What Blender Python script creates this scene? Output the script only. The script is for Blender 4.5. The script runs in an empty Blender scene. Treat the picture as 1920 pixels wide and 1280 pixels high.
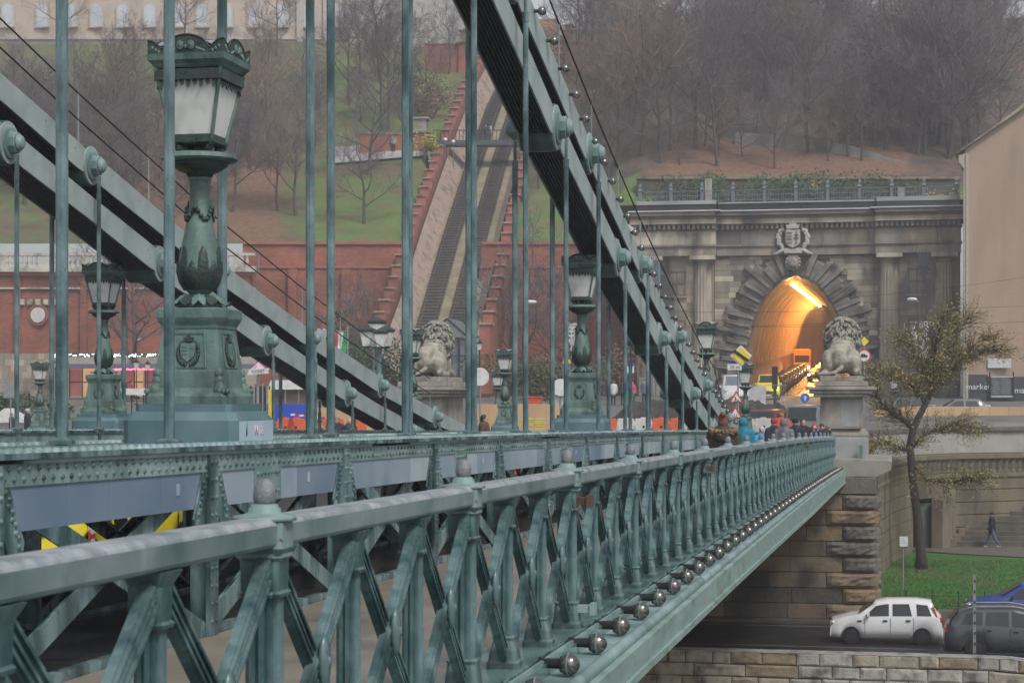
import bpy, math, random
from mathutils import Vector, Matrix
R = math.radians; PI = math.pi
random.seed(7)
# ---------------------------------------------------------------- camera, sky, sun, exposure
sc = bpy.context.scene
COL = sc.collection
TH = math.atan(720 / 3600.0); CT, ST = math.cos(TH), math.sin(TH)   # the view turns 11.3 deg left of the bridge's axis
cam_d = bpy.data.cameras.new('camera'); cam = bpy.data.objects.new('camera', cam_d); COL.objects.link(cam)
cam.location = (0, 0, 0); cam.rotation_euler = (R(90), 0, TH)
cam_d.sensor_width = 36; cam_d.lens = 67.5; cam_d.shift_y = 100 / 1920.0
cam_d.clip_start = .2; cam_d.clip_end = 3000
cam_d.dof.use_dof = True; cam_d.dof.focus_distance = 34; cam_d.dof.aperture_fstop = 9
sc.camera = cam
SUN_EL, SUN_ROT = R(48), R(150)
world = bpy.data.worlds.new('World'); sc.world = world; world.use_nodes = True
nt = world.node_tree; nt.nodes.clear()
sky = nt.nodes.new('ShaderNodeTexSky'); sky.sky_type = 'NISHITA'; sky.sun_disc = False
sky.sun_elevation = SUN_EL; sky.sun_rotation = SUN_ROT; sky.air_density = 1.0; sky.dust_density = 3.0; sky.ozone_density = 1.0
hs = nt.nodes.new('ShaderNodeHueSaturation'); hs.inputs['Saturation'].default_value = .28
bg = nt.nodes.new('ShaderNodeBackground'); bg.inputs['Strength'].default_value = .09
wo = nt.nodes.new('ShaderNodeOutputWorld')
nt.links.new(sky.outputs[0], hs.inputs['Color']); nt.links.new(hs.outputs[0], bg.inputs[0]); nt.links.new(bg.outputs[0], wo.inputs[0])
sd = bpy.data.lights.new('sun', 'SUN'); sd.energy = 1.5; sd.angle = R(12); sd.color = (1, .96, .9)
sun = bpy.data.objects.new('sun', sd); COL.objects.link(sun)
# from behind the camera, a little to the right
sun.rotation_euler = (R(38), 0, R(48))
sc.view_settings.view_transform = 'Standard'; sc.view_settings.look = 'None'
sc.view_settings.exposure = 0.62; sc.view_settings.gamma = 1; sc.view_settings.use_curve_mapping = False
sc.cycles.volume_bounces = 1; sc.cycles.max_bounces = 6; sc.cycles.diffuse_bounces = 3; sc.cycles.glossy_bounces = 3
sc.cycles.transparent_max_bounces = 12; sc.cycles.use_denoising = True
# ---------------------------------------------------------------- helpers
def W(px, py, d):
    """a point of the photograph (1920 wide) at distance d along the view -> the place's frame (X across the bridge, Y along it)"""
    l = (px - 960) / 3600 * d
    return Vector((l * CT - d * ST, l * ST + d * CT, (740 - py) / 3600 * d))
def G(px, d, z):
    v = W(px, 0, d); v.z = z; return v
def camb(y):
    return -.0105 * y - .00008 * y * y
def rnd(a, b): return random.uniform(a, b)

class MB:
    def __init__(s): s.v = []; s.f = []; s.m = []; s.mi = 0; s.sm = []; s.smooth = False
    def add(s, vs, fs):
        o = len(s.v); s.v += [tuple(v) for v in vs]
        for f in fs: s.f.append([i + o for i in f]); s.m.append(s.mi); s.sm.append(s.smooth)
    def box(s, c, d, rot=None, taper=1.0):
        """c centre, d full sizes, rot Matrix 3x3, taper scales the top"""
        vs = []
        for z in (-.5, .5):
            t = taper if z > 0 else 1
            for x, y in ((-.5, -.5), (.5, -.5), (.5, .5), (-.5, .5)):
                p = Vector((x * d[0] * t, y * d[1] * t, z * d[2]))
                if rot is not None: p = rot @ p
                vs.append(p + Vector(c))
        s.add(vs, [(3, 2, 1, 0), (4, 5, 6, 7), (0, 1, 5, 4), (1, 2, 6, 5), (2, 3, 7, 6), (3, 0, 4, 7)])
    def bb(s, x0, x1, y0, y1, z0, z1):
        s.box(((x0 + x1) / 2, (y0 + y1) / 2, (z0 + z1) / 2), (abs(x1 - x0), abs(y1 - y0), abs(z1 - z0)))
    def bar(s, p0, p1, w, h, up=(0, 0, 1)):
        """rectangular bar from p0 to p1; w across, h along up"""
        p0 = Vector(p0); p1 = Vector(p1); a = (p1 - p0); L = a.length
        if L < 1e-6: return
        a.normalize(); u = Vector(up); sx = a.cross(u)
        if sx.length < 1e-4: sx = a.cross(Vector((1, 0, 0)))
        sx.normalize(); uz = sx.cross(a)
        m = Matrix((sx, a, uz)).transposed()
        s.box((p0 + p1) / 2, (w, L, h), m)
    def cyl(s, p0, p1, r0, r1=None, n=8, caps=True):
        r1 = r0 if r1 is None else r1
        p0 = Vector(p0); p1 = Vector(p1); a = (p1 - p0)
        if a.length < 1e-6: return
        a.normalize(); x = a.orthogonal().normalized(); y = a.cross(x)
        vs = []
        for p, r in ((p0, r0), (p1, r1)):
            for i in range(n):
                t = 2 * PI * i / n; vs.append(p + x * (r * math.cos(t)) + y * (r * math.sin(t)))
        fs = [(i, (i + 1) % n, n + (i + 1) % n, n + i) for i in range(n)]
        if caps: fs += [tuple(range(n))[::-1], tuple(range(n, 2 * n))]
        s.add(vs, fs)
    def tube(s, pts, rs, n=6, caps=True):
        pts = [Vector(p) for p in pts]
        if not hasattr(rs, '__len__'): rs = [rs] * len(pts)
        vs = []; K = len(pts); x = None
        for i, p in enumerate(pts):
            a = (pts[min(i + 1, K - 1)] - pts[max(i - 1, 0)])
            if a.length < 1e-7: a = Vector((0, 0, 1))
            a.normalize()
            x = a.orthogonal().normalized() if x is None else (x - a * x.dot(a)).normalized() if (x - a * x.dot(a)).length > 1e-5 else a.orthogonal().normalized()
            y = a.cross(x)
            for j in range(n):
                t = 2 * PI * j / n; vs.append(p + x * (rs[i] * math.cos(t)) + y * (rs[i] * math.sin(t)))
        fs = [(i * n + j, i * n + (j + 1) % n, (i + 1) * n + (j + 1) % n, (i + 1) * n + j) for i in range(K - 1) for j in range(n)]
        if caps: fs += [tuple(range(n))[::-1], tuple(range((K - 1) * n, K * n))]
        s.add(vs, fs)
    def lathe(s, prof, c=(0, 0, 0), n=16, sq=None, rot=0, axis=None, flute=0, nfl=0):
        """prof [(r, z)] about z at c; sq superellipse squareness; axis: a Matrix 3x3 turning z to another axis"""
        vs = []; c = Vector(c)
        for r, z in prof:
            for i in range(n):
                t = 2 * PI * i / n + rot; rr = r
                if flute: rr = r * (1 - flute * (.5 + .5 * math.cos(t * nfl)))
                p = Vector((rr * math.cos(t), rr * math.sin(t), z))
                if axis is not None: p = axis @ p
                vs.append(c + p)
        K = len(prof)
        fs = [(i * n + j, i * n + (j + 1) % n, (i + 1) * n + (j + 1) % n, (i + 1) * n + j) for i in range(K - 1) for j in range(n)]
        fs += [tuple(range(n))[::-1], tuple(range((K - 1) * n, K * n))]
        s.add(vs, fs)
    def sqlathe(s, prof, c=(0, 0, 0), cut=.0, rot=0):
        """square (cut corners) stack: prof [(half width, z)]; cut = share of the corner cut off"""
        vs = []; c = Vector(c); cr, sr = math.cos(rot), math.sin(rot); n = 8 if cut else 4
        for h, z in prof:
            k = h * (1 - cut)
            pl = [(h, -k), (h, k), (k, h), (-k, h), (-h, k), (-h, -k), (-k, -h), (k, -h)] if cut else [(h, -h), (h, h), (-h, h), (-h, -h)]
            for x, y in pl: vs.append(c + Vector((x * cr - y * sr, x * sr + y * cr, z)))
        K = len(prof)
        fs = [(i * n + j, i * n + (j + 1) % n, (i + 1) * n + (j + 1) % n, (i + 1) * n + j) for i in range(K - 1) for j in range(n)]
        fs += [tuple(range(n))[::-1], tuple(range((K - 1) * n, K * n))]
        s.add(vs, fs)
    def prism(s, poly, o, u, v, w):
        """2D polygon poly in plane o + a*u + b*v, thickened along w (a vector)"""
        o, u, v, w = map(Vector, (o, u, v, w)); n = len(poly)
        a = [o + u * p[0] + v * p[1] for p in poly]; b = [p + w for p in a]
        s.add(a + b, [tuple(range(n))[::-1], tuple(range(n, 2 * n))] + [(i, (i + 1) % n, n + (i + 1) % n, n + i) for i in range(n)])
    def ball(s, c, r, n=10, k=6, sc=(1, 1, 1), rot=None):
        c = Vector(c); vs = []
        for i in range(k + 1):
            ph = PI * i / k
            for j in range(n):
                t = 2 * PI * j / n
                p = Vector((r * sc[0] * math.sin(ph) * math.cos(t), r * sc[1] * math.sin(ph) * math.sin(t), r * sc[2] * math.cos(ph)))
                if rot is not None: p = rot @ p
                vs.append(c + p)
        s.add(vs, [(i * n + (j + 1) % n, i * n + j, (i + 1) * n + j, (i + 1) * n + (j + 1) % n) for i in range(k) for j in range(n)])
    def quad(s, a, b, c, d): s.add([a, b, c, d], [(0, 1, 2, 3)])
    def mesh(s, name, mats):
        me = bpy.data.meshes.new(name); me.from_pydata(s.v, [], s.f)
        if not isinstance(mats, (list, tuple)): mats = [mats]
        for m in mats: me.materials.append(m)
        me.polygons.foreach_set('material_index', s.m); me.polygons.foreach_set('use_smooth', s.sm)
        me.update(); return me
    def build(s, name, mats, parent=None, world=True, label=None, kind=None, bevel=0):
        """link as one object; coordinates are the place's when world, else the parent's own"""
        if parent is not None and world:
            inv = pmat(parent).inverted(); s.v = [tuple(inv @ Vector(v)) for v in s.v]
        o = bpy.data.objects.new(name, s.mesh(name, mats)); COL.objects.link(o)
        if parent is not None: o.parent = parent
        if label: o['label'] = label
        if kind: o['kind'] = kind
        if bevel:
            b = o.modifiers.new('bevel', 'BEVEL'); b.width = bevel; b.segments = 1; b.limit_method = 'ANGLE'
        return o
def pmat(o):
    m = Matrix.LocRotScale(o.location, o.rotation_euler, o.scale)
    return pmat(o.parent) @ m if o.parent is not None else m
def thing(name, label, cat, loc=(0, 0, 0), rz=0, group=None):
    o = bpy.data.objects.new(name, None); COL.objects.link(o); o.empty_display_size = .2
    o.location = loc; o.rotation_euler = (0, 0, rz); return tag(o, label, cat, group)
def tag(o, label=None, cat=None, group=None, kind=None):
    if label: o['label'] = label
    if cat: o['category'] = cat
    if group: o['group'] = group
    if kind: o['kind'] = kind
    return o
def kids(o): return [c for c in KIDS.get(o.name, [])]
KIDS = {}
def inst(name, me, parent=None, loc=(0, 0, 0), rot=(0, 0, 0), scale=(1, 1, 1)):
    o = bpy.data.objects.new(name, me); COL.objects.link(o)
    o.location = loc; o.rotation_euler = rot; o.scale = scale
    if parent is not None: o.parent = parent
    return o
def dup(root, loc, rz=0, label=None, scale=None):
    allc = {}
    for ob in COL.objects:
        if ob.parent is not None: allc.setdefault(ob.parent.name, []).append(ob)
    def rec(o, par):
        c = o.copy(); COL.objects.link(c)
        if par is not None: c.parent = par
        for ch in allc.get(o.name, []): rec(ch, c)
        return c
    r = rec(root, None); r.location = loc; r.rotation_euler = (0, 0, rz)
    if scale: r.scale = (scale,) * 3
    if label: r['label'] = label
    return r
# ---------------------------------------------------------------- materials
MATS = {}
def mat(name, c1, c2=None, rough=.6, scale=4, metal=0, bump=.12, bscale=None, streak=0, emit=None, es=0, ramp=(.35, .65), grime=None, gscale=1.3, spec=None, detail=6, coord='Object', wear=0):
    m = bpy.data.materials.new(name); m.use_nodes = True; t = m.node_tree; N = t.nodes; L = t.links
    b = N['Principled BSDF']; b.inputs['Roughness'].default_value = rough; b.inputs['Metallic'].default_value = metal
    if spec is not None: b.inputs['Specular IOR Level'].default_value = spec
    c2 = c2 or tuple(min(1, x * .8) for x in c1)
    tc = N.new('ShaderNodeTexCoord'); src = tc.outputs[coord]
    if streak:
        mp = N.new('ShaderNodeMapping'); mp.inputs['Scale'].default_value = (1, 1, 1.0 / streak); L.new(src, mp.inputs[0]); src = mp.outputs[0]
    n = N.new('ShaderNodeTexNoise'); n.inputs['Scale'].default_value = scale; n.inputs['Detail'].default_value = detail; L.new(src, n.inputs['Vector'])
    r = N.new('ShaderNodeValToRGB'); r.color_ramp.elements[0].position = ramp[0]; r.color_ramp.elements[1].position = ramp[1]
    r.color_ramp.elements[0].color = (*c1, 1); r.color_ramp.elements[1].color = (*c2, 1); L.new(n.outputs['Fac'], r.inputs[0])
    out = r.outputs[0]
    if grime:
        n2 = N.new('ShaderNodeTexNoise'); n2.inputs['Scale'].default_value = gscale; n2.inputs['Detail'].default_value = 8; L.new(src, n2.inputs['Vector'])
        r2 = N.new('ShaderNodeValToRGB'); r2.color_ramp.elements[0].position = .5; r2.color_ramp.elements[1].position = .68
        L.new(n2.outputs['Fac'], r2.inputs[0]); mx = N.new('ShaderNodeMix'); mx.data_type = 'RGBA'
        L.new(r2.outputs[0], mx.inputs['Factor']); L.new(out, mx.inputs['A']); mx.inputs['B'].default_value = (*grime, 1); out = mx.outputs['Result']
    if wear:                                  # sparse rust specks and pale chips in the paint
        for sc_, lo, col_ in ((wear, .69, (.11, .05, .025)), (wear * .55, .70, (.30, .34, .34))):
            n3 = N.new('ShaderNodeTexNoise'); n3.inputs['Scale'].default_value = sc_; n3.inputs['Detail'].default_value = 4; mp3 = N.new('ShaderNodeMapping'); mp3.inputs['Location'].default_value = (sc_, 3, 7); L.new(tc.outputs[coord], mp3.inputs[0]); L.new(mp3.outputs[0], n3.inputs['Vector'])
            r3 = N.new('ShaderNodeMapRange'); r3.inputs['From Min'].default_value = lo; r3.inputs['From Max'].default_value = lo + .04; L.new(n3.outputs['Fac'], r3.inputs[0])
            mx3 = N.new('ShaderNodeMix'); mx3.data_type = 'RGBA'; L.new(r3.outputs[0], mx3.inputs['Factor']); L.new(out, mx3.inputs['A']); mx3.inputs['B'].default_value = (*col_, 1); out = mx3.outputs['Result']
    L.new(out, b.inputs['Base Color'])
    rr = N.new('ShaderNodeMapRange'); rr.inputs['To Min'].default_value = max(.03, rough - .12); rr.inputs['To Max'].default_value = min(1, rough + .15)
    L.new(n.outputs['Fac'], rr.inputs[0]); L.new(rr.outputs[0], b.inputs['Roughness'])
    if bump:
        nb = N.new('ShaderNodeTexNoise'); nb.inputs['Scale'].default_value = bscale or scale * 4; nb.inputs['Detail'].default_value = 5
        L.new(tc.outputs[coord], nb.inputs['Vector'])
        bp = N.new('ShaderNodeBump'); bp.inputs['Strength'].default_value = bump; bp.inputs['Distance'].default_value = .05
        L.new(nb.outputs['Fac'], bp.inputs['Height']); L.new(bp.outputs[0], b.inputs['Normal'])
    if emit: b.inputs['Emission Color'].default_value = (*emit, 1); b.inputs['Emission Strength'].default_value = es
    MATS[name] = m; return m
def multi(m, stops):
    """several colours along the first noise of a material"""
    r = [n for n in m.node_tree.nodes if n.type == 'VALTORGB'][0]; cr = r.color_ramp
    while len(cr.elements) > 1: cr.elements.remove(cr.elements[-1])
    cr.elements[0].position = stops[0][0]; cr.elements[0].color = (*stops[0][1], 1)
    for p, c in stops[1:]: e = cr.elements.new(p); e.color = (*c, 1)
    return m
def brickmat(name, c1, c2, mortar, sx, sz, var=(.5, .5, .5)):
    m = mat(name, c1, c2, rough=.85, scale=.35, bump=.0); t = m.node_tree; N = t.nodes; L = t.links; b = N['Principled BSDF']
    tc = [n for n in N if n.type == 'TEX_COORD'][0]; sp = N.new('ShaderNodeSeparateXYZ'); L.new(tc.outputs['Object'], sp.inputs[0])
    ad = N.new('ShaderNodeMath'); L.new(sp.outputs[0], ad.inputs[0]); L.new(sp.outputs[1], ad.inputs[1])
    cb = N.new('ShaderNodeCombineXYZ'); L.new(ad.outputs[0], cb.inputs[0]); L.new(sp.outputs[2], cb.inputs[1])
    br = N.new('ShaderNodeTexBrick'); br.inputs['Scale'].default_value = 1; br.inputs['Brick Width'].default_value = sx; br.inputs['Row Height'].default_value = sz
    br.inputs['Mortar Size'].default_value = sz * .08; br.inputs['Color1'].default_value = (.8, .8, .8, 1); br.inputs['Color2'].default_value = (1.15, 1.1, 1.05, 1); br.inputs['Mortar'].default_value = (*mortar, 1)
    L.new(cb.outputs[0], br.inputs['Vector'])
    src = b.inputs['Base Color'].links[0].from_socket
    mx = N.new('ShaderNodeMix'); mx.data_type = 'RGBA'; mx.blend_type = 'MULTIPLY'; mx.inputs['Factor'].default_value = 1
    L.new(src, mx.inputs['A']); L.new(br.outputs['Color'], mx.inputs['B']); L.new(mx.outputs['Result'], b.inputs['Base Color'])
    return m
green = mat('green_bridge_paint', (.036, .082, .092), (.165, .25, .265), rough=.25, scale=5, streak=3, grime=(.014, .032, .035), gscale=2.6, bump=.12, ramp=(.4, .62), wear=11)  # two noise tones: worn paint, with highlight and shade contrast put in
green_l = mat('pale_green_paint', (.13, .215, .22), (.26, .35, .355), rough=.45, scale=2, streak=4, grime=(.085, .15, .145), gscale=1.8, bump=.05, wear=9)
green_d = mat('dark_green_iron', (.016, .034, .029), (.032, .060, .05), rough=.45, scale=9, grime=(.02, .03, .028), gscale=4, bump=.25)
lampg = mat('lamp_column_paint', (.075, .135, .12), (.135, .21, .19), rough=.55, scale=5, streak=2, grime=(.03, .048, .04), gscale=2.2, bump=.2, wear=13)
lampb = mat('lamp_plinth_paint', (.07, .15, .16), (.055, .115, .13), rough=.45, scale=1.2, grime=(.12, .20, .23), gscale=.9, bump=.1)
chainf = mat('chain_lit_paint', (.27, .335, .33), (.33, .395, .39), rough=.5, scale=1.5, grime=(.20, .255, .25), gscale=.9, bump=.06, wear=5)  # outermost bars: light on the chain's face is put into this paler tone
chaini = mat('chain_shaded_paint', (.004, .009, .0085), (.008, .016, .015), rough=.5, scale=2, bump=.05)  # inner bars near black: shade between them is put into the colour
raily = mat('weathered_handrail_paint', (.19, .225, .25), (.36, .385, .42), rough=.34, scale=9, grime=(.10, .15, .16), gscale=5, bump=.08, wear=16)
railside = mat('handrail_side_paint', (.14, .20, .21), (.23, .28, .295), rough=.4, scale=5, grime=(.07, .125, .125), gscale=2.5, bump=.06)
plate_b = mat('blue_plate_paint', (.14, .20, .28), (.18, .24, .32), rough=.4, scale=1.2, grime=(.12, .18, .27), gscale=.9, bump=.04)
plate_w = mat('pale_plate_paint', (.33, .40, .45), (.38, .445, .49), rough=.4, scale=1.2, grime=(.26, .34, .42), gscale=.9, bump=.04)
plate = mat('blue_grey_plate_paint', (.24, .31, .375), (.29, .36, .425), rough=.4, scale=1.2, grime=(.17, .25, .33), gscale=.9, bump=.04)
glassm = mat('milk_glass', (.62, .64, .63), (.72, .73, .71), rough=.35, scale=3, grime=(.40, .41, .39), gscale=2.5, bump=.02)
blackm = mat('black_rubber', (.012, .012, .013), rough=.45, scale=6)
ballm = mat('clear_lamp_glass', (.30, .29, .275), (.14, .135, .125), rough=.16, scale=14, metal=.9, bump=0)
steel = mat('galvanised_steel', (.30, .32, .33), rough=.45, metal=.5, scale=8)
wire = mat('steel_cable', (.015, .017, .018), rough=.6, scale=8)
walkm = mat('wet_tan_walkway', (.27, .23, .18), (.20, .17, .135), rough=.3, scale=1.3, grime=(.12, .10, .09), gscale=.8, bump=.1)
wetl = mat('wet_ledge_paint', (.09, .17, .175), (.16, .25, .25), rough=.14, scale=3, grime=(.05, .10, .10), gscale=1.5, bump=.04)
asph = mat('asphalt', (.035, .036, .038), (.055, .056, .058), rough=.5, scale=2, bscale=60, bump=.2)
# ---------------------------------------------------------------- the bridge: deck
YE = 77.0                                   # where the span meets the abutment
def strip(name, x0, x1, zt, zb, y0, y1, m, step=4.0, kind=None):
    b = MB(); n = max(1, int((y1 - y0) / step)); ys = [y0 + (y1 - y0) * i / n for i in range(n + 1)]
    for i, y in enumerate(ys):
        c = camb(y); z1 = zt(y) if callable(zt) else zt; z2 = zb(y) if callable(zb) else zb
        b.v += [(x0, y, c + z1), (x1, y, c + z1), (x1, y, c + z2), (x0, y, c + z2)]
    for i in range(n):
        for k in range(4): b.f.append([i * 4 + k, i * 4 + (k + 1) % 4, i * 4 + 4 + (k + 1) % 4, i * 4 + 4 + k])
    b.f += [[3, 2, 1, 0], [n * 4 + k for k in range(4)]]
    b.m = [0] * len(b.f); b.sm = [False] * len(b.f)
    for f in b.f: f.reverse()
    return b
def S(name, b, m, kind='structure', parent=None):
    o = b.build(name, m, parent)
    if parent is None: o['kind'] = kind
    return o
S('walkway', strip('', -4.97, -2.62, -1.62, -1.9, -6, YE, 0), walkm)
S('road_deck', strip('', -15.2, -6.5, -1.95, -2.5, -6, YE + 1, 0), asph)
S('far_walkway', strip('', -19.2, -16.6, -1.62, -1.9, -6, YE, 0), walkm)
fascm = mat('fascia_paint', (.20, .30, .285), (.27, .37, .35), rough=.4, scale=2, streak=.3, grime=(.16, .22, .19), gscale=2.2, bump=.05)
fasc = thing('walkway_edge_girder', 'long pale green riveted edge beam carrying the near railing and the row of globe lamps', 'girder', (-2.2, 30, camb(30) - 1.7))
def fb(y): t = min(max((y - 15) / 30, 0), 1); return -1.93 - .19 * t
strip('', -2.7, -2.17, -1.565, -1.66, -2, YE, 0).build('ledge_plate', wetl, fasc)
strip('', -2.169, -1.99, -1.645, -1.70, -2, YE, 0).build('lamp_shelf', green_l, fasc)
strip('', -2.215, -2.19, -1.548, -1.5655, -2, YE, 0).build('raised_strip', green_l, fasc)
b = MB(); b.smooth = True
for k in range(0, 26):                      # round moulding under the lamps
    y0 = -2 + k * 3.038; y1 = y0 + 3.04
    b.tube([(-1.965, y0, camb(y0) - 1.672), (-1.965, y1, camb(y1) - 1.672)], .045, 10, caps=False)
b.build('round_moulding', green_l, fasc)
strip('', -1.975, -1.87, lambda y: -1.70, lambda y: fb(y) + .06, -2, YE, 0).build('fascia_plate', fascm, fasc)
strip('', -2.1, -1.845, lambda y: fb(y) + .057, fb, -2, YE, 0).build('bottom_flange', fascm, fasc)
strip('', -5.1, -2.1, -1.9, lambda y: fb(y) + .03, -2, YE, 0).build('soffit', green, fasc)
b = MB(); b.bb(-2.75, -1.80, YE, YE + .09, camb(YE) - 2.30, camb(YE) - 1.52); b.build('end_plate', green_l, fasc)
# ---------------------------------------------------------------- railing
RX = -2.40; Y0 = 7.11; SP = 3.49; RT = -.395; RB = -1.565
rail = thing('bridge_railing', 'long teal cast iron railing with crossed braces running away to the lion pedestal', 'railing', (RX, 30, camb(30) - 1.56))
pm = MB(); pm.smooth = False                # one baluster column, local z from 0 (ledge) to 1.04
H = 1.055
pm.sqlathe([(.105, 0), (.105, .035), (.095, .05), (.088, .11), (.08, .17), (.088, .19), (.074, .20)], cut=.25)
pm.lathe([(.076, .20), (.073, H - .19)], n=40, flute=.2, nfl=10)
pm.sqlathe([(.08, H - .19), (.087, H - .175), (.076, H - .165), (.078, H - .05), (.105, H)], cut=.2)
post_me = pm.mesh('post', green)
pm = MB()
pm.sqlathe([(.10, 0), (.10, .035), (.09, .05), (.082, .11), (.062, .17), (.068, .19), (.054, .20)], cut=.25)
pm.lathe([(.056, .20), (.053, H - .19)], n=40, flute=.2, nfl=10)
pm.sqlathe([(.06, H - .19), (.066, H - .175), (.056, H - .165), (.06, H - .05), (.088, H)], cut=.2)
post_thin = pm.mesh('post', green)
fm = MB(); fm.smooth = True                 # finial and the sleeve round the handrail
fm.lathe([(.125, -.012), (.122, .006), (.082, .012), (.064, .02), (.062, .034), (.054, .037), (.052, .050), (.044, .052)], n=20, flute=.06, nfl=10)
fin_me = fm.mesh('finial', green_l)
fm = MB(); fm.smooth = True; fm.lathe([(.036, .05), (.043, .062), (.045, .078), (.044, .10), (.039, .122), (.03, .138), (.016, .148), (.002, .150)], n=24, flute=.07, nfl=12); dome_me = fm.mesh('finial_dome', mat('weathered_dome', (.13, .15, .17), (.20, .22, .24), rough=.45, scale=20, bump=.3))
sm_ = MB(); sm_.sqlathe([(.088, -.155), (.094, -.15), (.094, -.02), (.075, .006), (.05, .008)], cut=.3); slv_me = sm_.mesh('sleeve', green_l)
bz = MB(); L_ = math.hypot(SP / 3 - .13, H - .16)   # brace along local y
bz.box((0, 0, 0), (.035, L_, .10)); bz.box((.0225, 0, .034), (.018, L_ - .01, .014)); bz.box((.0225, 0, -.034), (.018, L_ - .01, .014)); bz.box((.022, 0, 0), (.014, L_ - .01, .012))
br_me = bz.mesh('brace', green)
rz_ = MB(); rz_.smooth = True; rz_.ball((.045, 0, 0), .05, 10, 8, sc=(.5, 1.05, 2.3))
for k in range(10):
    a = k * PI / 5; rz_.ball((.050, .030 * math.cos(a), .078 * math.sin(a)), .015, 6, 4, sc=(.8, 1, 1.3))
rz_.ball((.062, 0, 0), .016, 6, 4, sc=(1, 1, 2))
ros_me = rz_.mesh('rosette', green)
ang = math.atan2(H - .16, SP / 3 - .13)
YP = [Y0 + SP / 3 * k for k in range(-6, 61)]
for k, y in zip(range(-6, 61), YP):
    if y > YE - .3: break
    c = camb(y)
    o = inst('post', post_me if k % 3 == 0 else post_thin, rail); o.location = Vector((RX, y, c + RB)) - rail.location
    if k % 3 == 0:
        o = inst('finial', fin_me, rail); o.location = Vector((RX, y, c + RT)) - rail.location; fo = inst('finial_dome', dome_me, o)
        o = inst('sleeve', slv_me, rail); o.location = Vector((RX, y, c + RT)) - rail.location
    ym = y + SP / 6; cm = camb(ym); zc = cm + RB + (H + .02) / 2
    sl = math.atan(-.0105 - .00016 * ym)
    if ym < YE - .5:
        for s_ in (1, -1):
            o = inst('brace', br_me, rail, rot=(s_ * ang + sl, 0, 0)); o.location = Vector((RX + .035 - (.012 if s_ > 0 else .03), ym, zc)) - rail.location
        o = inst('rosette', ros_me, rail, rot=(sl, 0, 0)); o.location = Vector((RX + .02, ym, zc)) - rail.location
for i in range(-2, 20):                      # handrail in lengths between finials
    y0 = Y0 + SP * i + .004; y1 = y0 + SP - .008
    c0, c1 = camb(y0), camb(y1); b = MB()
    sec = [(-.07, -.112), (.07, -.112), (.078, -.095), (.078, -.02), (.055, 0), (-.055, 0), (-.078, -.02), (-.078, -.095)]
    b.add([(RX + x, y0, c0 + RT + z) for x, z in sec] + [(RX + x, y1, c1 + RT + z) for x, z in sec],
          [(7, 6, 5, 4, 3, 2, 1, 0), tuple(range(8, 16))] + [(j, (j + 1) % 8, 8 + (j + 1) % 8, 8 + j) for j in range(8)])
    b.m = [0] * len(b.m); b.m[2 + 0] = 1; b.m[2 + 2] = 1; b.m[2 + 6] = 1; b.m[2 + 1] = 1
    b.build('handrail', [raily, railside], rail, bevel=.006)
rust = mat('rusty_iron', (.07, .035, .022), (.11, .07, .055), rough=.8, scale=20)
for n_, zz, ww in ((2, -.62, .07), (4.9, -.62, .05), (12.5, -.62, .05), (2, -1.42, .09)):
    y = Y0 + SP * n_; b = MB(); b.bb(RX + .05, RX + .05 + ww * 1.4, y - .03, y + .05, camb(y) + zz - .03, camb(y) + zz + .025)
    b.bb(RX + .05 + ww * 1.4, RX + .09 + ww * 1.4, y - .045, y + .065, camb(y) + zz - .045, camb(y) + zz + .04)
    b.mi = 0; o = b.build('bracket', rust if zz > -1 else green_l, rail)
# ---------------------------------------------------------------- globe lamps on the ledge and on the chain
gl = MB(); gl.smooth = True; gl.ball((0, 0, 0), .07, 14, 9)
gm = gl.mesh('globe', ballm)
gs = MB(); gs.cyl((-.045, 0, .002), (-.19, 0, .002), .034, .03, 10); gs.cyl((-.055, 0, 0), (-.035, 0, 0), .052, .055, 12); gs.cyl((-.19, 0, .002), (-.2, 0, .002), .04, .04, 10)
gs_me = gs.mesh('socket', blackm)
gr_ = MB()
for k in range(18):
    a0, a1 = 2 * PI * k / 18, 2 * PI * (k + 1) / 18
    gr_.bar((0, .073 * math.cos(a0), .073 * math.sin(a0)), (0, .073 * math.cos(a1), .073 * math.sin(a1)), .012, .008, up=(1, 0, 0))
gr_me = gr_.mesh('retaining_ring', steel)
k = 0
y = 12.0 - 1.163 * 3
NB = 0
ords = ['first', 'second', 'third', 'fourth', 'fifth', 'sixth', 'seventh', 'eighth', 'ninth', 'tenth', 'eleventh', 'twelfth', 'thirteenth', 'fourteenth', 'fifteenth', 'sixteenth', 'seventeenth', 'eighteenth', 'nineteenth', 'twentieth']
while y < YE - 1.0:
    near = 'lowest in the picture and largest' if NB == 3 else None
    kk = NB - 3
    lab = ('clear globe lamp on the railing ledge, %s up from the bottom of the picture' % ords[kk]) if 0 <= kk < 20 else 'small globe lamp in the far run of the railing ledge'
    if kk < 0: lab = 'globe lamp on the railing ledge just outside the bottom of the picture'
    t = thing('ledge_lamp', lab, 'lamp', (-2.03, y, camb(y) - 1.545 + .075), rnd(-.12, .12), 'globe lamps along the railing ledge')
    t.location.z = camb(y) - 1.568
    inst('globe', gm, t); inst('socket', gs_me, t); inst('retaining_ring', gr_me, t)
    y += 1.163; NB += 1
b = MB(); yy = 6
while yy < YE - 3: b.tube([(-2.25, yy, camb(yy) - 1.558), (-2.25, yy + 2, camb(yy + 2) - 1.558)], .009, 6, False); yy += 2
b.build('lamp_cable', green, fasc)
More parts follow.
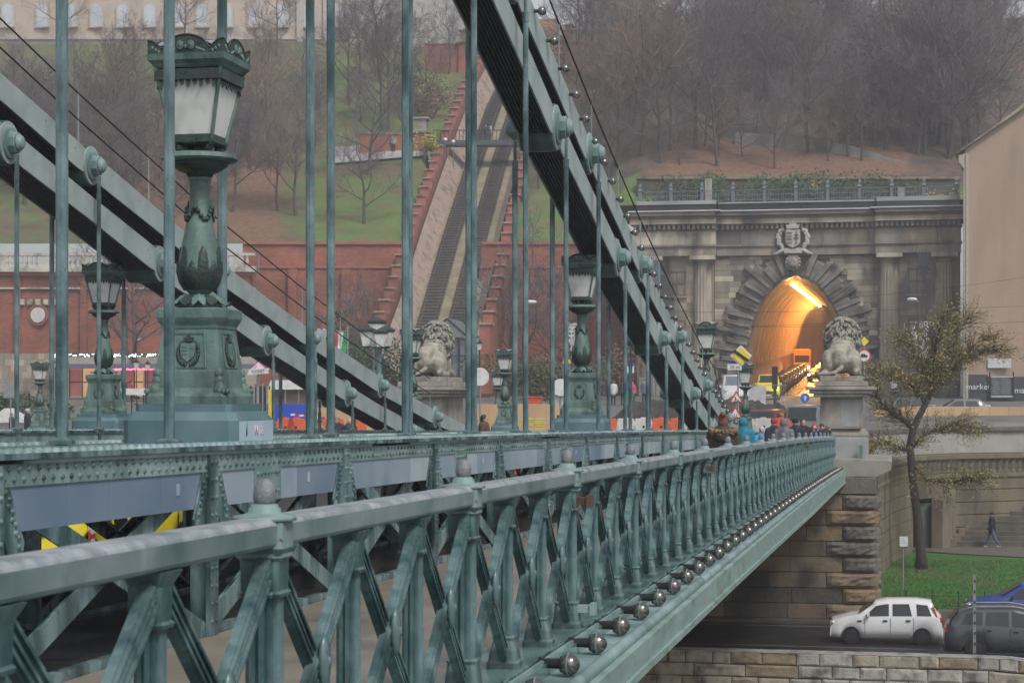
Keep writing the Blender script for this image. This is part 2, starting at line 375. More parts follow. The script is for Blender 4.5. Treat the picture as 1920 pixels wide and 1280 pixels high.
# ---------------------------------------------------------------- stiffening trusses
rivet = MB(); rivet.smooth = True; rivet.lathe([(.019, 0), (.018, .006), (.012, .013), (.004, .016)], n=6)
def rivets(b, pts, nrm='z', r=1.0):
    for p in pts:
        o = len(b.v); n = 6
        if nrm == 'x': ax = lambda a, c, h: (p[0] + h, p[1] + a, p[2] + c)
        else: ax = lambda a, c, h: (p[0] + a, p[1] + c, p[2] + h)
        vs = [ax(r * .019 * math.cos(2 * PI * j / n), r * .019 * math.sin(2 * PI * j / n), 0) for j in range(n)] + [ax(r * .012 * math.cos(2 * PI * j / n), r * .012 * math.sin(2 * PI * j / n), .013 * r) for j in range(n)]
        b.v += vs
        for j in range(n): b.f.append([o + j, o + (j + 1) % n, o + n + (j + 1) % n, o + n + j]); b.m.append(0); b.sm.append(True)
        b.f.append([o + n + j for j in range(n)]); b.m.append(0); b.sm.append(True)
YN = [30.9 + SP * j for j in range(-9, 14)]   # panel points; even j carry the lower chain
def truss(label, xo, xi, near, y0, y1):
    t = thing('stiffening_truss', label, 'truss', ((xo + xi) / 2, 30, camb(30) - 1.65))
    T = -.22; xm = (xo + xi) / 2
    strip('', xi - .04, xo + .04, T, T - .035, y0, y1, 0).build('top_chord', green, t)
    yy = y0
    while yy < y1:                            # stacked cover plates of uneven length
        e = min(yy + 9, y1); strip('', xi - .02, xo + .022, T - .0355, T - .062, yy + .3, e - 1.2, 0).build('cover_plate', green_l, t); yy = e
    for x, sgn in ((xo, 1), (xi, -1)):
        strip('', x - .012 * sgn, x, T - .062, T - .19, y0, y1, 0).build('chord_angle', green_l, t)
        strip('', x - .10 * sgn, x - .03 * sgn, -1.56, -1.66, y0, y1, 0).build('bottom_chord', green, t)
    pts = []; px = []
    yy = max(y0, 8)
    while yy < y1:
        c = camb(yy)
        if yy < 46 or int(yy / .13) % 2:
            for dx in (.07, .15): pts.append((xo + .03 - dx, yy + (.06 if dx > .1 else 0), c + T))
            if near:
                for dx in (.07, .15): pts.append((xi - .03 + dx, yy, c + T))
        if near and yy < 40: px.append((xo, yy, c + T - .15)); px.append((xo, yy + .065, c + T - .09))
        yy += .13 if near else .26
    for j, y in enumerate(YN):
        if y < y0 + .2 or y > y1 - .2: continue
        c = camb(y); cn = camb(y + SP); ev = (j % 2 == 0)
        for x, sgn in ((xo, 1), (xi, -1)):
            if not near and x == xi: continue
            b = MB(); b.bb(x - .01 * sgn, x + .022 * sgn, y - .09, y + .09, c + T - .0655, c - 1.66); b.bb(x - .16 * sgn, x - .01 * sgn, y - .012, y + .012, c + T - .06, c - 1.65)
            b.build('post', green, t)
            if near and x == xo:
                for q in range(11):
                    for dy in (-.045, .045): px.append((x + .022, y + dy, c + T - .12 - q * .13))
        if near and y > 40: n_b = 1
        # pale plate hung under the chord between the posts
        if near:
            a0, a1 = y + .09, y + SP - .09
            rp = random.Random(j * 7 + 3); segs = [a0, a0 + .9, a0 + 1.55, a0 + 2.2 + rp.uniform(-.2, .4), a1]
            for q in range(4):
                s0, s1 = segs[q], segs[q + 1] - .004; b = MB(); dx = .012 if (q == 1 and ev) else 0
                b.prism([(s0, camb(s0) + T - .191), (s1, camb(s1) + T - .191), (s1, camb(s1) - .672), (s0, camb(s0) - .672)], (xo - .03 + dx, 0, 0), (0, 1, 0), (0, 0, 1), (.018, 0, 0))
                b.build('panel', green_l if (q == 1 and ev) else (plate, plate_b, plate_w, plate)[rp.randrange(4)], t)
                if q == 3: b = MB(); ys_ = s0 + .3; b.bb(xo - .012, xo - .006, ys_, ys_ + .05, camb(ys_) + T - .34, camb(ys_) + T - .26); b.build('sticker', plate_w, t)
                if q == 1 and ev:
                    for u in range(7):
                        for v in range(3): px.append((xo, s0 + .06 + u * .085, camb(s0) + T - .235 - v * .095 * 1.8 * .9))
        # crossed braces
        ya, yb = y + .06, y + SP - .06
        for x, sgn in ((xo, 1), (xi, -1)):
            if not near and x == xi: continue
            for s_ in (0, 1):
                z0_, z1_ = (T - .2, -1.6) if s_ == 0 else (-1.6, T - .2)
                xx = x - (.02 + .06 * s_) * sgn
                b = MB(); p0 = Vector((xx, ya, c + z0_)); p1 = Vector((xx, yb, cn + z1_))
                b.bar(p0, p1, .014, .15, up=(0, 0, 1)); b.bar(p0 - Vector((.05 * sgn, 0, 0)), p1 - Vector((.05 * sgn, 0, 0)), .09, .014, up=(0, 0, 1))
                b.build('brace', green, t)
            if near and x == xo:              # riveted gusset wings beside each post head
                for s_ in (1, -1):
                    b = MB(); b.prism([(0, -.19), (.11 * s_, -.19), (.30 * s_, -.52), (.27 * s_, -.60), (.10 * s_, -.60), (0, -.40)], (xo - .008, y + .076 * s_, c + T + .19 - .19), (0, 1, 0), (0, 0, 1), (.016, 0, 0))
                    b.build('gusset', green, t)
                    for q in range(5): px.append((xo + .008, y + s_ * (.076 + .05 + q * .045), c + T - .22 - q * .08)); px.append((xo + .008, y + s_ * (.076 + .11 + q * .035), c + T - .26 - q * .075))
    rb = MB(); rivets(rb, pts, 'z', 1.8 if near else 1.8); rb.build('rivet', green_l, t, kind='stuff')
    if px: rb = MB(); rivets(rb, px, 'x', 1.05); rb.build('rivet', green, t, kind='stuff')
    return t
XO, XI = -4.95, -6.46
truss('near riveted stiffening truss of teal iron with pale blue plates under its top flange', XO, XI, True, 1.0, 76)
truss('far riveted stiffening truss seen across the roadway behind the near one', -14.9, -16.1, False, 12, 76)
S('guard_girder', strip('', -6.55, -6.5, -1.05, -1.95, 2, 76, 0), green_d, kind='thing')
tag(bpy.data.objects['guard_girder'], 'low dark iron guard plate along the roadway inside the near truss', 'guard plate')
S('truss_floor', strip('', XI + .11, XO - .11, -1.60, -1.66, 2, 76, 0), mat('wet_dark_planks', (.012, .010, .009), (.028, .024, .02), rough=.2, scale=2, bump=.1))
# ---------------------------------------------------------------- chains
zl = [(2, 12.5), (9.95, 10.4), (16.9, 8.2), (23.9, 6.22), (30.9, 4.36), (37.85, 2.73), (44.8, 1.32), (51.8, .035), (58.8, -1.10), (65.8, -2.1)]
zu = [(6.4, 12.1), (13.4, 9.95), (20.4, 7.95), (27.4, 6.08), (34.4, 4.37), (41.35, 2.81), (48.3, 1.48), (55.2, .28), (62.1, -.74), (69, -1.62)]
def nodes(zz): return [(30.9 + SP * round((y - 30.9) / SP), z) for y, z in zz]
zl, zu = nodes(zl), nodes(zu)
def zat(zz, y):
    for (a, za), (b_, zb) in zip(zz, zz[1:]):
        if a <= y <= b_: return za + (zb - za) * (y - a) / (b_ - a)
    return zz[-1][1]
def eyebar(L, hw=.225, re=.37, w=.030):
    """flat bar with round eyes at both ends, in local y-z, thickness along x"""
    out = []
    a0 = math.acos(hw / re * 1.0)
    xs = math.sqrt(re * re - hw * hw)
    top = []
    for k in range(9):
        t = PI - (PI - (PI / 2 - a0 + 0)) * k / 8 if False else PI - k * (PI - math.atan2(hw, xs)) / 8
        top.append((re * math.cos(t), re * math.sin(t)))
    top += [(xs + .25, hw + .02), (L / 2, hw), (L - xs - .25, hw + .02)] + [(L - p[0], p[1]) for p in reversed(top)]
    poly = top + [(p[0], -p[1]) for p in reversed(top[1:-1])]
    b = MB(); b.prism(poly, (-w / 2, 0, 0), (0, 1, 0), (0, 0, 1), (w, 0, 0))
    for i in range(len(b.m)): pass
    return b
nutb = MB()
for s_ in (1, -1): pass
def nutmesh():
    b = MB(); ax = Matrix(((0, 0, 1), (0, 1, 0), (-1, 0, 0)))
    b.smooth = False
    b.lathe([(.285, 0), (.285, .03), (.26, .04)], n=28, axis=ax)
    b.lathe([(.20, .04), (.20, .055), (.185, .06)], n=24, axis=ax)
    b.lathe([(.19, .06), (.19, .15), (.175, .16)], n=8, rot=PI / 8, axis=ax)
    b.smooth = True
    b.lathe([(.15, .16), (.15, .19), (.135, .205), (.12, .21), (.115, .235), (.09, .25), (.03, .26)], n=18, axis=ax)
    return b
nut_me = nutmesh().mesh('bolt', green_l)
def chain(label, zz, xo, xi, base_name='suspension_chain'):
    t = thing(base_name, label, 'chain', ((xo + xi) / 2, zz[4][0], zz[4][1]))
    n = 21; pitch = (xo - xi) / n
    for i in range(len(zz) - 1):
        (ya, za), (yb, zb) = zz[i], zz[i + 1]; L = math.hypot(yb - ya, zb - za); a = math.atan2(zb - za, yb - ya)
        ln = bpy.data.objects.new('link', None); COL.objects.link(ln); ln.parent = t; ln.location = Vector(((xo + xi) / 2, ya, za)) - t.location; ln.rotation_euler = (a, 0, 0)
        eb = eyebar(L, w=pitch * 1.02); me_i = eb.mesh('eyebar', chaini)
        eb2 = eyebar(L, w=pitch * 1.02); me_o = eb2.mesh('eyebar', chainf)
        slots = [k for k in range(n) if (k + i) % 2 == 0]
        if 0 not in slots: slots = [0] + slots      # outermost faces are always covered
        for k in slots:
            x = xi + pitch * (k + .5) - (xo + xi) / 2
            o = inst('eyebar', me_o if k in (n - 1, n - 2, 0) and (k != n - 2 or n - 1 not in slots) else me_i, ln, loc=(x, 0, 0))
    for (y, z) in zz:
        for s_ in (1, -1):
            o = inst('bolt', nut_me, t, rot=(0, 0, 0 if s_ > 0 else PI)); o.location = Vector((xo if s_ > 0 else xi, y, z)) - t.location
        b = MB(); b.smooth = True; b.cyl((xi + .03, y, z), (xo - .035, y, z), .392, .392, 30); b.build('pin_sleeve', mat('pin_sleeve_paint', (.025, .065, .055), (.05, .11, .095), rough=.3) if 'pin_sleeve_paint' not in MATS else MATS['pin_sleeve_paint'], t)
    return t
NXO, NXI = -5.42, -6.02; FXO, FXI = -15.05, -15.75
chain('near upper suspension chain of flat green eyebars crossing the top of the picture', zu, NXO, NXI)
chain('near lower suspension chain with dark ribbed underside, its bolts each over a hanger pair', zl, NXO, NXI)
chain('far upper suspension chain, the higher band sloping down from the left edge', zu, FXO, FXI)
chain('far lower suspension chain, the lower band sloping down from the left edge', zl, FXO, FXI)
# ---------------------------------------------------------------- hangers
def hanger_label(near, inner, up):
    a = 'near' if near else 'far'
    return a
HN = {'n': 0, 'f': 0}
yl = {round(y, 2): z for y, z in zl}; yu = {round(y, 2): z for y, z in zu}
for side, xs in (('near', (-5.28, -6.13)), ('far', (-14.92, -15.88))):
    for j, x in enumerate(xs):
        cnt = 0
        for y in YN:
            z = yl.get(round(y, 2), yu.get(round(y, 2)))
            if z is None or z < camb(y) - .1: continue
            up = round(y, 2) in yu
            if y < 9.0: continue
            d = -x * ST + y * CT; px = 1680 - 3600 * (-x / CT) / d
            if px < -60: continue
            nm = ('first second third fourth fifth sixth seventh eighth ninth tenth eleventh twelfth thirteenth fourteenth fifteenth sixteenth').split()[cnt]; cnt += 1
            lab = '%s hanger rod from the left on the %s side of the %s chains' % (nm, 'outer' if j == 0 else 'inner', side)
            t = thing('hanger', lab, 'hanger rod', (x, y, camb(y) - .22), 0, 'hanger rods of the %s chains' % side)
            r = .041 if j == 0 else .047
            b = MB(); b.smooth = False; xx = x
            b.lathe([(r, 0), (r, z - .55 - (camb(y) - .22))], c=(x, y, camb(y) - .22), n=8, rot=PI / 8)
            b.build('rod', green if j == 0 or side == 'far' else green, t)
            b = MB(); b.box((x, y, z - .38), (.036, .10, .36)); b.lathe([(.05, z - .66 - 0), (.05, z - .52)], c=(x, y, 0), n=8)
            b.build('rod_head', green, t)
            b = MB(); b.sqlathe([(.075, 0), (.075, .03), (.055, .05)], c=(x, y, camb(y) - .216)); b.build('foot_plate', green, t)
# ---------------------------------------------------------------- cable handrails along the chains
def cable_rail(label, x, zz, y0, y1, two=False):
    t = thing('cable_handrail', label, 'handrail', (x, y1, zat(zz, y1)))
    y = y0; prev = None; k = 0
    b = MB()
    while y < y1:
        zt = zat(zz, y) + .22; top = (x, y, zt + 1.0)
        s = MB(); s.cyl((x, y, zt - .02), top, .014, .012, 6); s.build('stanchion', green_l, t)
        if prev is not None:
            c_ = MB(); c_.tube([prev, top], .016, 6); c_.build('cable', wire, t)
            if two: dv_ = Vector((0, 0, -.5)); c_ = MB(); c_.tube([Vector(prev) + dv_, Vector(top) + dv_], .016, 6); c_.build('cable', wire, t)
        prev = top; y += 3.49
    if not two: e = (x, y1 + 1.5, zat(zz, y1 + 1.5) + .25); c_ = MB(); c_.tube([prev, e], .016, 6); c_.build('cable', wire, t)
cable_rail('thin steel cable handrail on stanchions above the near upper chain', -5.55, zu, 24.8, 63)
cable_rail('double thin cable handrail on stanchions above the far chain at left', -15.15, zu, 20.0, 64, True)
yy = 21.5; i = 0
while yy < 66:
    ci = i = int(round((yy - 21.5) / 1.07)) - 7; t = thing('chain_lamp', ('round globe lamp on the near chain, %s down from the top of the picture' % ords[ci]) if 0 <= ci < 16 else 'small round globe lamp in the lower run of the near chain', 'lamp', (-5.33, yy, zat(zu, yy) + .19), rnd(-.3, .3), 'globe lamps along the near chain')
    inst('globe', gm, t); inst('retaining_ring', gr_me, t)
    o = inst('socket', gs_me, t, scale=(.6, .9, .9)); yy += 1.07
# ---------------------------------------------------------------- lamp standards on the truss tops
def make_lamp(loc, label):
    t = thing('lamp_standard', label, 'lamp', loc, 0, 'ornate lamp standards along the bridge')
    k = dict(parent=t, world=False)
    b = MB(); b.sqlathe([(.60, -.015), (.60, .19), (.55, .25), (.52, .265)], cut=.13); b.build('plinth', lampb, **k)
    b = MB(); b.sqlathe([(.50, .266), (.50, .325)], cut=.1); b.build('plinth_step', lampb, **k)
    b = MB(); b.sqlathe([(.46, .326), (.46, .39), (.44, .42)], cut=.1); b.build('base_block', lampg, **k)
    b = MB(); b.sqlathe([(.40, .42), (.375, .46), (.365, .60), (.36, .61), (.30, .96)]); b.sqlathe([(.31, .96), (.315, .985), (.345, 1.03), (.355, 1.05), (.355, 1.12), (.30, 1.135)])
    b.build('pedestal', lampg, **k)
    for q in range(4):                        # panels, shields and paws on each face
        rot = Matrix.Rotation(q * PI / 2, 3, 'Z'); tilt = math.atan2(.06, .35)
        M = rot @ Matrix.Rotation(-tilt, 3, 'X')
        o0 = rot @ Vector((0, -.333, .77))
        def P(x, y, z): return o0 + M @ Vector((x, y, z))
        b = MB()
        for (x0, z0, x1, z1) in ((-.20, -.14, .20, -.14), (-.17, .15, .17, .15)): b.bar(P(x0, -.004, z0), P(x1, -.004, z1), .012, .014)
        for s_ in (1, -1): b.bar(P(.20 * s_, -.004, -.14), P(.17 * s_, -.004, .15), .012, .014)
        b.build('panel_moulding', lampg, **k)
        b = MB()
        sh = [(-.08, .06), (-.05, .065), (0, .055), (.05, .065), (.08, .06), (.085, 0), (.07, -.05), (.035, -.075), (0, -.095), (-.035, -.075), (-.07, -.05), (-.085, 0)]
        b.prism([(x, z) for x, z in sh], P(0, -.002, 0), M @ Vector((1, 0, 0)), M @ Vector((0, 0, 1)), M @ Vector((0, -.022, 0)))
        for zz in (-.03, 0, .03): b.bar(P(-.065, -.028, zz), P(-.008, -.028, zz), .006, .010)
        b.bar(P(.035, -.028, -.05), P(.035, -.028, .045), .006, .01, up=M @ Vector((1, 0, 0))); b.bar(P(.01, -.028, .018), P(.06, -.028, .018), .006, .01)
        b.build('shield', lampg, **k)
        b = MB(); b.prism([(-.045, 0), (.045, 0), (.055, .04), (.03, .035), (.012, .055), (0, .075), (-.012, .055), (-.03, .035), (-.055, .04)], P(0, -.002, .075), M @ Vector((1, 0, 0)), M @ Vector((0, 0, 1)), M @ Vector((0, -.024, 0)))
        b.build('crown_relief', green_d, **k)
        b = MB(); b.smooth = True
        for s_ in (1, -1):
            for i in range(9):
                a = -1.3 + i * .27; b.ball(P(s_ * .115 * math.cos(a), -.01, -.02 + .105 * math.sin(a)), .02, 6, 4, sc=(1, .6, 1.3))
        b.build('branch_relief', green_d, **k)
        b = MB(); b.smooth = True             # corner paw
        cx = rot @ Vector((.385, -.385, 0))
        for i, (r, z, o_) in enumerate(((.05, .58, .0), (.055, .52, .01), (.06, .47, .03), (.075, .435, .05))): b.ball((cx.x * (1 + o_ - .1), cx.y * (1 + o_ - .1), z), r, 8, 5)
        for a in (-.045, 0, .045): b.ball((cx.x * 1.09 + a * rot[0][0], cx.y * 1.09 + a * rot[1][0], .43), .03, 6, 4, sc=(1, 1, .9))
        b.build('paw', lampg, **k)
    b = MB(); b.smooth = True; b.lathe([(.15, 1.135), (.2, 1.15), (.16, 1.20), (.12, 1.235), (.11, 1.25)], n=20); b.build('leaf_base', lampg, **k)
    for i in range(10):                       # drooping leaves
        a = 2 * PI * i / 10; u = Vector((math.cos(a), math.sin(a), 0)); w = Vector((-u.y, u.x, 0)); b = MB()
        pts = [(.115, 1.25, .035), (.16, 1.235, .055), (.21, 1.19, .06), (.25, 1.165, .045), (.275, 1.185, .02)]
        vs = []
        for r, z, h in pts: vs += [u * r + w * h + Vector((0, 0, z - .012)), u * r + Vector((0, 0, z + .012)), u * r - w * h + Vector((0, 0, z - .012))]
        fs = []
        for j in range(4):
            for e in (0, 1): fs.append((j * 3 + e, j * 3 + e + 1, j * 3 + e + 4, j * 3 + e + 3))
        b.add(vs, fs); b.build('leaf', green_d if i % 2 else lampg, **k)
    b = MB(); b.smooth = True; b.lathe([(.07, 1.25), (.10, 1.27), (.145, 1.33), (.172, 1.41), (.178, 1.48), (.172, 1.56), (.15, 1.68), (.122, 1.82), (.10, 1.93), (.086, 2.02), (.083, 2.2), (.088, 2.22), (.10, 2.235), (.088, 2.25)], n=28)
    b.build('column', lampg, **k)
    b = MB(); b.smooth = True; b.lathe([(.09, 2.25), (.11, 2.26), (.115, 2.28), (.17, 2.30), (.23, 2.34), (.255, 2.375)], n=48, flute=.05, nfl=24); b.build('bowl', green_d, **k)
    b = MB(); b.lathe([(.25, 2.375), (.31, 2.385), (.325, 2.40), (.315, 2.43), (.28, 2.445)], n=48, flute=.012, nfl=24); b.build('dish', lampg, **k)
    b = MB(); b.smooth = True                 # lower acanthus sheath on the vase
    for i in range(12):
        a = 2 * PI * i / 12; tall = 1.66 if i % 2 == 0 else 1.54
        u = Vector((math.cos(a), math.sin(a), 0)); w = Vector((-u.y, u.x, 0)); vs = []
        zs = [1.29, 1.35, 1.44, tall - .06, tall]; rs = [.125, .163, .187, .185 if tall < 1.6 else .172, .165 if tall > 1.6 else .183]; hs_ = [.035, .046, .05, .035, .004]
        for z, r, h in zip(zs, rs, hs_): vs += [u * (r - .004) + w * h + Vector((0, 0, z)), u * (r + .014) + Vector((0, 0, z)), u * (r - .004) - w * h + Vector((0, 0, z))]
        b.add(vs, [(j * 3 + e, j * 3 + e + 1, j * 3 + e + 4, j * 3 + e + 3) for j in range(4) for e in (0, 1)])
    b.build('acanthus', green_d, **k)
    b = MB(); b.smooth = True                 # garland
    for i in range(28):
        a = 2 * PI * i / 28; z = 1.93 + .045 * math.cos(a * 4) ; r = .105 if z > 1.93 else .115; b.ball((r * math.cos(a), r * math.sin(a), z), .023, 6, 4)
    for i in range(4):
        a = PI / 4 + i * PI / 2; b.ball((.11 * math.cos(a + PI / 4), .11 * math.sin(a + PI / 4), 1.985), .028, 6, 4); b.tube([(.10 * math.cos(a + PI / 4), .10 * math.sin(a + PI / 4), 2.05), (.112 * math.cos(a + PI / 4), .112 * math.sin(a + PI / 4), 1.97)], [.006, .016], 5)
    b.build('garland', green_d, **k)
    b = MB(); b.smooth = True                 # scroll feet under the lantern
    for i in range(4):
        a = PI / 4 + i * PI / 2; u = Vector((math.cos(a), math.sin(a), 0)); b.ball(u * .24 + Vector((0, 0, 2.49)), .045, 8, 5); b.ball(u * .29 + Vector((0, 0, 2.52)), .03, 8, 5); b.cyl(u * .19 + Vector((0, 0, 2.44)), u * .22 + Vector((0, 0, 2.52)), .05, .03, 8); b.build('scroll_foot', green_d, **k); b = MB(); b.smooth = True
    b = MB(); b.sqlathe([(.20, 2.515), (.235, 2.53), (.235, 2.555), (.215, 2.565)]); b.cyl((0, 0, 2.44), (0, 0, 2.52), .06, .06, 10); b.build('lantern_floor', green_d, **k)
    h0, h1, z0, z1 = .205, .355, 2.565, 3.13
    for q in range(4):                        # panes, corner bars, dripping fringe
        rot = Matrix.Rotation(q * PI / 2, 3, 'Z')
        def Q(x, y, z): return rot @ Vector((x, y, z))
        b = MB(); b.add([Q(-h0, -h0, z0), Q(h0, -h0, z0), Q(h1, -h1, z1), Q(-h1, -h1, z1), Q(-h0, -h0 + .012, z0), Q(h0, -h0 + .012, z0), Q(h1, -h1 + .012, z1), Q(-h1, -h1 + .012, z1)], [(0, 1, 2, 3), (7, 6, 5, 4), (0, 4, 5, 1), (2, 6, 7, 3)])
        b.build('pane', glassm, **k)
        b = MB(); b.cyl(Q(h0 + .008, -h0 - .008, z0 - .02), Q(h1 + .008, -h1 - .008, z1 + .01), .021, .023, 8); b.build('corner_bar', lampg, **k)
        b = MB(); b.bar(Q(-h0, -h0 - .008, z0 + .015), Q(h0, -h0 - .008, z0 + .015), .018, .035); b.build('sill_bar', green_d, **k)
        b = MB(); b.bar(Q(-h1, -h1 - .012, z1 - .045), Q(h1, -h1 - .012, z1 - .045), .02, .09)
        for i in range(9):
            x = -.29 + i * .0725; dz = .05 if i % 2 else .075
            yb = -(h0 + (h1 - h0) * ((z1 - .10) - z0) / (z1 - z0)) - .010
            b.prism([(x - .024, 0), (x + .024, 0), (x + .02, -dz * .6), (x, -dz), (x - .02, -dz * .6)], Q(0, yb, z1 - .09), Q(1, 0, 0), Q(0, .25, 1).normalized(), Q(0, -.012, 0))
        b.build('fringe', green_d, **k)
        # arched crest over each side
        b = MB(); arc = []; n = 12
        lob = lambda x: .025 + .125 * math.sqrt(max(0, 1 - (x / .25) ** 2)) if abs(x) < .25 else .025 + .085 * math.sin(min(1, (abs(x) - .25) / .17) * PI / 2)
        xs = [-.42 + .84 * i / 32 for i in range(33)]
        b.prism([(-.42, -.005), (.42, -.005)] + [(x, lob(x)) for x in reversed(xs)], Q(0, -.405, 3.245), Q(1, 0, 0), Q(0, 0, 1), Q(0, -.02, 0))
        b.build('crest_panel', green_d, **k)
        b = MB(); b.tube([Q(x, -.418, 3.252 + lob(x)) for x in xs], .013, 5); b.build('crest_rim', wire, **k)
        b = MB(); b.smooth = True
        for x in (-.06, .06): b.lathe([(.042, 0), (.042, .012), (.03, .02), (.018, .014), (.012, .026)], c=Q(x, -.425, 3.315), n=12, axis=rot @ Matrix.Rotation(PI / 2, 3, 'X'))
        for s_ in (1, -1):
            for i in range(4): b.ball(Q(s_ * (.125 + .024 * i), -.425, 3.29 - .008 * i), .016, 6, 4, sc=(1.3, .5, .8))
            for i in range(3): b.ball(Q(s_ * (.30 + .035 * i), -.425, 3.265 + .018 * i), .017, 6, 4, sc=(1, .5, 1))
        b.ball(Q(0, -.43, 3.30), .022, 6, 4); b.build('crest_relief', lampg, **k)
    b = MB(); b.sqlathe([(.365, 3.14), (.38, 3.155), (.39, 3.17), (.425, 3.20), (.435, 3.25)]); b.build('cornice', lampg, **k)
    b = MB(); b.smooth = True                 # barrel vaults of the little roof
    for q in range(2):
        rot = Matrix.Rotation(q * PI / 2, 3, 'Z'); vs = []; n = 10
        for yv in (-.40, .40):
            for i in range(n + 1):
                x = -.21 + .42 * i / n; vs.append(rot @ Vector((x, yv, 3.25 + lob(x) + .008)))
        b.add(vs, [(i, i + 1, n + 2 + i, n + 1 + i) for i in range(n)])
    b.smooth = False; b.sqlathe([(.40, 3.25), (.38, 3.31), (.1, 3.36)]); b.build('lantern_roof', steel if False else mat('lead_grey_roof', (.20, .24, .26), (.28, .32, .34), rough=.45, scale=6) if 'lead_grey_roof' not in MATS else MATS['lead_grey_roof'], **k)
    sq_ = {'plinth', 'plinth_step', 'base_block', 'pedestal', 'panel_moulding', 'shield', 'crown_relief', 'branch_relief', 'paw', 'scroll_foot', 'lantern_floor', 'pane', 'corner_bar', 'fringe', 'sill_bar', 'crest_panel', 'crest_rim', 'crest_relief', 'cornice', 'lantern_roof'}
    for o in COL.objects:
        if o.parent is t and o.name.split('.')[0] in sq_: o.scale = (.84, .84, 1) if o.name.startswith('plinth') else (.79, .79, 1)
    return t
LX, FX = -5.81, -15.5
lamp = make_lamp((LX, 15.5, camb(15.5) - .22), 'large ornate lamp standard on the near truss, closest to the camera')
marks = mat('pink_marks', (.55, .38, .42), (.62, .45, .5), rough=.6, bump=0); darkp = mat('dark_marks', (.05, .07, .08), rough=.7, bump=0)
lightp = mat('pale_blue_patch_paint', (.33, .44, .52), (.37, .48, .55), rough=.45, scale=3, bump=.05)
for ux, poly, m_ in ((0, [(-.52, .01), (.52, .01), (.52, .185), (-.52, .185)], lightp),):
    b = MB(); b.prism(poly, (.506, 0, 0), (0, .84, 0), (0, 0, 1), (.002, 0, 0)); b.build('repainted_patch', m_, lamp, world=False)
b = MB()
for x0, w_, z0_ in ((-.33, .05, .05), (-.31, .02, .11)): b.prism([(x0, z0_), (x0 + w_, z0_ + .02), (x0 + w_ * .8, z0_ + .07), (x0 + .01, z0_ + .08)], (.509, 0, 0), (0, .84, 0), (0, 0, 1), (.001, 0, 0))
b.build('scratch', darkp, lamp, world=False)
def text(s, size, loc, rot, m, name='lettering', parent=None, ext=.004):
    cu = bpy.data.curves.new(name, 'FONT'); cu.body = s; cu.size = size; cu.extrude = ext; cu.align_x = 'CENTER'; cu.align_y = 'CENTER'; cu.resolution_u = 2
    o = bpy.data.objects.new(name, cu); COL.objects.link(o); cu.materials.append(m)
    me = bpy.data.meshes.new_from_object(o); bpy.data.objects.remove(o); o = bpy.data.objects.new(name, me); COL.objects.link(o)
    if parent is not None:
        o.parent = parent; inv = pmat(parent).inverted(); M = inv @ Matrix.LocRotScale(Vector(loc), rot.to_quaternion() if isinstance(rot, Matrix) else rot, None)
        o.matrix_local = M
    else: o.location = loc; o.rotation_euler = rot
    return o
from mathutils import Euler
text('N  &', .12, Vector(lamp.location) + Vector((.511, .06, .10)), Euler((PI / 2, 0, PI / 2)), marks, parent=lamp)
second = [( (-5.95, 36.6), 'second ornate lamp standard on the near truss, by the middle of its run'),
          ((LX, 60.0), 'third ornate lamp standard on the near truss, where the chain meets the deck'),
          ((LX - .5, 82.4), 'lamp standard beyond the end of the near truss, behind the roadworks signs'),
          ((-15.9, 36.9), 'ornate lamp standard on the far truss, at left under the lower chain'),
          ((-15.9, 62.4), 'lamp standard on the far truss beside the left stone lion'),
          ((-15.9, 78.0), 'lamp standard on the far side just right of the left lion pedestal'),
          ((-21.2, 102), 'smallest lamp standard, behind and left of its taller twin past the left lion')]
for (x, y), lb in second: dup(lamp, (x, y, camb(min(y, 80)) - .22 - (.5 if y > 80 else 0)), 0, lb)
v = W(75, 800, 92); dup(lamp, (v.x, v.y, v.z - .3), 0, 'lamp standard far off at the left edge, standing on the embankment')
v = W(1677, 800, 112)
dup(lamp, (v.x, v.y, -2.2), 0, 'lamp standard with only its green roof showing right of the right lion')
for o in [o for o in COL.objects if o.parent and o.parent.name.startswith('lamp_standard') and o.parent is not lamp and o.name.split('.')[0] in ('repainted_patch', 'scratch', 'lettering')]: bpy.data.objects.remove(o)
# ---------------------------------------------------------------- stone
lime = mat('weathered_limestone', (.21, .195, .165), (.34, .32, .28), rough=.85, scale=2, grime=(.12, .115, .10), gscale=1.1, bump=.3, streak=2)
lions = mat('lion_stone', (.24, .225, .185), (.38, .36, .30), rough=.9, scale=3, grime=(.10, .10, .085), gscale=2.2, bump=.4)
mane_m = mat('dark_mane_stone', (.17, .165, .14), (.36, .345, .29), rough=.9, scale=6, grime=(.05, .05, .045), gscale=5, bump=.5)
marb = mat('grey_stone_panel', (.25, .26, .265), (.33, .335, .335), rough=.7, scale=1.5, grime=(.24, .25, .255), gscale=1.2, bump=.1)
def blob(name, prims, voxel, m, parent, smooth=2, disp=0, dscale=.3):
    b = MB()
    for p in prims:
        if p[0] == 'e': b.ball(p[1], 1, 16, 10, sc=p[2], rot=p[3] if len(p) > 3 else None)
        else: b.smooth = True; b.tube(p[1], p[2], 10); [b.ball(c, r, 10, 6) for c, r in zip(p[1], p[2] if hasattr(p[2], '__len__') else [p[2]] * len(p[1]))]
    o = b.build(name, m, parent, world=False)
    r = o.modifiers.new('remesh', 'REMESH'); r.mode = 'VOXEL'; r.voxel_size = voxel; r.use_smooth_shade = True
    if smooth: s = o.modifiers.new('smooth', 'SMOOTH'); s.iterations = smooth * 3; s.factor = .5
    if disp:
        tx = bpy.data.textures.new(name, 'CLOUDS'); tx.noise_scale = dscale; tx.noise_depth = 3
        d = o.modifiers.new('displace', 'DISPLACE'); d.texture = tx; d.strength = disp; d.texture_coords = 'LOCAL'
    return o
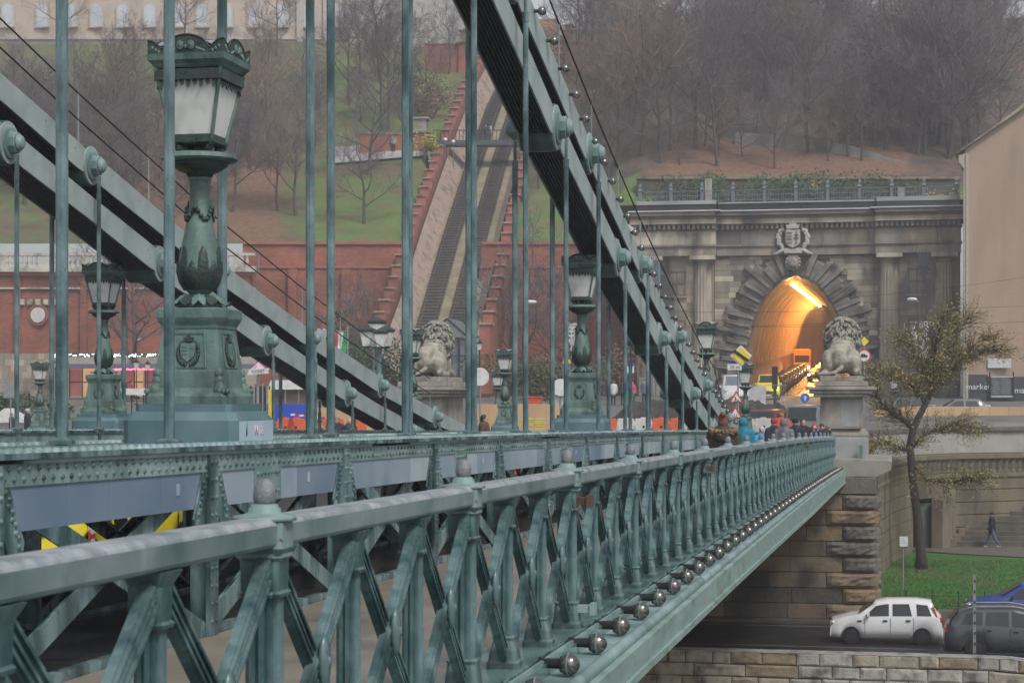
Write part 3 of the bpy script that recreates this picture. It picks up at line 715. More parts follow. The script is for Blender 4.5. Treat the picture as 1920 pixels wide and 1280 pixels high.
def lion(loc, label):
    t = thing('stone_lion', label, 'lion statue', loc); t.scale = (.95, .95, .93)
    rx = lambda a: Matrix.Rotation(R(a), 3, 'X')
    blob('body', [('e', (0, .62, .78), (.66, .72, .66)), ('e', (0, 1.5, 1.05), (.60, 1.1, .62), rx(8)), ('e', (0, 2.3, 1.2), (.64, .62, .85)),
        ('e', (.52, .62, .58), (.34, .66, .58), rx(-20)), ('e', (-.52, .62, .58), (.34, .66, .58), rx(-20)),
        ('t', [(.66, .15, .16), (.70, .7, .13), (.72, 1.35, .12)], [.15, .16, .13]), ('t', [(-.66, .15, .16), (-.70, .7, .13), (-.72, 1.35, .12)], [.15, .16, .13]),
        ('t', [(.42, 2.3, .8), (.46, 2.5, .3), (.46, 3.4, .17)], [.25, .2, .15]), ('t', [(-.42, 2.3, .8), (-.46, 2.5, .3), (-.46, 3.4, .17)], [.25, .2, .15]),
        ('e', (0, 2.75, 1.95), (.42, .48, .46)), ('e', (0, 3.15, 1.80), (.25, .28, .24)), ('e', (.3, 2.62, 2.38), (.09, .06, .12)), ('e', (-.3, 2.62, 2.38), (.09, .06, .12)),
        ('t', [(0, -.02, .35), (-.25, -.16, .16), (-.6, -.14, .11), (-.92, .1, .10), (-1.0, .3, .12)], [.10, .09, .08, .09, .13])], .045, lions, t, smooth=1, disp=.05, dscale=.25)
    cm_ = Vector((0, 2.15, 1.62)); rr = Vector((.80, .85, .98))
    blob('mane_mass', [('e', cm_, (.76, .80, .94)), ('e', (0, 1.75, 1.35), (.60, .6, .62))], .06, mane_m, t, smooth=1, disp=.08, dscale=.2)
    b = MB(); b.smooth = True; rs = random.Random(5)
    for i in range(330):                      # locks of the mane
        th = rs.uniform(0, 2 * PI); ph = rs.uniform(.05, 2.35)
        def S_(ph_, th_, k=1.0): return cm_ + Vector((rr.x * math.sin(ph_) * math.cos(th_), rr.y * math.sin(ph_) * math.sin(th_), rr.z * math.cos(ph_))) * k
        L = rs.uniform(.16, .34); w = rs.uniform(-.22, .22)
        b.tube([S_(ph, th, .95), S_(ph + L * .4, th + w * .5, 1.02), S_(ph + L * .8, th + w, 1.03), S_(ph + L * 1.15, th + w * .7, .97)], [.02, .052, .045, .008], 5)
    b.build('mane', mane_m, t, world=False)
    b = MB(); b.bb(-.86, .86, -.25, 3.75, -.20, 0.02); b.build('statue_base', lime, t, world=False, bevel=.02)
    return t
def pedestal(x, y, label):
    z = camb(77)                              # deck level there ~ z-1.6
    t = thing('lion_pedestal', label, 'pedestal', (x, y, z - 1.75))
    def slab(nm, hx, y0, y1, z0, z1, m=lime, bev=.02, taper=None):
        b = MB(); b.bb(x - hx, x + hx, y + y0, y + y1, z0, z1); return b.build(nm, m, t, bevel=bev)
    top = .54
    slab('top_slab', 1.02, -.28, 4.2, top - .20, top - .0)
    for i, (h, e) in enumerate(((.90 + .22, .36), (.90 + .16, .30), (.90 + .08, .22))):
        slab('cornice', h + .24 - .08 * i, -.62 + .1 * i, 4.4 - .1 * i, top - .21 - .14 * (i + 1), top - .21 - .14 * i - .003)
    slab('shaft', .80, -.05, 4.0, -1.35, top - .63, lime)
    b = MB(); b.bb(x + .02, x + .72, y - .062, y - .04, -1.25, top - .72); b.build('stone_panel', marb, t)
    b = MB(); b.bb(x - .78, x - .06, y - .058, y - .04, -1.25, top - .72); b.build('stone_panel', lime, t)
    b = MB(); b.sqlathe([(1.0, -1.68), (1.02, -1.60), (.98, -1.5), (.84, -1.34)], c=(x + .06, y + 1.0, 0)); b.build('torus_moulding', lime, t)
    b = MB(); b.bb(x - .9, x + 1.04, y - .04, y + 4.1, -3.1, -1.68); b.build('lower_block', marb, t, bevel=.02)
    return t, top
pt, ptop = pedestal(-2.15, 77.2, 'weathered stone pedestal at the end of the railing, carrying the right lion')
pt['category'] = 'pedestal'
lion((-2.15, 77.5, ptop + .19), 'pale stone lion seen from behind on the right pedestal, tunnel beyond')
p2_, _ = pedestal(-19.3, 77.6, 'stone pedestal beyond the far chain, carrying the left lion')
p2_['category'] = 'pedestal'
lion((-19.3, 77.9, ptop + .19), 'stone lion on the left pedestal, turned away behind the hanger rods')
b = MB(); b.bb(-1.42, -1.28, 76.72, 76.98, -2.55, -1.98); b.build('junction_box', green_l, pt)
b = MB(); b.tube([(-1.4, 76.8, -2.5), (-1.42, 76.7, -2.8), (-1.3, 76.6, -3.05), (-1.05, 76.7, -3.12)], .03, 6); b.build('drain_pipe', blackm, pt)
# ---------------------------------------------------------------- abutment under the bridge end
ston = [mat('abutment_stone_%s' % n, c, tuple(x * .75 for x in c), rough=.7, scale=1.6, grime=(.03, .024, .018), gscale=.7, bump=.6, streak=2, bscale=8) for n, c in
        (('tan', (.19, .145, .095)), ('brown', (.14, .10, .06)), ('grey', (.135, .12, .10)), ('ochre', (.21, .15, .085)), ('dark', (.075, .062, .048)))]
ZR = -8.6
ab = thing('abutment', 'brown coursed stone abutment under the bridge end with bulging rusticated corner', 'abutment', (-8, 73.6, ZR))
b = MB(); b.bb(-24, -.95, 73.75, 90, ZR - .5, -3.2); b.build('core_wall', ston[4], ab)
AX = -.82
rs = random.Random(3); nrow = 8; zt = -3.75; hrow = (zt - (ZR + .12)) / nrow
for r in range(nrow):
    z0_, z1_ = ZR + .12 + r * hrow, ZR + .12 + (r + 1) * hrow - .03
    x = AX - (1.75 if r % 2 == 0 else 1.15)
    for (xa, xb) in ((x, AX + .12),):         # bulging corner stones
        c_ = ston[rs.choice((0, 3, 2))]; b = MB(); b.smooth = False
        nx, nz = 9, 5; vs = []
        for i in range(nx + 1):
            for j in range(nz + 1):
                u, v = i / nx, j / nz; e = min(u, 1 - u, v, 1 - v); bu = .0 if e < .01 else (.13 if e > .15 else .10) + rs.uniform(-.03, .04)
                vs.append((xa + (xb - xa) * u, 73.66 - bu, z0_ + (z1_ - z0_) * v))
        b.add(vs, [(i * (nz + 1) + j, (i + 1) * (nz + 1) + j, (i + 1) * (nz + 1) + j + 1, i * (nz + 1) + j + 1) for i in range(nx) for j in range(nz)])
        vs = []                               # side face of the same stone
        yb_ = 73.66 + (1.4 if r % 2 else 2.1)
        for i in range(nx + 1):
            for j in range(nz + 1):
                u, v = i / nx, j / nz; e = min(u, 1 - u, v, 1 - v); bu = .0 if e < .01 else (.13 if e > .15 else .10) + rs.uniform(-.03, .04)
                vs.append((xb + bu, 73.66 + (yb_ - 73.66) * u, z0_ + (z1_ - z0_) * v))
        b.add(vs, [(i * (nz + 1) + j, (i + 1) * (nz + 1) + j, (i + 1) * (nz + 1) + j + 1, i * (nz + 1) + j + 1) for i in range(nx) for j in range(nz)])
        b.bb(xa, xb, 73.665, yb_, z0_, z1_)
        b.build('rusticated_stone', c_, ab)
    xr = x - .03
    while xr > -24:
        w = rs.uniform(1.3, 2.4); b = MB(); d_ = rs.uniform(0, .015); b.bb(xr - w, xr, 73.68 - d_, 73.8, z0_, z1_); b.build('stone', ston[rs.choice((0, 0, 1, 2, 3, 1, 4))], ab, bevel=.012); xr -= w + .02
b = MB(); b.bb(-24, AX + .2, 73.55, 73.8, ZR - .1, ZR + .11); b.build('base_course', ston[4], ab)
b = MB(); b.bb(-2.9, AX + .1, 73.6, 78, -3.74, -3.12); b.build('neck_block', ston[2], ab, bevel=.02)
b = MB(); b.prism([(-3.0, -3.11), (-.75, -3.11), (-.2, -2.86), (-.16, -2.70), (-.16, -2.55), (-.3, -2.50), (-3.0, -2.50)], (0, 74.3, 0), (1, 0, 0), (0, 0, 1), (0, 8, 0)); b.build('ledge_slab', mat('ledge_stone', (.22, .215, .185), (.32, .31, .27), rough=.85, scale=1, grime=(.09, .09, .07), gscale=1, bump=.2), ab)
for i in range(2):
    b = MB(); b.bb(-2.7 + i * 1.1, -1.95 + i * 1.1, 74.0, 74.5, -3.74, -3.12); b.build('dentil', ston[2], ab, bevel=.02)
# ---------------------------------------------------------------- quay road, parapet, lawn
S('quay_road', (lambda b: (b.bb(-90, 70, 60.9, 73.6, ZR - .6, ZR), b)[1])(MB()), mat('wet_asphalt', (.008, .008, .009), (.016, .016, .017), rough=.42, scale=.8, bscale=50, bump=.1))
for yy_, w_ in ((72.2, .07), (66.4, .06)):
    b = MB(); b.bb(-90, 60, yy_, yy_ + w_, ZR, ZR + .004); S('road_marking', b, mat('worn_white_line', (.25, .25, .24), (.12, .12, .12), rough=.6, scale=3))
b = MB(); b.bb(-24, AX + .3, 73.0, 73.55, ZR - .1, ZR + .12); S('kerb', b, ston[4])
par = thing('quay_parapet', 'pale coursed stone quay wall along the bottom edge, stepping down to the right', 'stone wall', (0, 60.7, -12))
pst = [mat('parapet_stone_%s' % n, c, tuple(x * .72 for x in c), rough=.85, scale=3, grime=tuple(x * .35 for x in c), gscale=2.2, bump=.5, bscale=14) for n, c in (('cream', (.36, .32, .25)), ('tan', (.30, .24, .16)), ('grey', (.34, .33, .30)), ('pale', (.42, .40, .36)))]
PY = 60.2
def pzt(x):                                   # top of the parapet: level, then falling to the right
    return -8.0 if x < 3.2 else -8.0 - .085 * (x - 3.2) - .012 * (x - 3.2) ** 2
b = MB(); xs = [-16 + i * .9 for i in range(30)]
for xa, xb in zip(xs, xs[1:]):
    if xb > 8.6: break
    b.add([(xa, PY + .06, pzt(xa) - .03), (xb, PY + .06, pzt(xb) - .03), (xb, PY + .66, pzt(xb) - .03), (xa, PY + .66, pzt(xa) - .03), (xa, PY + .06, -13), (xb, PY + .06, -13), (xb, PY + .66, -13), (xa, PY + .66, -13)], [(0, 1, 2, 3), (5, 4, 7, 6), (4, 5, 1, 0), (6, 7, 3, 2), (4, 0, 3, 7), (1, 5, 6, 2)])
b.build('mortar_core', mat('dark_mortar', (.05, .04, .03), rough=.9), par)
rs = random.Random(11); hr = .40
for r in range(7):
    x = -12 + rs.uniform(0, .5)
    while x < 8.0:
        w = rs.uniform(.55, 1.25) * (1.35 if r == 1 else 1); xb = min(x + w, 8.4)
        za, zb = pzt(x) - r * hr, pzt(xb) - r * hr; q = rs.uniform(-.02, .03); b = MB()
        j = lambda: rs.uniform(-.012, .012)
        f = [(x + .012, za - hr + .012 + j()), (xb - .012, zb - hr + .012 + j()), (xb - .012, zb - .012 + j()), (x + .012, za - .012 + j())]
        vs = [(p[0], PY + .1, p[1]) for p in f] + [(p[0], PY - q, p[1]) for p in f] + [((f[0][0] * (1 - u) * (1 - v) + f[1][0] * u * (1 - v) + f[2][0] * u * v + f[3][0] * (1 - u) * v), PY - q - rs.uniform(.02, .05), (f[0][1] * (1 - u) * (1 - v) + f[1][1] * u * (1 - v) + f[2][1] * u * v + f[3][1] * (1 - u) * v)) for u, v in ((.12, .15), (.88, .15), (.88, .85), (.12, .85))]
        b.add(vs, [(0, 1, 5, 4), (1, 2, 6, 5), (2, 3, 7, 6), (3, 0, 4, 7), (4, 5, 9, 8), (5, 6, 10, 9), (6, 7, 11, 10), (7, 4, 8, 11), (8, 9, 10, 11)])
        m_ = pst[rs.choice((0, 1, 1, 0) if x < -4 else (0, 2, 3, 3, 2, 1) if x < 6 else (2, 2, 0))]
        b.build('stone', m_, par); x = xb
for xa in [x_ * 1.1 - 12 for x_ in range(19)]:
    b = MB(); xb = min(xa + 1.09, 8.4)
    b.add([(xa, PY - .03, pzt(xa)), (xb, PY - .03, pzt(xb)), (xb, PY + .68, pzt(xb)), (xa, PY + .68, pzt(xa)), (xa, PY - .03, pzt(xa) - .025), (xb, PY - .03, pzt(xb) - .025), (xb, PY + .68, pzt(xb) - .025), (xa, PY + .68, pzt(xa) - .025)], [(0, 1, 2, 3), (5, 4, 7, 6), (4, 5, 1, 0), (6, 7, 3, 2), (4, 0, 3, 7), (1, 5, 6, 2)])
    b.build('coping_stone', pst[2], par)
S('river', (lambda b: (b.bb(-200, 200, -60, 60.2, -13.2, -13), b)[1])(MB()), mat('river_water', (.035, .04, .035), (.05, .055, .05), rough=.12, scale=.5, bump=.3, bscale=1.5))
S('lower_bank', (lambda b: (b.bb(8.4, 70, 52, 61, -9.9, -9.7), b)[1])(MB()), mat('bare_earth', (.05, .045, .035), (.08, .07, .05), rough=.9, scale=2))
grassm = mat('lawn_grass', (.02, .095, .008), (.035, .13, .012), rough=.8, scale=.6, grime=(.085, .075, .03), gscale=.55, bump=.4, bscale=30)
def lz(y): return -8.25 + (y - 75) * .012
b = MB(); b.smooth = True
for i in range(16):
    for j in range(8):
        x0_, x1_ = AX + .2 + i * 2.5, AX + .2 + (i + 1) * 2.5; y0_, y1_ = 74.6 + j * 3.6, 74.6 + (j + 1) * 3.6
        b.quad((x0_, y0_, lz(y0_)), (x1_, y0_, lz(y0_)), (x1_, y1_, lz(y1_)), (x0_, y1_, lz(y1_)))
S('lawn', b, grassm)
b = MB(); b.bb(AX + .25, 45, 73.9, 74.6, ZR - .2, -8.12); S('kerb', b, ston[2])
b = MB(); b.bb(AX + .25, 45, 73.6, 73.9, ZR - .2, -8.42); S('kerb', b, ston[4])
b = MB(); rs = random.Random(2)
for i in range(26000):
    y = 74.7 + 21 * rs.random() ** 1.3; x = rs.uniform(AX + .3, 14.5); z = lz(y); h = rs.uniform(.04, .11); a = rs.uniform(0, PI); w = .012 + .02 * rs.random()
    dx, dy = w * math.cos(a), w * math.sin(a); b.add([(x - dx, y - dy, z), (x + dx, y + dy, z), (x + rs.uniform(-.04, .04), y + rs.uniform(-.04, .04), z + h)], [(0, 1, 2)])
tag(b.build('grass', mat('grass_blade', (.025, .13, .01), (.05, .18, .015), rough=.7, scale=1.4, bump=0, grime=(.10, .10, .03), gscale=.8, ramp=(.3, .7))), 'short green grass blades covering the lawn', 'grass', kind='stuff')
b = MB()
for i in range(700):
    y = 75 + 20 * rs.random(); x = rs.uniform(AX + .3, 14); r = rs.uniform(.03, .06); a = rs.uniform(0, 6); z = lz(y) + .06
    b.add([(x + r * math.cos(a + k_ * PI / 2) * (1 if k_ % 2 else .6), y + r * math.sin(a + k_ * PI / 2), z + rs.uniform(0, .03)) for k_ in range(4)], [(0, 1, 2, 3)])
leafm = mat('fallen_leaf', (.22, .13, .03), (.14, .06, .02), rough=.8, scale=8, bump=0)
tag(b.build('fallen_leaves', leafm), 'scattered brown leaves lying on the lawn', 'leaves', kind='stuff')
ft = thing('low_iron_fence', 'low black iron fence along the road edge of the lawn', 'fence', (8, 74.75, -8.2))
for i in range(22):
    x = AX + 1.2 + i * .97
    b = MB(); b.cyl((x, 74.75, -8.2), (x, 74.75, -7.5), .022, .022, 6); b.ball((x, 74.75, -7.47), .04, 6, 4); b.ball((x, 74.75, -7.68), .03, 6, 4); b.build('post', wire, ft)
for z in (-7.63, -8.0):
    b = MB(); b.cyl((AX + 1, 74.75, z), (AX + 1.2 + 21 * .97, 74.75, z), .014, .014, 5); b.build('rail', wire, ft)
# ---------------------------------------------------------------- retaining wall, balustrade, stairs
wst = mat('retaining_wall_stone', (.13, .105, .07), (.19, .155, .105), rough=.85, scale=.8, grime=(.07, .06, .045), gscale=.5, bump=.25, streak=2)
wl = thing('curved_retaining_wall', 'curved tan block retaining wall beside the lawn, topped by a stone balustrade', 'wall', W(1720, 1030, 96))
def cpts(lst): return [W(px, 740, d) for px, d in lst]
base = cpts([(1625, 79), (1650, 86), (1675, 92), (1700, 96), (1712, 98)])
zw0, zw1 = -8.3, -4.35
segl = []
for a_, b_ in zip(base, base[1:]): segl.append((a_, b_))
P2_ = cpts([(1792, 101), (1830, 101.5), (1870, 102), (1990, 104)])
for a_, b_ in zip(P2_, P2_[1:]): segl.append((a_, b_))
rows = 6; hrw = (zw1 - zw0) / rows
def wallblock(a_, b_, z0_, z1_, th, nm, m_, par_, bev=.015):
    a_ = Vector((a_.x, a_.y, 0)); b_ = Vector((b_.x, b_.y, 0)); d_ = (b_ - a_).normalized(); n_ = Vector((-d_.y, d_.x, 0))
    b = MB(); b.prism([(0, z0_), ((b_ - a_).length, z0_), ((b_ - a_).length, z1_), (0, z1_)], a_, d_, (0, 0, 1), n_ * th); return b.build(nm, m_, par_, bevel=bev)
for a_, b_ in segl:
    wallblock(a_ + Vector((0, .12, 0)), b_ + Vector((0, .12, 0)), zw0, zw1, .8, 'core_wall', ston[4], wl, 0)
    for r in range(rows):
        wallblock(a_, b_, zw0 + r * hrw + .03, zw0 + (r + 1) * hrw - .01, .2, 'stone', wst, wl)
dl, dr = W(1712, 740, 98), W(1792, 740, 101)
wallblock(dl, dr, -5.35, zw1, .8, 'lintel', wst, wl); wallblock(dl + Vector((0, 1.4, 0)), dr + Vector((0, 1.4, 0)), -8.3, -5.3, .2, 'door_recess', ston[4], wl, 0)
wallblock(W(1718, 740, 99.2), W(1752, 740, 99.4), -8.2, -5.6, .1, 'grey_door', mat('grey_metal_door', (.10, .11, .11), rough=.5, scale=2), wl)
wallblock(W(1768, 740, 98.6), W(1792, 740, 100.8), -8.3, -5.35, .6, 'jamb', wst, wl)
allp = base + P2_
for a_, b_ in zip(allp, allp[1:]):
    wallblock(a_ + Vector((0, -.12, 0)), b_ + Vector((0, -.12, 0)), zw1, zw1 + .22, 1.1, 'string_course', wst, wl)
    wallblock(a_ + Vector((0, -.05, 0)), b_ + Vector((0, -.05, 0)), zw1 + .98, zw1 + 1.22, .5, 'handrail', wst, wl)
    L = (b_ - a_).length; nb_ = max(2, int(L / .42)); d_ = (b_ - a_).normalized()
    for i in range(nb_):
        q = a_ + (b_ - a_) * ((i + .5) / nb_); b = MB(); b.sqlathe([(.11, 0), (.11, .1), (.075, .2), (.085, .45), (.075, .62), (.11, .68), (.11, .76)], c=(q.x, q.y + .2, zw1 + .22)); b.build('baluster', wst, wl)
st = thing('stone_stairs', 'dark worn stone steps climbing right behind the walking man', 'stairs', W(1850, 1030, 100))
for i in range(16):
    f = i / 15; a_ = W(1786 + 118 * f, 740, 99.5 + f * 6.5); e_ = W(2000, 740, 99.0 + f * 6.5)
    z = -8.05 + .235 * i; a_.z = e_.z = 0
    b = MB(); b.prism([(0, z - .3), ((e_ - a_).length, z - .3), ((e_ - a_).length, z + .20), (0, z + .20)], a_, (e_ - a_).normalized(), (0, 0, 1), Vector((0, .46, 0))); b.build('step', mat('stair_stone', (.06, .052, .042), (.10, .088, .07), rough=.8, scale=2) if i == 0 else MATS['stair_stone'], st, bevel=.01)
    b = MB(); b.prism([(-.35, z - .3), (0, z - .3), (0, z + .32), (-.35, z + .32)], a_, (e_ - a_).normalized(), (0, 0, 1), Vector((0, .46, 0))); b.build('string_stone', wst, st, bevel=.01)
b = MB(); b.add([W(1700, 1036, 98), W(1790, 1044, 96), W(1990, 1062, 93), W(1990, 1030, 101), W(1790, 1016, 104.5), W(1712, 1018, 104)], [(0, 1, 2, 3, 4, 5)])
for i, v in enumerate(b.v): b.v[i] = (v[0], v[1], lz(v[1]) + .05)
S('path', b, mat('wet_paving', (.10, .085, .075), (.15, .13, .115), rough=.4, scale=1))
# upper light parapet wall with mossy ledge
up = thing('upper_parapet', 'pale grey curved parapet wall behind the balustrade, dark coping and mossy ledge', 'wall', W(1800, 850, 106))
upts = cpts([(1622, 92), (1660, 99), (1720, 105), (1800, 108), (1880, 109), (2000, 110)])
pgrey = mat('pale_grey_render', (.27, .26, .24), (.36, .35, .33), rough=.85, scale=.6, grime=(.15, .145, .125), gscale=.5, bump=.1, streak=2)
moss = mat('mossy_stone', (.045, .075, .015), (.10, .09, .06), rough=.9, scale=.7, bump=.3)
for a_, b_ in zip(upts, upts[1:]):
    wallblock(a_, b_, -4.5, -2.05, .5, 'wall_face', pgrey, up, 0)
    wallblock(a_ + Vector((0, -.2, 0)), b_ + Vector((0, -.2, 0)), -2.05, -1.80, .9, 'coping', ston[2], up)
    wallblock(a_ + Vector((0, -.45, 0)), b_ + Vector((0, -.45, 0)), -3.55, -3.25, .5, 'mossy_ledge', moss, up)
    wallblock(a_ + Vector((0, -.2, 0)), b_ + Vector((0, -.2, 0)), -4.4, -3.56, .3, 'lower_wall', ston[4], up, 0)
# terrace between the balustrade and the parapet, and the upper ground
b = MB()
for (a0, a1), (c0, c1) in zip(zip(allp, allp[1:]), zip(upts, upts[1:])): pass
tp = [Vector((v.x, v.y + .3, zw1 + .1)) for v in allp]; tq = [Vector((v.x, v.y, zw1 + .1)) for v in upts]
b.add(tp + tq[::-1], [tuple(range(len(tp) + len(tq)))]); S('terrace', b, moss)
def gz(X, Y):
    t = min(max((Y - 80) / 60, 0), 1); t = t * t * (3 - 2 * t); return -2.95 + 2.35 * t + .48 * min(max((Y - 138) / 24, 0), 1)
b = MB(); b.smooth = True; nx, ny = 40, 34
gx = lambda i: (-150 + 148 * i / 24) if i <= 24 else (-2 + 17 * (i - 24) / 10 if i <= 34 else 15 + 45 * (i - 34) / 6)
vs = []
for j in range(ny + 1):
    for i in range(nx + 1):
        X = gx(i); Y = 90.5 + 94 * j / ny
        lim = 0
        if X > -1.4:
            ux = [(p.x, p.y) for p in upts]; lim = ux[-1][1]
            for (xa, ya), (xb, yb) in zip(ux, ux[1:]):
                if xa <= X <= xb: lim = ya + (yb - ya) * (X - xa) / (xb - xa)
            lim += .45
        vs.append((X, max(Y, lim), gz(X, Y)))
b.add(vs, [(j * (nx + 1) + i, j * (nx + 1) + i + 1, (j + 1) * (nx + 1) + i + 1, (j + 1) * (nx + 1) + i) for j in range(ny) for i in range(nx)])
S('square_pavement', b, mat('grey_square_paving', (.10, .10, .10), (.15, .145, .14), rough=.55, scale=.5, bump=.1))
b = MB(); b.bb(-150, -1.2, 77.5, 90.6, -5, gz(0, 80)); S('embankment_pavement', b, MATS['grey_square_paving'])
b = MB(); b.bb(-150, -24, 76, 77.5, -13, -2.0); S('embankment_wall', b, wst)
# ---------------------------------------------------------------- tunnel portal
FY = 165.6; XC = -8.4; GZ = -.12
soot = [mat('portal_stone_%s' % n, c, tuple(x * .7 for x in c), rough=.9, scale=1.3, grime=(.07, .066, .063), gscale=.5, bump=.4, streak=3) for n, c in
        (('dark', (.15, .135, .118)), ('brown', (.29, .24, .18)), ('grey', (.26, .238, .205)), ('tan', (.40, .345, .265)), ('pale', (.52, .46, .37)))]
vous = mat('voussoir_stone', (.12, .108, .10), (.22, .20, .18), rough=.9, scale=1.6, grime=(.04, .037, .035), gscale=.8, bump=.5)
white_l = mat('lead_flashing', (.42, .45, .50), (.52, .55, .60), rough=.5, scale=.6)
pc = mat('concrete_coping', (.26, .275, .29), (.33, .345, .36), rough=.8, scale=.5, grime=(.2, .21, .22), gscale=.3)
tp_ = thing('tunnel_portal', 'sooty classical stone tunnel portal with fluted columns, jagged arch and crest', 'tunnel portal', (XC, FY, GZ))
HW = [(-1.0, 4.75), (-.6, 4.75), (1.8, 4.6), (3.2, 4.42), (4.5, 4.15), (6.5, 3.6), (7.6, 3.12), (8.7, 2.42), (9.4, 1.75), (9.85, 1.15), (10.2, 0)]
def hw(z):
    for (a, ha), (c, hc) in zip(HW, HW[1:]):
        if a <= z <= c: return ha + (hc - ha) * (z - a) / (c - a)
    return 0
# backing wall with the opening
b = MB(); n = 22; zz = [GZ + (10.2 - GZ) * i / n for i in range(n + 1)]
for s_ in (-1, 1):
    for za, zb in zip(zz, zz[1:]):
        q = [(XC + s_ * hw(za), FY + .05, za), (XC + s_ * 13.7, FY + .05, za), (XC + s_ * 13.7, FY + .05, zb), (XC + s_ * hw(zb), FY + .05, zb)]
        b.quad(*(q if s_ > 0 else q[::-1]))
b.bb(XC - 13.7, XC + 13.7, FY + .05, FY + .8, 10.2, 15.6); b.build('backing_wall', soot[0], tp_)
def rings(z, off=0):                          # a point of the arch edge pushed outwards by off
    h = hw(z); dz = .1; g = (hw(z + dz) - hw(z - dz)) / (2 * dz) if z < 10.0 else -2
    nx_, nz_ = 1.0, -g; L = math.hypot(nx_, nz_); return h + off * nx_ / L, z + off * nz_ / L
rs = random.Random(8)
arc = []; zc = GZ; 
fine = [GZ + (10.15 - GZ) * i / 400 for i in range(401)]
acc = 0; marks_ = [fine[0]]
for a, c in zip(fine, fine[1:]):
    acc += math.hypot(hw(a) - hw(c), c - a)
    if acc > .72: marks_.append(c); acc = 0
for s_ in (-1, 1):
    for i, (za, zb) in enumerate(zip(marks_, marks_[1:])):
        for lay in range(2):
            ro = (2.0, 2.65)[i % 2] + rs.uniform(-.45, .35); zm = (za + zb) / 2; z0_, z1_ = (za, zm) if lay == 0 else (zm, zb)
            if lay == 1: ro -= .3
            f = .38 - .2 * lay + rs.uniform(0, .12); b = MB(); p = []
            for (z_, o_) in ((z0_, -.05 + rs.uniform(-.12, .05)), (z0_, ro), (z1_, ro), (z1_, -.05)):
                x_, zz_ = rings(z_, o_); p.append((XC + s_ * x_, zz_))
            cx_ = sum(a[0] for a in p) / 4; cz_ = sum(a[1] for a in p) / 4
            vs = [(a[0], FY + .06, a[1]) for a in p] + [(a[0], FY - f * .7, a[1]) for a in p] + [(cx_ + (a[0] - cx_) * .86, FY - f - rs.uniform(0, .10), cz_ + (a[1] - cz_) * .78) for a in p]
            fs = [(0, 1, 5, 4), (1, 2, 6, 5), (2, 3, 7, 6), (3, 0, 4, 7), (4, 5, 9, 8), (5, 6, 10, 9), (6, 7, 11, 10), (7, 4, 8, 11), (8, 9, 10, 11)]
            if s_ < 0: fs = [f_[::-1] for f_ in fs]
            b.add(vs, fs); b.build('voussoir', vous, tp_)
# ashlar of the middle bay
r = 0; z = GZ
while z < 11.8:
    h = .47; zt_ = min(z + h, 11.85)
    for s_ in (-1, 1):
        x = 6.9
        while x > .4:
            w = rs.uniform(.8, 1.7); xi_ = x - w
            lim = 0
            for zq in (z, z + h / 2, z + h): 
                # clear of the arch stones
                l_ = 0
                for k in range(0, 60):
                    za = GZ + 10.7 * k / 59
                    xx_, z2 = rings(za, 2.0)
                    if abs(z2 - zq) < .35: l_ = max(l_, xx_)
                lim = max(lim, l_)
            if x - lim < .25 and lim > 0: break
            xi_ = max(xi_, lim)
            b = MB(); b.bb(XC + s_ * x, XC + s_ * xi_ + s_ * .02, FY - .05 - rs.uniform(0, .04), FY + .1, z, zt_ - .02)
            b.build('stone', soot[rs.choice((0, 1, 2, 2, 3, 3, 1, 4))], tp_); x = xi_
    z += h
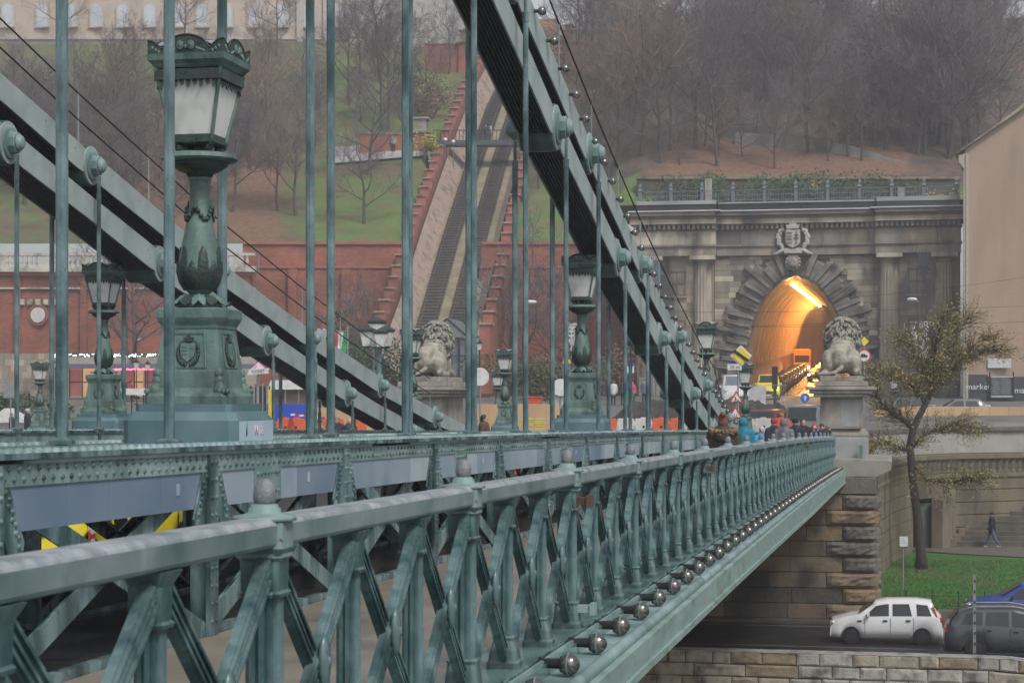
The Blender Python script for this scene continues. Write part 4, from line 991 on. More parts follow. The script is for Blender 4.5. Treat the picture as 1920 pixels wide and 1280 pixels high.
# side bays
BAY = (6.95, 13.6)
for s_ in (-1, 1):
    def X_(u): return XC + s_ * u
    b = MB(); b.bb(X_(BAY[0]), X_(BAY[1]), FY - .35, FY + .3, GZ, 11.9); b.build('bay_wall', soot[1], tp_)
    z = GZ
    while z < 11.8:                           # bay blocks between columns
        for (ua, ub) in ((8.75, 9.3), (10.95, 11.3), (9.32, 10.93)):
            if ua > 9.31 and (ua < 9.4) and ((1.4 < z < 6.3) or (8.0 < z + .5 and z < 10.5)): continue
            b = MB(); b.bb(X_(ua), X_(ub), FY - .38 - rs.uniform(0, .03), FY - .3, z, min(z + .60, 11.9)); b.build('stone', soot[rs.choice((1, 2, 3))], tp_)
        z += .62
    for (w0, w1, z0_, z1_) in ((9.45, 10.8, 8.55, 10.6), (9.45, 10.8, 2.0, 6.4)):
        wn = MB(); wn.bb(X_(w0), X_(w1), FY - .345, FY - .30, z0_, z1_); wo_ = wn.build('window', mat('dull_window_glass', (.10, .12, .14), (.15, .17, .19), rough=.2, scale=1) if 'dull_window_glass' not in MATS else MATS['dull_window_glass'], tp_)
        for q in range(3):
            b = MB(); xx = w0 + (w1 - w0) * q / 2; b.bb(X_(xx - .05), X_(xx + .05), FY - .40, FY - .34, z0_, z1_); b.build('frame_bar', soot[0], wo_)
        for q in range(int((z1_ - z0_) / 1.0) + 1):
            b = MB(); zq = z0_ + (z1_ - z0_) * q / int((z1_ - z0_) / 1.0); b.bb(X_(w0), X_(w1), FY - .41, FY - .35, zq - .05, zq + .05); b.build('frame_bar', soot[0], wo_)
        b = MB(); b.bb(X_(w0 - .12), X_(w1 + .12), FY - .5, FY - .34, z0_ - .2, z0_ - .04); b.build('sill', soot[3], wo_)
    for u in (7.85, 12.35):
        b = MB(); b.bb(X_(u - 1.0), X_(u + 1.0), FY - 1.35, FY, GZ, 1.5); b.build('column_plinth', soot[2], tp_, bevel=.04)
        b = MB(); b.smooth = False; b.lathe([(.80, 1.5), (.80, 4.5), (.76, 8), (.68, 11.0), (.70, 11.1)], c=(X_(u), FY - .45, 0), n=64, flute=.10, nfl=16); b.build('fluted_column', soot[3], tp_)
        b = MB(); b.lathe([(.70, 11.1), (.74, 11.15), (.74, 11.3), (.78, 11.32), (.98, 11.55)], c=(X_(u), FY - .45, 0), n=28); b.build('capital', soot[2], tp_)
        b = MB(); b.bb(X_(u - 1.08), X_(u + 1.08), FY - 1.55, FY + .3, 11.56, 11.9); b.build('abacus', soot[4], tp_)
# entablature in three lengths, the outer ones set forward
for nm, ua, ub, fy in (('left', -13.75, -6.7, -1.15), ('mid', -6.7, 6.7, -.45), ('right', 6.7, 13.75, -1.15)):
    y0_ = FY + fy; xa, xb = XC + ua, XC + ub
    x = xa
    while x < xb - .3:
        w = min(rs.uniform(1.2, 2.4), xb - x); b = MB(); b.bb(x, x + w - .02, y0_ - rs.uniform(0, .02), FY + .5, 11.92, 12.68); b.build('architrave_block', soot[rs.choice((1, 2, 3))], tp_); x += w
    b = MB(); b.bb(xa - .05, xb + .05, y0_ - .15, FY + .5, 12.70, 12.86); b.build('string_moulding', soot[2], tp_)
    x = xa
    while x < xb - .3:
        w = min(rs.uniform(1.4, 3.0), xb - x); b = MB(); b.bb(x, x + w - .02, y0_ + .02 - rs.uniform(0, .03), FY + .5, 12.88, 14.05); b.build('frieze_block', soot[rs.choice((1, 2, 3, 4, 4) if abs(ua) > 6.8 else (0, 1, 2, 2))], tp_); x += w
    b = MB(); b.bb(xa - .1, xb + .1, y0_ - .12, FY + .5, 14.06, 14.16); b.bb(xa, xb, y0_ + .1, FY + .5, 14.16, 14.60); b.build('bed_moulding', soot[0], tp_)
    b = MB(); x = xa
    while x < xb: b.bb(x, x + .24, y0_ - .35, y0_ + .2, 14.18, 14.58); x += .42
    b.build('dentil', soot[2], tp_, kind='stuff')
    b = MB(); x = xa
    while x < xb: b.bb(x, x + .13, y0_ - .12, y0_ + .1, 12.60, 12.70); x += .26
    b.build('small_dentil', soot[0], tp_, kind='stuff')
    for i, (za, zb, e) in enumerate(((14.6, 15.05, .55), (15.06, 15.28, .65), (15.29, 15.62, .85))):
        b = MB(); b.bb(xa - e * (.6 if abs(ua) > 7 else 0), xb + e * (.6 if abs(ub) > 7 else 0), y0_ - e, FY + .5, za, zb); b.build('cornice', soot[(3, 0, 0)[i]], tp_)
    b = MB(); b.prism([(y0_ - .95, 15.64), (FY + 1.5, 15.64), (FY + 1.5, 16.0), (y0_ - .95, 15.74)], (xa - .4, 0, 0), (0, 1, 0), (0, 0, 1), (xb - xa + .8, 0, 0)); b.build('flashing', white_l, tp_)
    b = MB(); b.bb(xa + .1, xb - .1, FY + .2 + fy * .3, FY + .6, 15.9, 16.75 if nm != 'mid' else 16.55); b.build('parapet', pc, tp_)
# crest and keystone head
cr = thing('stone_crest', 'pale carved coat of arms with crown above the tunnel arch', 'crest', (XC - .2, FY - .6, 12.4))
CX = XC - .2; m_c = mat('pale_crest_stone', (.36, .35, .33), (.46, .45, .43), rough=.8, scale=4, grime=(.2, .19, .18), gscale=2)
sh = [(-.62, .75), (-.3, .8), (0, .72), (.3, .8), (.62, .75), (.62, -.3), (.42, -.6), (0, -.8), (-.42, -.6), (-.62, -.3)]
b = MB(); b.prism(sh, (CX, FY - .75, 13.25), (1, 0, 0), (0, 0, 1), (0, -.3, 0)); b.build('shield', m_c, cr, bevel=.04)
for i in range(4):
    b = MB(); zq = 12.85 + i * .28; b.bb(CX - .52, CX - .08, FY - 1.10, FY - 1.04, zq, zq + .13); b.build('bar_charge', soot[0] if i % 2 else soot[1], cr)
b = MB(); b.bb(CX + .25, CX + .33, FY - 1.10, FY - 1.04, 12.8, 13.9); b.bb(CX + .12, CX + .46, FY - 1.11, FY - 1.04, 13.5, 13.58); b.bb(CX + .06, CX + .52, FY - 1.11, FY - 1.04, 13.25, 13.33); b.build('cross_charge', soot[0], cr)
b = MB(); b.prism([(-.5, 0), (.5, 0), (.58, .4), (.36, .3), (.25, .52), (.1, .4), (0, .68), (-.1, .4), (-.25, .52), (-.36, .3), (-.58, .4)], (CX, FY - .8, 14.1), (1, 0, 0), (0, 0, 1), (0, -.28, 0)); b.build('crown', m_c, cr)
for s_ in (-1, 1):
    b = MB(); b.smooth = True; q = random.Random(4)
    for i in range(26): t_ = i / 25; b.ball((CX + s_ * (.95 + .28 * math.sin(t_ * 3.1) + q.uniform(-.12, .12)), FY - .75, 12.5 + 1.5 * t_), .17, 7, 5, sc=(1, .8, 1.2))
    b.build('wing_foliage', m_c, cr)
    b = MB(); b.smooth = True; b.tube([(CX + s_ * .2, FY - .7, 12.35), (CX + s_ * .9, FY - .7, 12.3), (CX + s_ * 1.3, FY - .7, 12.05), (CX + s_ * 1.7, FY - .7, 11.95)], [.2, .2, .15, .06], 8); b.build('ribbon', m_c, cr)
b = MB(); b.bb(CX - .75, CX + .75, FY - .95, FY - .45, 12.0, 12.42); b.build('bracket', m_c, cr, bevel=.05)
b = MB(); b.smooth = True
b.ball((CX, FY - .75, 11.2), .5, 12, 8, sc=(1, .7, 1.1)); b.ball((CX, FY - 1.1, 11.0), .26, 10, 6); [b.ball((CX + .52 * math.cos(a), FY - .65, 11.25 + .55 * math.sin(a)), .2, 7, 5) for a in [i * PI / 6 for i in range(12)]]
tag(b.build('lion_mask', soot[2]), 'carved stone lion head on the keystone below the crest', 'carving')
# ---------------------------------------------------------------- the tunnel bore
DX, DZ = -.0205 / 1.0156, .031
LEN = 150
def tun(k, z, s_, off=0):
    x, zz_ = rings(z, off); return (XC + DX * k + s_ * x, FY + .3 + k, zz_ + DZ * k)
tile = mat('tunnel_render', (.22, .10, .05), (.32, .17, .09), rough=.55, scale=.7, grime=(.10, .05, .03), gscale=.6, bump=.3, streak=6)
zs = [GZ + (10.19 - GZ) * i / 16 for i in range(17)]
b = MB(); b.smooth = True
ks = [i * 5 for i in range(LEN // 5 + 1)]
for s_ in (-1, 1):
    o = len(b.v)
    for k in ks:
        for z in zs: x, z2 = hw(z), z; b.v.append((XC + DX * k + s_ * x, FY + .06 + k, z2 + DZ * k))
    m_ = len(zs)
    for i in range(len(ks) - 1):
        for j in range(m_ - 1):
            f = [o + i * m_ + j, o + (i + 1) * m_ + j, o + (i + 1) * m_ + j + 1, o + i * m_ + j + 1]
            b.f.append(f if s_ < 0 else f[::-1]); b.m.append(0); b.sm.append(True)
tn = thing('tunnel', 'orange lit road tunnel with ribbed vault running into the hill', 'tunnel', (XC, FY + 1, GZ))
b.build('vault', tile, tn)
tile2 = mat('tunnel_rib', (.42, .30, .18), (.52, .38, .24), rough=.6, scale=1)
for k in [4 + i * 6.5 for i in range(22)]:
    b = MB()
    for s_ in (-1, 1):
        pr = []
        for z in zs[4:]:
            x, z2 = rings(z, -.42); pr.append((max(x, 0), z2))
        for (xa, za), (xb, zb) in zip(pr, pr[1:]):
            c_ = XC + DX * k
            a0, a1 = (c_ + s_ * xa, FY + k, za + DZ * k), (c_ + s_ * xb, FY + k, zb + DZ * k)
            u0, u1 = (c_ + s_ * (xa + .4), FY + k, za + DZ * k + .25), (c_ + s_ * (xb + .4), FY + k, zb + DZ * k + .25)
            f = lambda p, dy: (p[0], p[1] + dy, p[2])
            b.add([a0, a1, u1, u0, f(a0, 2.2), f(a1, 2.2), f(u1, 2.2), f(u0, 2.2)], [(0, 1, 2, 3), (0, 4, 5, 1)] if s_ > 0 else [(3, 2, 1, 0), (1, 5, 4, 0)])
    b.build('rib', tile2, tn)
b = MB(); b.quad((XC + DX * LEN - 6, FY + LEN, 0), (XC + DX * LEN + 6, FY + LEN, 0), (XC + DX * LEN + 6, FY + LEN, 15), (XC + DX * LEN - 6, FY + LEN, 15)); b.build('end_wall', tile, tn)
b = MB()
b.add([(XC - 4.7, FY - 1.5, GZ + .02), (XC + 4.7, FY - 1.5, GZ + .02), (XC + 4.7, FY, GZ + .02), (XC - 4.7, FY, GZ + .02), (XC + 4.7 + DX * LEN, FY + LEN, GZ + .02 + DZ * LEN), (XC - 4.7 + DX * LEN, FY + LEN, GZ + .02 + DZ * LEN)], [(0, 1, 2, 3), (3, 2, 4, 5)])
S('tunnel_road', b, mat('wet_tunnel_road', (.06, .055, .05), (.09, .085, .08), rough=.22, scale=1))
for s_ in (-1, 1):
    b = MB(); x0_ = XC + s_ * 3.75; b.add([(x0_, FY - 1, GZ), (XC + s_ * 4.75, FY - 1, GZ), (XC + s_ * 4.75, FY - 1, GZ + .2), (x0_, FY - 1, GZ + .2)] + [(x0_ + DX * LEN, FY + LEN, GZ + DZ * LEN), (XC + s_ * 4.75 + DX * LEN, FY + LEN, GZ + DZ * LEN), (XC + s_ * 4.75 + DX * LEN, FY + LEN, GZ + .2 + DZ * LEN), (x0_ + DX * LEN, FY + LEN, GZ + .2 + DZ * LEN)], [(0, 1, 2, 3), (0, 3, 7, 4), (3, 2, 6, 7), (1, 5, 6, 2)])
    b.build('kerb', soot[3], tn)
sod = mat('sodium_lamp', (.9, .6, .2), emit=(1, .62, .16), es=24, bump=0)
for k in range(0, 60):
    kk = 1.0 + k * 2.2
    b = MB(); b.bb(XC + DX * kk - .48, XC + DX * kk - .24, FY + kk, FY + kk + 1.65, 9.45 + DZ * kk, 9.55 + DZ * kk)
    b.build('strip_light', sod, tn)
for k in range(11):
    kk = 12 + k * 11; ld = bpy.data.lights.new('tunnel_lamp', 'AREA'); ld.shape = 'RECTANGLE'; ld.size = .5; ld.size_y = 8; ld.energy = (45, 100, 180, 320, 520, 760, 1000, 1100, 1200, 1200, 1200)[k]; ld.color = (1, .40, .09)
    lo = bpy.data.objects.new('tunnel_lamp', ld); COL.objects.link(lo); lo.location = (XC + DX * kk + .2, FY + kk, 9.0 + DZ * kk); lo.rotation_euler = (0, R(38), 0)
# white line on the road into the tunnel
wl_ = mat('white_road_line', (.45, .45, .43), (.3, .3, .29), rough=.6, scale=3)
b = MB(); b.quad((XC - .1, FY - 22, gz(0, FY - 22) + .02), (XC + .06, FY - 22, gz(0, FY - 22) + .02), (XC + .06, FY - .5, GZ + .03), (XC - .1, FY - .5, GZ + .03)); S('road_marking', b, wl_)
b = MB(); b.quad((XC - .1, FY - .5, GZ + .03), (XC + .06, FY - .5, GZ + .03), (XC + .06 + DX * 90, FY + 90, GZ + .03 + DZ * 90), (XC - .1 + DX * 90, FY + 90, GZ + .03 + DZ * 90)); S('road_marking', b, wl_)
b = MB(); pts = [(2.9, 0), (1.5, -3.5), (.9, -8), (.6, -14), (1.2, -20)]
for (xa, ya), (xb, yb) in zip(pts, pts[1:]): b.quad((XC + xa, FY + ya, GZ + .03), (XC + xa - .16, FY + ya, GZ + .03), (XC + xb - .16, FY + yb, GZ + .03), (XC + xb, FY + yb, GZ + .03))
S('road_marking', b, wl_)
# ---------------------------------------------------------------- beige house at the right
be = mat('beige_stucco', (.29, .215, .16), (.34, .255, .19), rough=.9, scale=.5, grime=(.23, .17, .13), gscale=.35, bump=.25, streak=5, bscale=6)
hb = thing('beige_house', 'tall plain beige gable wall at the right edge, sloping roof and pale corner strip', 'building', W(1860, 740, 148))
dH = 148
def wc(px, y, d=dH): return W(px, y, d)
pl = [wc(1809, 760), wc(2150, 760), wc(2150, 60), wc(1920, 193), wc(1802, 283), wc(1803, 305), wc(1812, 290 + 5)]
f0 = [wc(1809, 765), wc(2150, 765), wc(2150, 50), wc(1920, 194), wc(1809, 278)]
b = MB(); b.add(f0 + [p + Vector((1.5, 20, 0)) for p in f0], [(0, 1, 2, 3, 4), (9, 8, 7, 6, 5), (0, 4, 9, 5), (4, 3, 8, 9), (3, 2, 7, 8)]); b.build('wall', be, hb)
b = MB(); b.add([wc(1806, 765, dH - .1), wc(1816, 765, dH - .1), wc(1816, 288, dH - .1), wc(1806, 288, dH - .1), wc(1806, 765, dH + .4), wc(1816, 765, dH + .4), wc(1816, 288, dH + .4), wc(1806, 288, dH + .4)], [(0, 1, 2, 3), (0, 3, 7, 4), (1, 5, 6, 2)]); b.build('corner_strip', mat('cream_trim', (.40, .36, .29), rough=.8), hb)
b = MB(); e = Vector((1.5, 20, 0)); b.bar(wc(1794, 285, dH - .3) , wc(2150, 45, dH - .3), .5, .14)
rt = [wc(1792, 286, dH - .5), wc(2150, 43, dH - .5)]
b = MB(); b.add([rt[0], rt[1], rt[1] + e, rt[0] + e] + [p - Vector((0, 0, .14)) for p in (rt[0], rt[1], rt[1] + e, rt[0] + e)], [(0, 1, 2, 3), (7, 6, 5, 4), (0, 4, 5, 1), (3, 7, 4, 0)]); b.build('roof', soot[1], hb)
b = MB(); a = wc(1797, 290, dH - .2); b.prism([(0, 0), (.5, 0), (.45, -1.1), (.05, -.6)], a, (1, 0, 0), (0, 0, 1), Vector((0, 1.2, 0))); b.build('eave_bracket', MATS['cream_trim'], hb)
b = MB(); b.cyl(wc(1811, 290, dH - .35), wc(1811, 765, dH - .35), .05, .05, 8); b.build('downpipe', steel, hb)
b = MB(); p = wc(1852, 672, dH - .05); b.bb(p.x, p.x + 1.75, p.y - .1, p.y, p.z - .72, p.z); b.build('plaque', mat('white_panel', (.55, .56, .57), rough=.5), hb)
# ---------------------------------------------------------------- castle hill
TRK = [(160, -7.0, 1.6), (170, -5.95, 6.6), (187, -4.5, 15.1), (205, -2.79, 23.9), (225, -.6, 33.8), (240, 1.9, 41.3), (256, 4.7, 49.2)]   # d, l, z of the funicular
def trk(d):
    for (a, la, za), (c, lc, zc) in zip(TRK, TRK[1:]):
        if d <= c or c == TRK[-1][0]:
            t = (d - a) / (c - a); return la + (lc - la) * t, za + (zc - za) * t
def HZ(l, d):
    px = 960 + 3600 * l / d
    b0 = 14.0 if px < 1150 else 16.4
    z = b0 + (d - 178) * .44 + (.9 * math.sin(l * .11 + d * .07) + .6 * math.sin(l * .05 - d * .13)) * min(1, (d - 178) / 12)
    if px > 1190:
        if d < 183.5: z = 16.5 + max(0, d - 174) * .26
        else: z = 20.6 + (d - 183.5) * .43 + .5 * math.sin(l * .2) * min(1, (d - 184) / 9)
        if px < 1240: pass
    top = 47.0 if px < 1100 else 50.0
    if z > top - 2: z = top - 2 + 2 * (1 - math.exp(-(z - top + 2) / 2.0))
    tl, tz = trk(d)
    if 176 < d < 256:
        k = abs(l - tl); wd = 5.4 if l < tl else 4.8
        if k < wd: z = min(z, tz - .5)
        elif k < wd + 4: z = z + (max(z, tz - .2) - z) * (1 - (k - wd) / 4)
    return z
def LD(l, d, z): return Vector((l * CT - d * ST, l * ST + d * CT, z))
hm = mat('hillside_ground', (.05, .062, .03), (.062, .075, .035), rough=.95, scale=.5, bump=.5, bscale=3, detail=9)
hg = mat('park_grass', (.075, .11, .035), (.11, .14, .045), rough=.95, scale=.12, grime=(.17, .12, .05), gscale=.35, bump=.4, bscale=5)
def groundmix(m):
    """grass, leaf litter and bare earth blended by two point attributes and noise"""
    t = m.node_tree; N = t.nodes; L = t.links; bs = N['Principled BSDF']; tc = [n for n in N if n.type == 'TEX_COORD'][0]
    def noise(sc_, det=9):
        n = N.new('ShaderNodeTexNoise'); n.inputs['Scale'].default_value = sc_; n.inputs['Detail'].default_value = det; n.inputs['Roughness'].default_value = .65; L.new(tc.outputs['Object'], n.inputs['Vector']); return n.outputs['Fac']
    def ramp(f, a0, a1, c0, c1):
        r = N.new('ShaderNodeValToRGB'); r.color_ramp.elements[0].position = a0; r.color_ramp.elements[1].position = a1; r.color_ramp.elements[0].color = (*c0, 1); r.color_ramp.elements[1].color = (*c1, 1); L.new(f, r.inputs[0]); return r.outputs[0]
    def mixc(f, a_, b_):
        x = N.new('ShaderNodeMix'); x.data_type = 'RGBA'; L.new(f, x.inputs['Factor']); L.new(a_, x.inputs['A']); L.new(b_, x.inputs['B']); return x.outputs['Result']
    def thr(attr, nf, w=.9):
        at = N.new('ShaderNodeAttribute'); at.attribute_name = attr; a1_ = N.new('ShaderNodeMath'); a1_.operation = 'MULTIPLY_ADD'; L.new(nf, a1_.inputs[0]); a1_.inputs[1].default_value = w; L.new(at.outputs['Fac'], a1_.inputs[2])
        mr = N.new('ShaderNodeMapRange'); mr.inputs['From Min'].default_value = .5 + w * .5 - .14; mr.inputs['From Max'].default_value = .5 + w * .5 + .14; L.new(a1_.outputs[0], mr.inputs[0]); return mr.outputs[0]
    earth = ramp(noise(.6), .35, .65, (.05, .045, .036), (.10, .075, .06))
    grass = ramp(noise(.5), .3, .7, (.055, .115, .025), (.11, .17, .045))
    leaf = ramp(noise(2.2), .35, .65, (.09, .06, .045), (.22, .115, .065))
    c = mixc(thr('grass', noise(.22)), earth, grass); c = mixc(thr('leaf', noise(.45)), c, leaf); L.new(c, bs.inputs['Base Color'])
groundmix(hm)
b = MB(); b.smooth = True; ls = []
l = -75
while l < 95: ls.append(l); l += 1.3
ds = [178 + i * 1.3 for i in range(0, 78)]
nl = len(ls); ga, la_ = [], []
def bump_(x, a0, a1, w):
    return min(1, max(0, (x - a0) / w)) * min(1, max(0, (a1 - x) / w))
for d in ds:
    for l in ls:
        l_ = l * d / 215; z = HZ(l_, d); b.v.append(tuple(LD(l_, d, z))); px = 960 + 3600 * l_ / d; py = 740 - 3600 * z / d
        g = .50
        g = max(g, bump_(px, 540, 860, 60) * bump_(py, 325, 480, 15), .95 * bump_(px, 100, 420, 60) * bump_(py, 70, 210, 30), .7 * bump_(px, 560, 900, 60) * bump_(py, 80, 330, 30), .9 * bump_(px, 930, 1180, 20) * bump_(py, 360, 480, 10), .55 * bump_(px, 1040, 1160, 40) * bump_(py, 60, 200, 30))
        if px > 1180: g = .18 if py < 330 else 1.0
        lf = .42
        lf = max(lf, .95 * bump_(px, 1235, 1720, 25) * bump_(py, 262, 330, 8), .78 * bump_(px, 200, 560, 50) * bump_(py, 260, 470, 25), .5 * bump_(px, 1150, 1460, 60) * bump_(py, 90, 260, 40))
        if bump_(px, 580, 860, 10) * bump_(py, 330, 480, 8): lf = .42
        if px > 1180 and py > 335: lf = 0
        ga.append(g); la_.append(lf)
for i in range(len(ds) - 1):
    for j in range(nl - 1): b.f.append([i * nl + j, i * nl + j + 1, (i + 1) * nl + j + 1, (i + 1) * nl + j]); b.sm.append(True); b.m.append(0)
hill = S('castle_hill', b, hm)
for nm, dat in (('grass', ga), ('leaf', la_)):
    at = hill.data.attributes.new(nm, 'FLOAT', 'POINT'); at.data.foreach_set('value', dat)
# terrace floor behind the portal
b = MB(); b.add([LD(9, 165.5, 16.3), LD(40, 160, 16.3), LD(46, 186, 16.5), LD(11, 186, 16.5)], [(0, 1, 2, 3)]); S('portal_terrace', b, hg)
redm = brickmat('red_brick', (.33, .125, .08), (.20, .08, .055), (.75, .7, .65), .5, .22)
redl = mat('red_brick_coping', (.34, .13, .09), (.27, .10, .075), rough=.9, scale=1)
pink = mat('rubble_slope_wall', (.27, .20, .17), (.34, .265, .225), rough=.9, scale=2, grime=(.15, .11, .09), gscale=1.2, bump=.4, bscale=6)
rw = thing('red_retaining_wall', 'long red brick retaining wall under the grass slope beside the funicular', 'wall', LD(0, 177.5, GZ))
def vwall(px0, px1, d0, d1, z0_, z1_, th, nm, m_, par_, bev=0):
    a = G(px0, d0, 0); c = G(px1, d1, 0); dd = (c - a).normalized(); n_ = Vector((-dd.y, dd.x, 0)); z0a, z0b = z0_ if isinstance(z0_, tuple) else (z0_, z0_); z1a, z1b = z1_ if isinstance(z1_, tuple) else (z1_, z1_)
    b = MB(); L = (c - a).length; b.prism([(0, z0a), (L, z0b), (L, z1b), (0, z1a)], a, dd, (0, 0, 1), n_ * th); return b.build(nm, m_, par_, bevel=bev)
for (p0, p1) in ((455, 772), (903, 1192)):
    vwall(p0, p1, 177.6, 177.6, GZ - .5, 13.9, 1.0, 'brick_face', redm, rw)
    vwall(p0, p1, 177.4, 177.4, 13.9, 14.15, 1.4, 'coping', redl, rw)
    vwall(p0, p1, 177.45, 177.45, 11.7, 11.9, .3, 'string_course', redl, rw)
for px in (462, 540, 640, 740, 960, 1040, 1110, 1180): vwall(px, px + 16, 177.1, 177.1, GZ, 11.6, .6, 'buttress', redm, rw)
# ---------------------------------------------------------------- funicular
fu = thing('funicular_track', 'twin sleepered funicular railway track climbing the hill between stepped walls', 'funicular', LD(-7, 160, 1.6))
N_ = 96
def tpt(d, off, dz=0):
    l, z = trk(d); l2, z2 = trk(d + .5); a = Vector((l2 - l, .5, 0)).normalized(); return LD(l + off * a.y, d - off * a.x, z + dz)
ballast = mat('track_ballast', (.075, .068, .06), (.13, .12, .105), rough=.95, scale=3, bump=.5, bscale=12)
dd_ = [160 + 96 * i / 60 for i in range(61)]
b = MB()
for a, c in zip(dd_, dd_[1:]): b.quad(tpt(a, -2.75), tpt(a, 2.75), tpt(c, 2.75), tpt(c, -2.75))
b.build('track_bed', mat('mossy_ballast', (.17, .145, .085), (.25, .215, .15), rough=.95, scale=.8, bump=.4), fu)
for o_ in (-1.5, 1.2):
    b = MB()
    for a, c in zip(dd_, dd_[1:]): b.quad(tpt(a, o_ - .95, .04), tpt(a, o_ + .95, .04), tpt(c, o_ + .95, .04), tpt(c, o_ - .95, .04))
    b.build('ballast_strip', ballast, fu)
b = MB(); d = 161
while d < 255:
    for o_ in (-1.5, 1.2): b.bar(tpt(d, o_ - .85, .12), tpt(d, o_ + .85, .12), .28, .14)
    d += .62
b.build('sleeper', mat('dark_sleeper', (.04, .036, .034), (.065, .06, .055), rough=.8), fu, kind='stuff')
for o_ in (-2.1, -.9, .6, 1.8):
    b = MB(); b.tube([tpt(d, o_, .24) for d in dd_], .055, 4); b.build('rail', rust, fu)
for o_ in (-1.5, 1.2):
    b = MB(); b.tube([tpt(d, o_, .22) for d in dd_], .03, 4); b.build('haul_cable', wire, fu)
for s_, nm in ((-1, 'left'), (1, 'right')):
    b = MB(); o0, o1 = (2.7, 4.0) if s_ < 0 else (2.7, 3.7)
    seg_ = [d for d in dd_ if 160 <= d <= 250]
    for a, c in zip(seg_, seg_[1:]):
        b.quad(*[tpt(a, s_ * o0, 0), tpt(c, s_ * o0, 0), tpt(c, s_ * o1, 1.9), tpt(a, s_ * o1, 1.9)][::(-1 if s_ < 0 else 1)])
    b.build('sloping_side_wall', pink if s_ < 0 else mat('ivy_rubble', (.24, .21, .15), (.36, .31, .24), rough=.95, scale=1.5, bump=.5), fu)
    d = 162.0
    while d < 246:                            # stepped red brick parapet
        if not (203.5 < d < 207.5):
            a = tpt(d, s_ * (o1 + .35), 0); c = tpt(d + 2.3, s_ * (o1 + .35), 0); zt_ = trk(d + 2.3)[1] + 2.15
            dv = Vector((c.x - a.x, c.y - a.y, 0)); L = dv.length; dv.normalize()
            b = MB(); b.prism([(0, trk(d)[1] - 2.5), (L, trk(d)[1] - 2.5), (L, zt_), (0, zt_)], (a.x, a.y, 0), dv, (0, 0, 1), Vector((dv.y, -dv.x, 0)) * .9 * s_); b.build('brick_step', MATS['red_brick_coping'] if d > 178 else redm, fu)
            b = MB(); b.prism([(-.15, zt_), (L + .1, zt_), (L + .1, zt_ + .16), (-.15, zt_ + .16)], (a.x, a.y, 0), dv, (0, 0, 1), Vector((dv.y, -dv.x, 0)) * 1.0 * s_); b.build('step_cap', pink, fu)
        d += 2.3
for dcross, zb in ((205.5, 26.4), (236, 41.4)):
    l, z = trk(dcross); zb = z + 2.7
    fb_ = thing('footbridge', 'dark iron footbridge with railing over the funicular, %s' % ('two walkers on it' if dcross < 210 else 'higher up the hill'), 'footbridge', LD(l, dcross, z))
    b = MB(); b.bar(LD(l - 6.2, dcross, zb), LD(l + 5.4, dcross, zb), 2.0, .5); b.build('deck_beam', mat('dark_blue_iron', (.04, .055, .065), (.06, .075, .085), rough=.6), fb_) if dcross < 210 else b.build('deck_beam', MATS['dark_blue_iron'], fb_)
    for i in range(30):
        b = MB(); x = l - 6 + 11.4 * i / 29; b.cyl(LD(x, dcross - 1, zb + .25), LD(x, dcross - 1, zb + 1.3), .035, .035, 4); b.build('baluster', wire, fb_)
    b = MB(); b.bar(LD(l - 6.2, dcross - 1, zb + 1.3), LD(l + 5.4, dcross - 1, zb + 1.3), .08, .08); b.build('handrail', wire, fb_)
    for s_, nm in ((-1, 'left'), (1, 'right')):
        pt_ = thing('gate_pier', 'red brick pier with pale stone cap at the %s end of the %s footbridge' % (nm, 'lower' if dcross < 210 else 'upper'), 'pier', LD(l + s_ * 6.7, dcross - .6, z))
        c_ = LD(l + s_ * 6.9, dcross - .6, 0)
        b = MB(); b.sqlathe([(.75, z - 3), (.75, zb + 1.0)], c=(c_.x, c_.y, 0)); b.build('shaft', redl, pt_)
        b = MB(); b.sqlathe([(.95, zb + 1.0), (.95, zb + 1.2), (.6, zb + 1.35), (.6, zb + 2.4), (.8, zb + 2.5), (.8, zb + 2.7)], c=(c_.x, c_.y, 0)); b.build('stone_cap', lime, pt_)
    if True:
        aw = thing('approach_wall', 'red brick approach wall with coping left of the %s footbridge' % ('lower' if dcross < 210 else 'upper'), 'wall', LD(l - 9, dcross, z))
        a = LD(l - 13.5 if dcross < 210 else l - 12, dcross - .8, 0); c = LD(l - 7.5, dcross - .8, 0)
        b = MB(); b.prism([(0, z - .6), ((c - a).length, z - 1.5), ((c - a).length, zb + .9), (0, zb + .9)], a, (c - a).normalized(), (0, 0, 1), Vector((0, .8, 0))); b.build('brick_face', redl, aw)
        b = MB(); b.prism([(0, zb + .9), ((c - a).length, zb + .9), ((c - a).length, zb + 1.1), (0, zb + 1.1)], a - Vector((0, .1, 0)), (c - a).normalized(), (0, 0, 1), Vector((0, 1, 0))); b.build('coping', pink, aw)
# path to the footbridge
b = MB(); 
for i in range(10):
    l0, l1 = -19 + i * 1.25, -19 + (i + 1) * 1.25
    b.quad(LD(l0, 203, HZ(l0, 203) + .35), LD(l1, 203, HZ(l1, 203) + .35), LD(l1, 206.6, HZ(l1, 206.6) + .5), LD(l0, 206.6, HZ(l0, 206.6) + .5))
S('footpath', b, mat('pale_footpath', (.30, .30, .31), (.36, .36, .37), rough=.8, scale=1))
cab = thing('funicular_car', 'small orange brown funicular car with one lit lamp near the hilltop', 'funicular car', tpt(243, .6))
p = tpt(246, .8, .2)
for q in range(3):
    b = MB(); b.bb(p.x - 1.3, p.x + 1.3, p.y + q * 1.7, p.y + 1.65 + q * 1.7, p.z + q * .85, p.z + 2.6 + q * .85); b.build('cabin', mat('car_body_brown', (.36, .20, .11), (.3, .17, .1), rough=.5) if q == 0 else MATS['car_body_brown'], cab, bevel=.08)
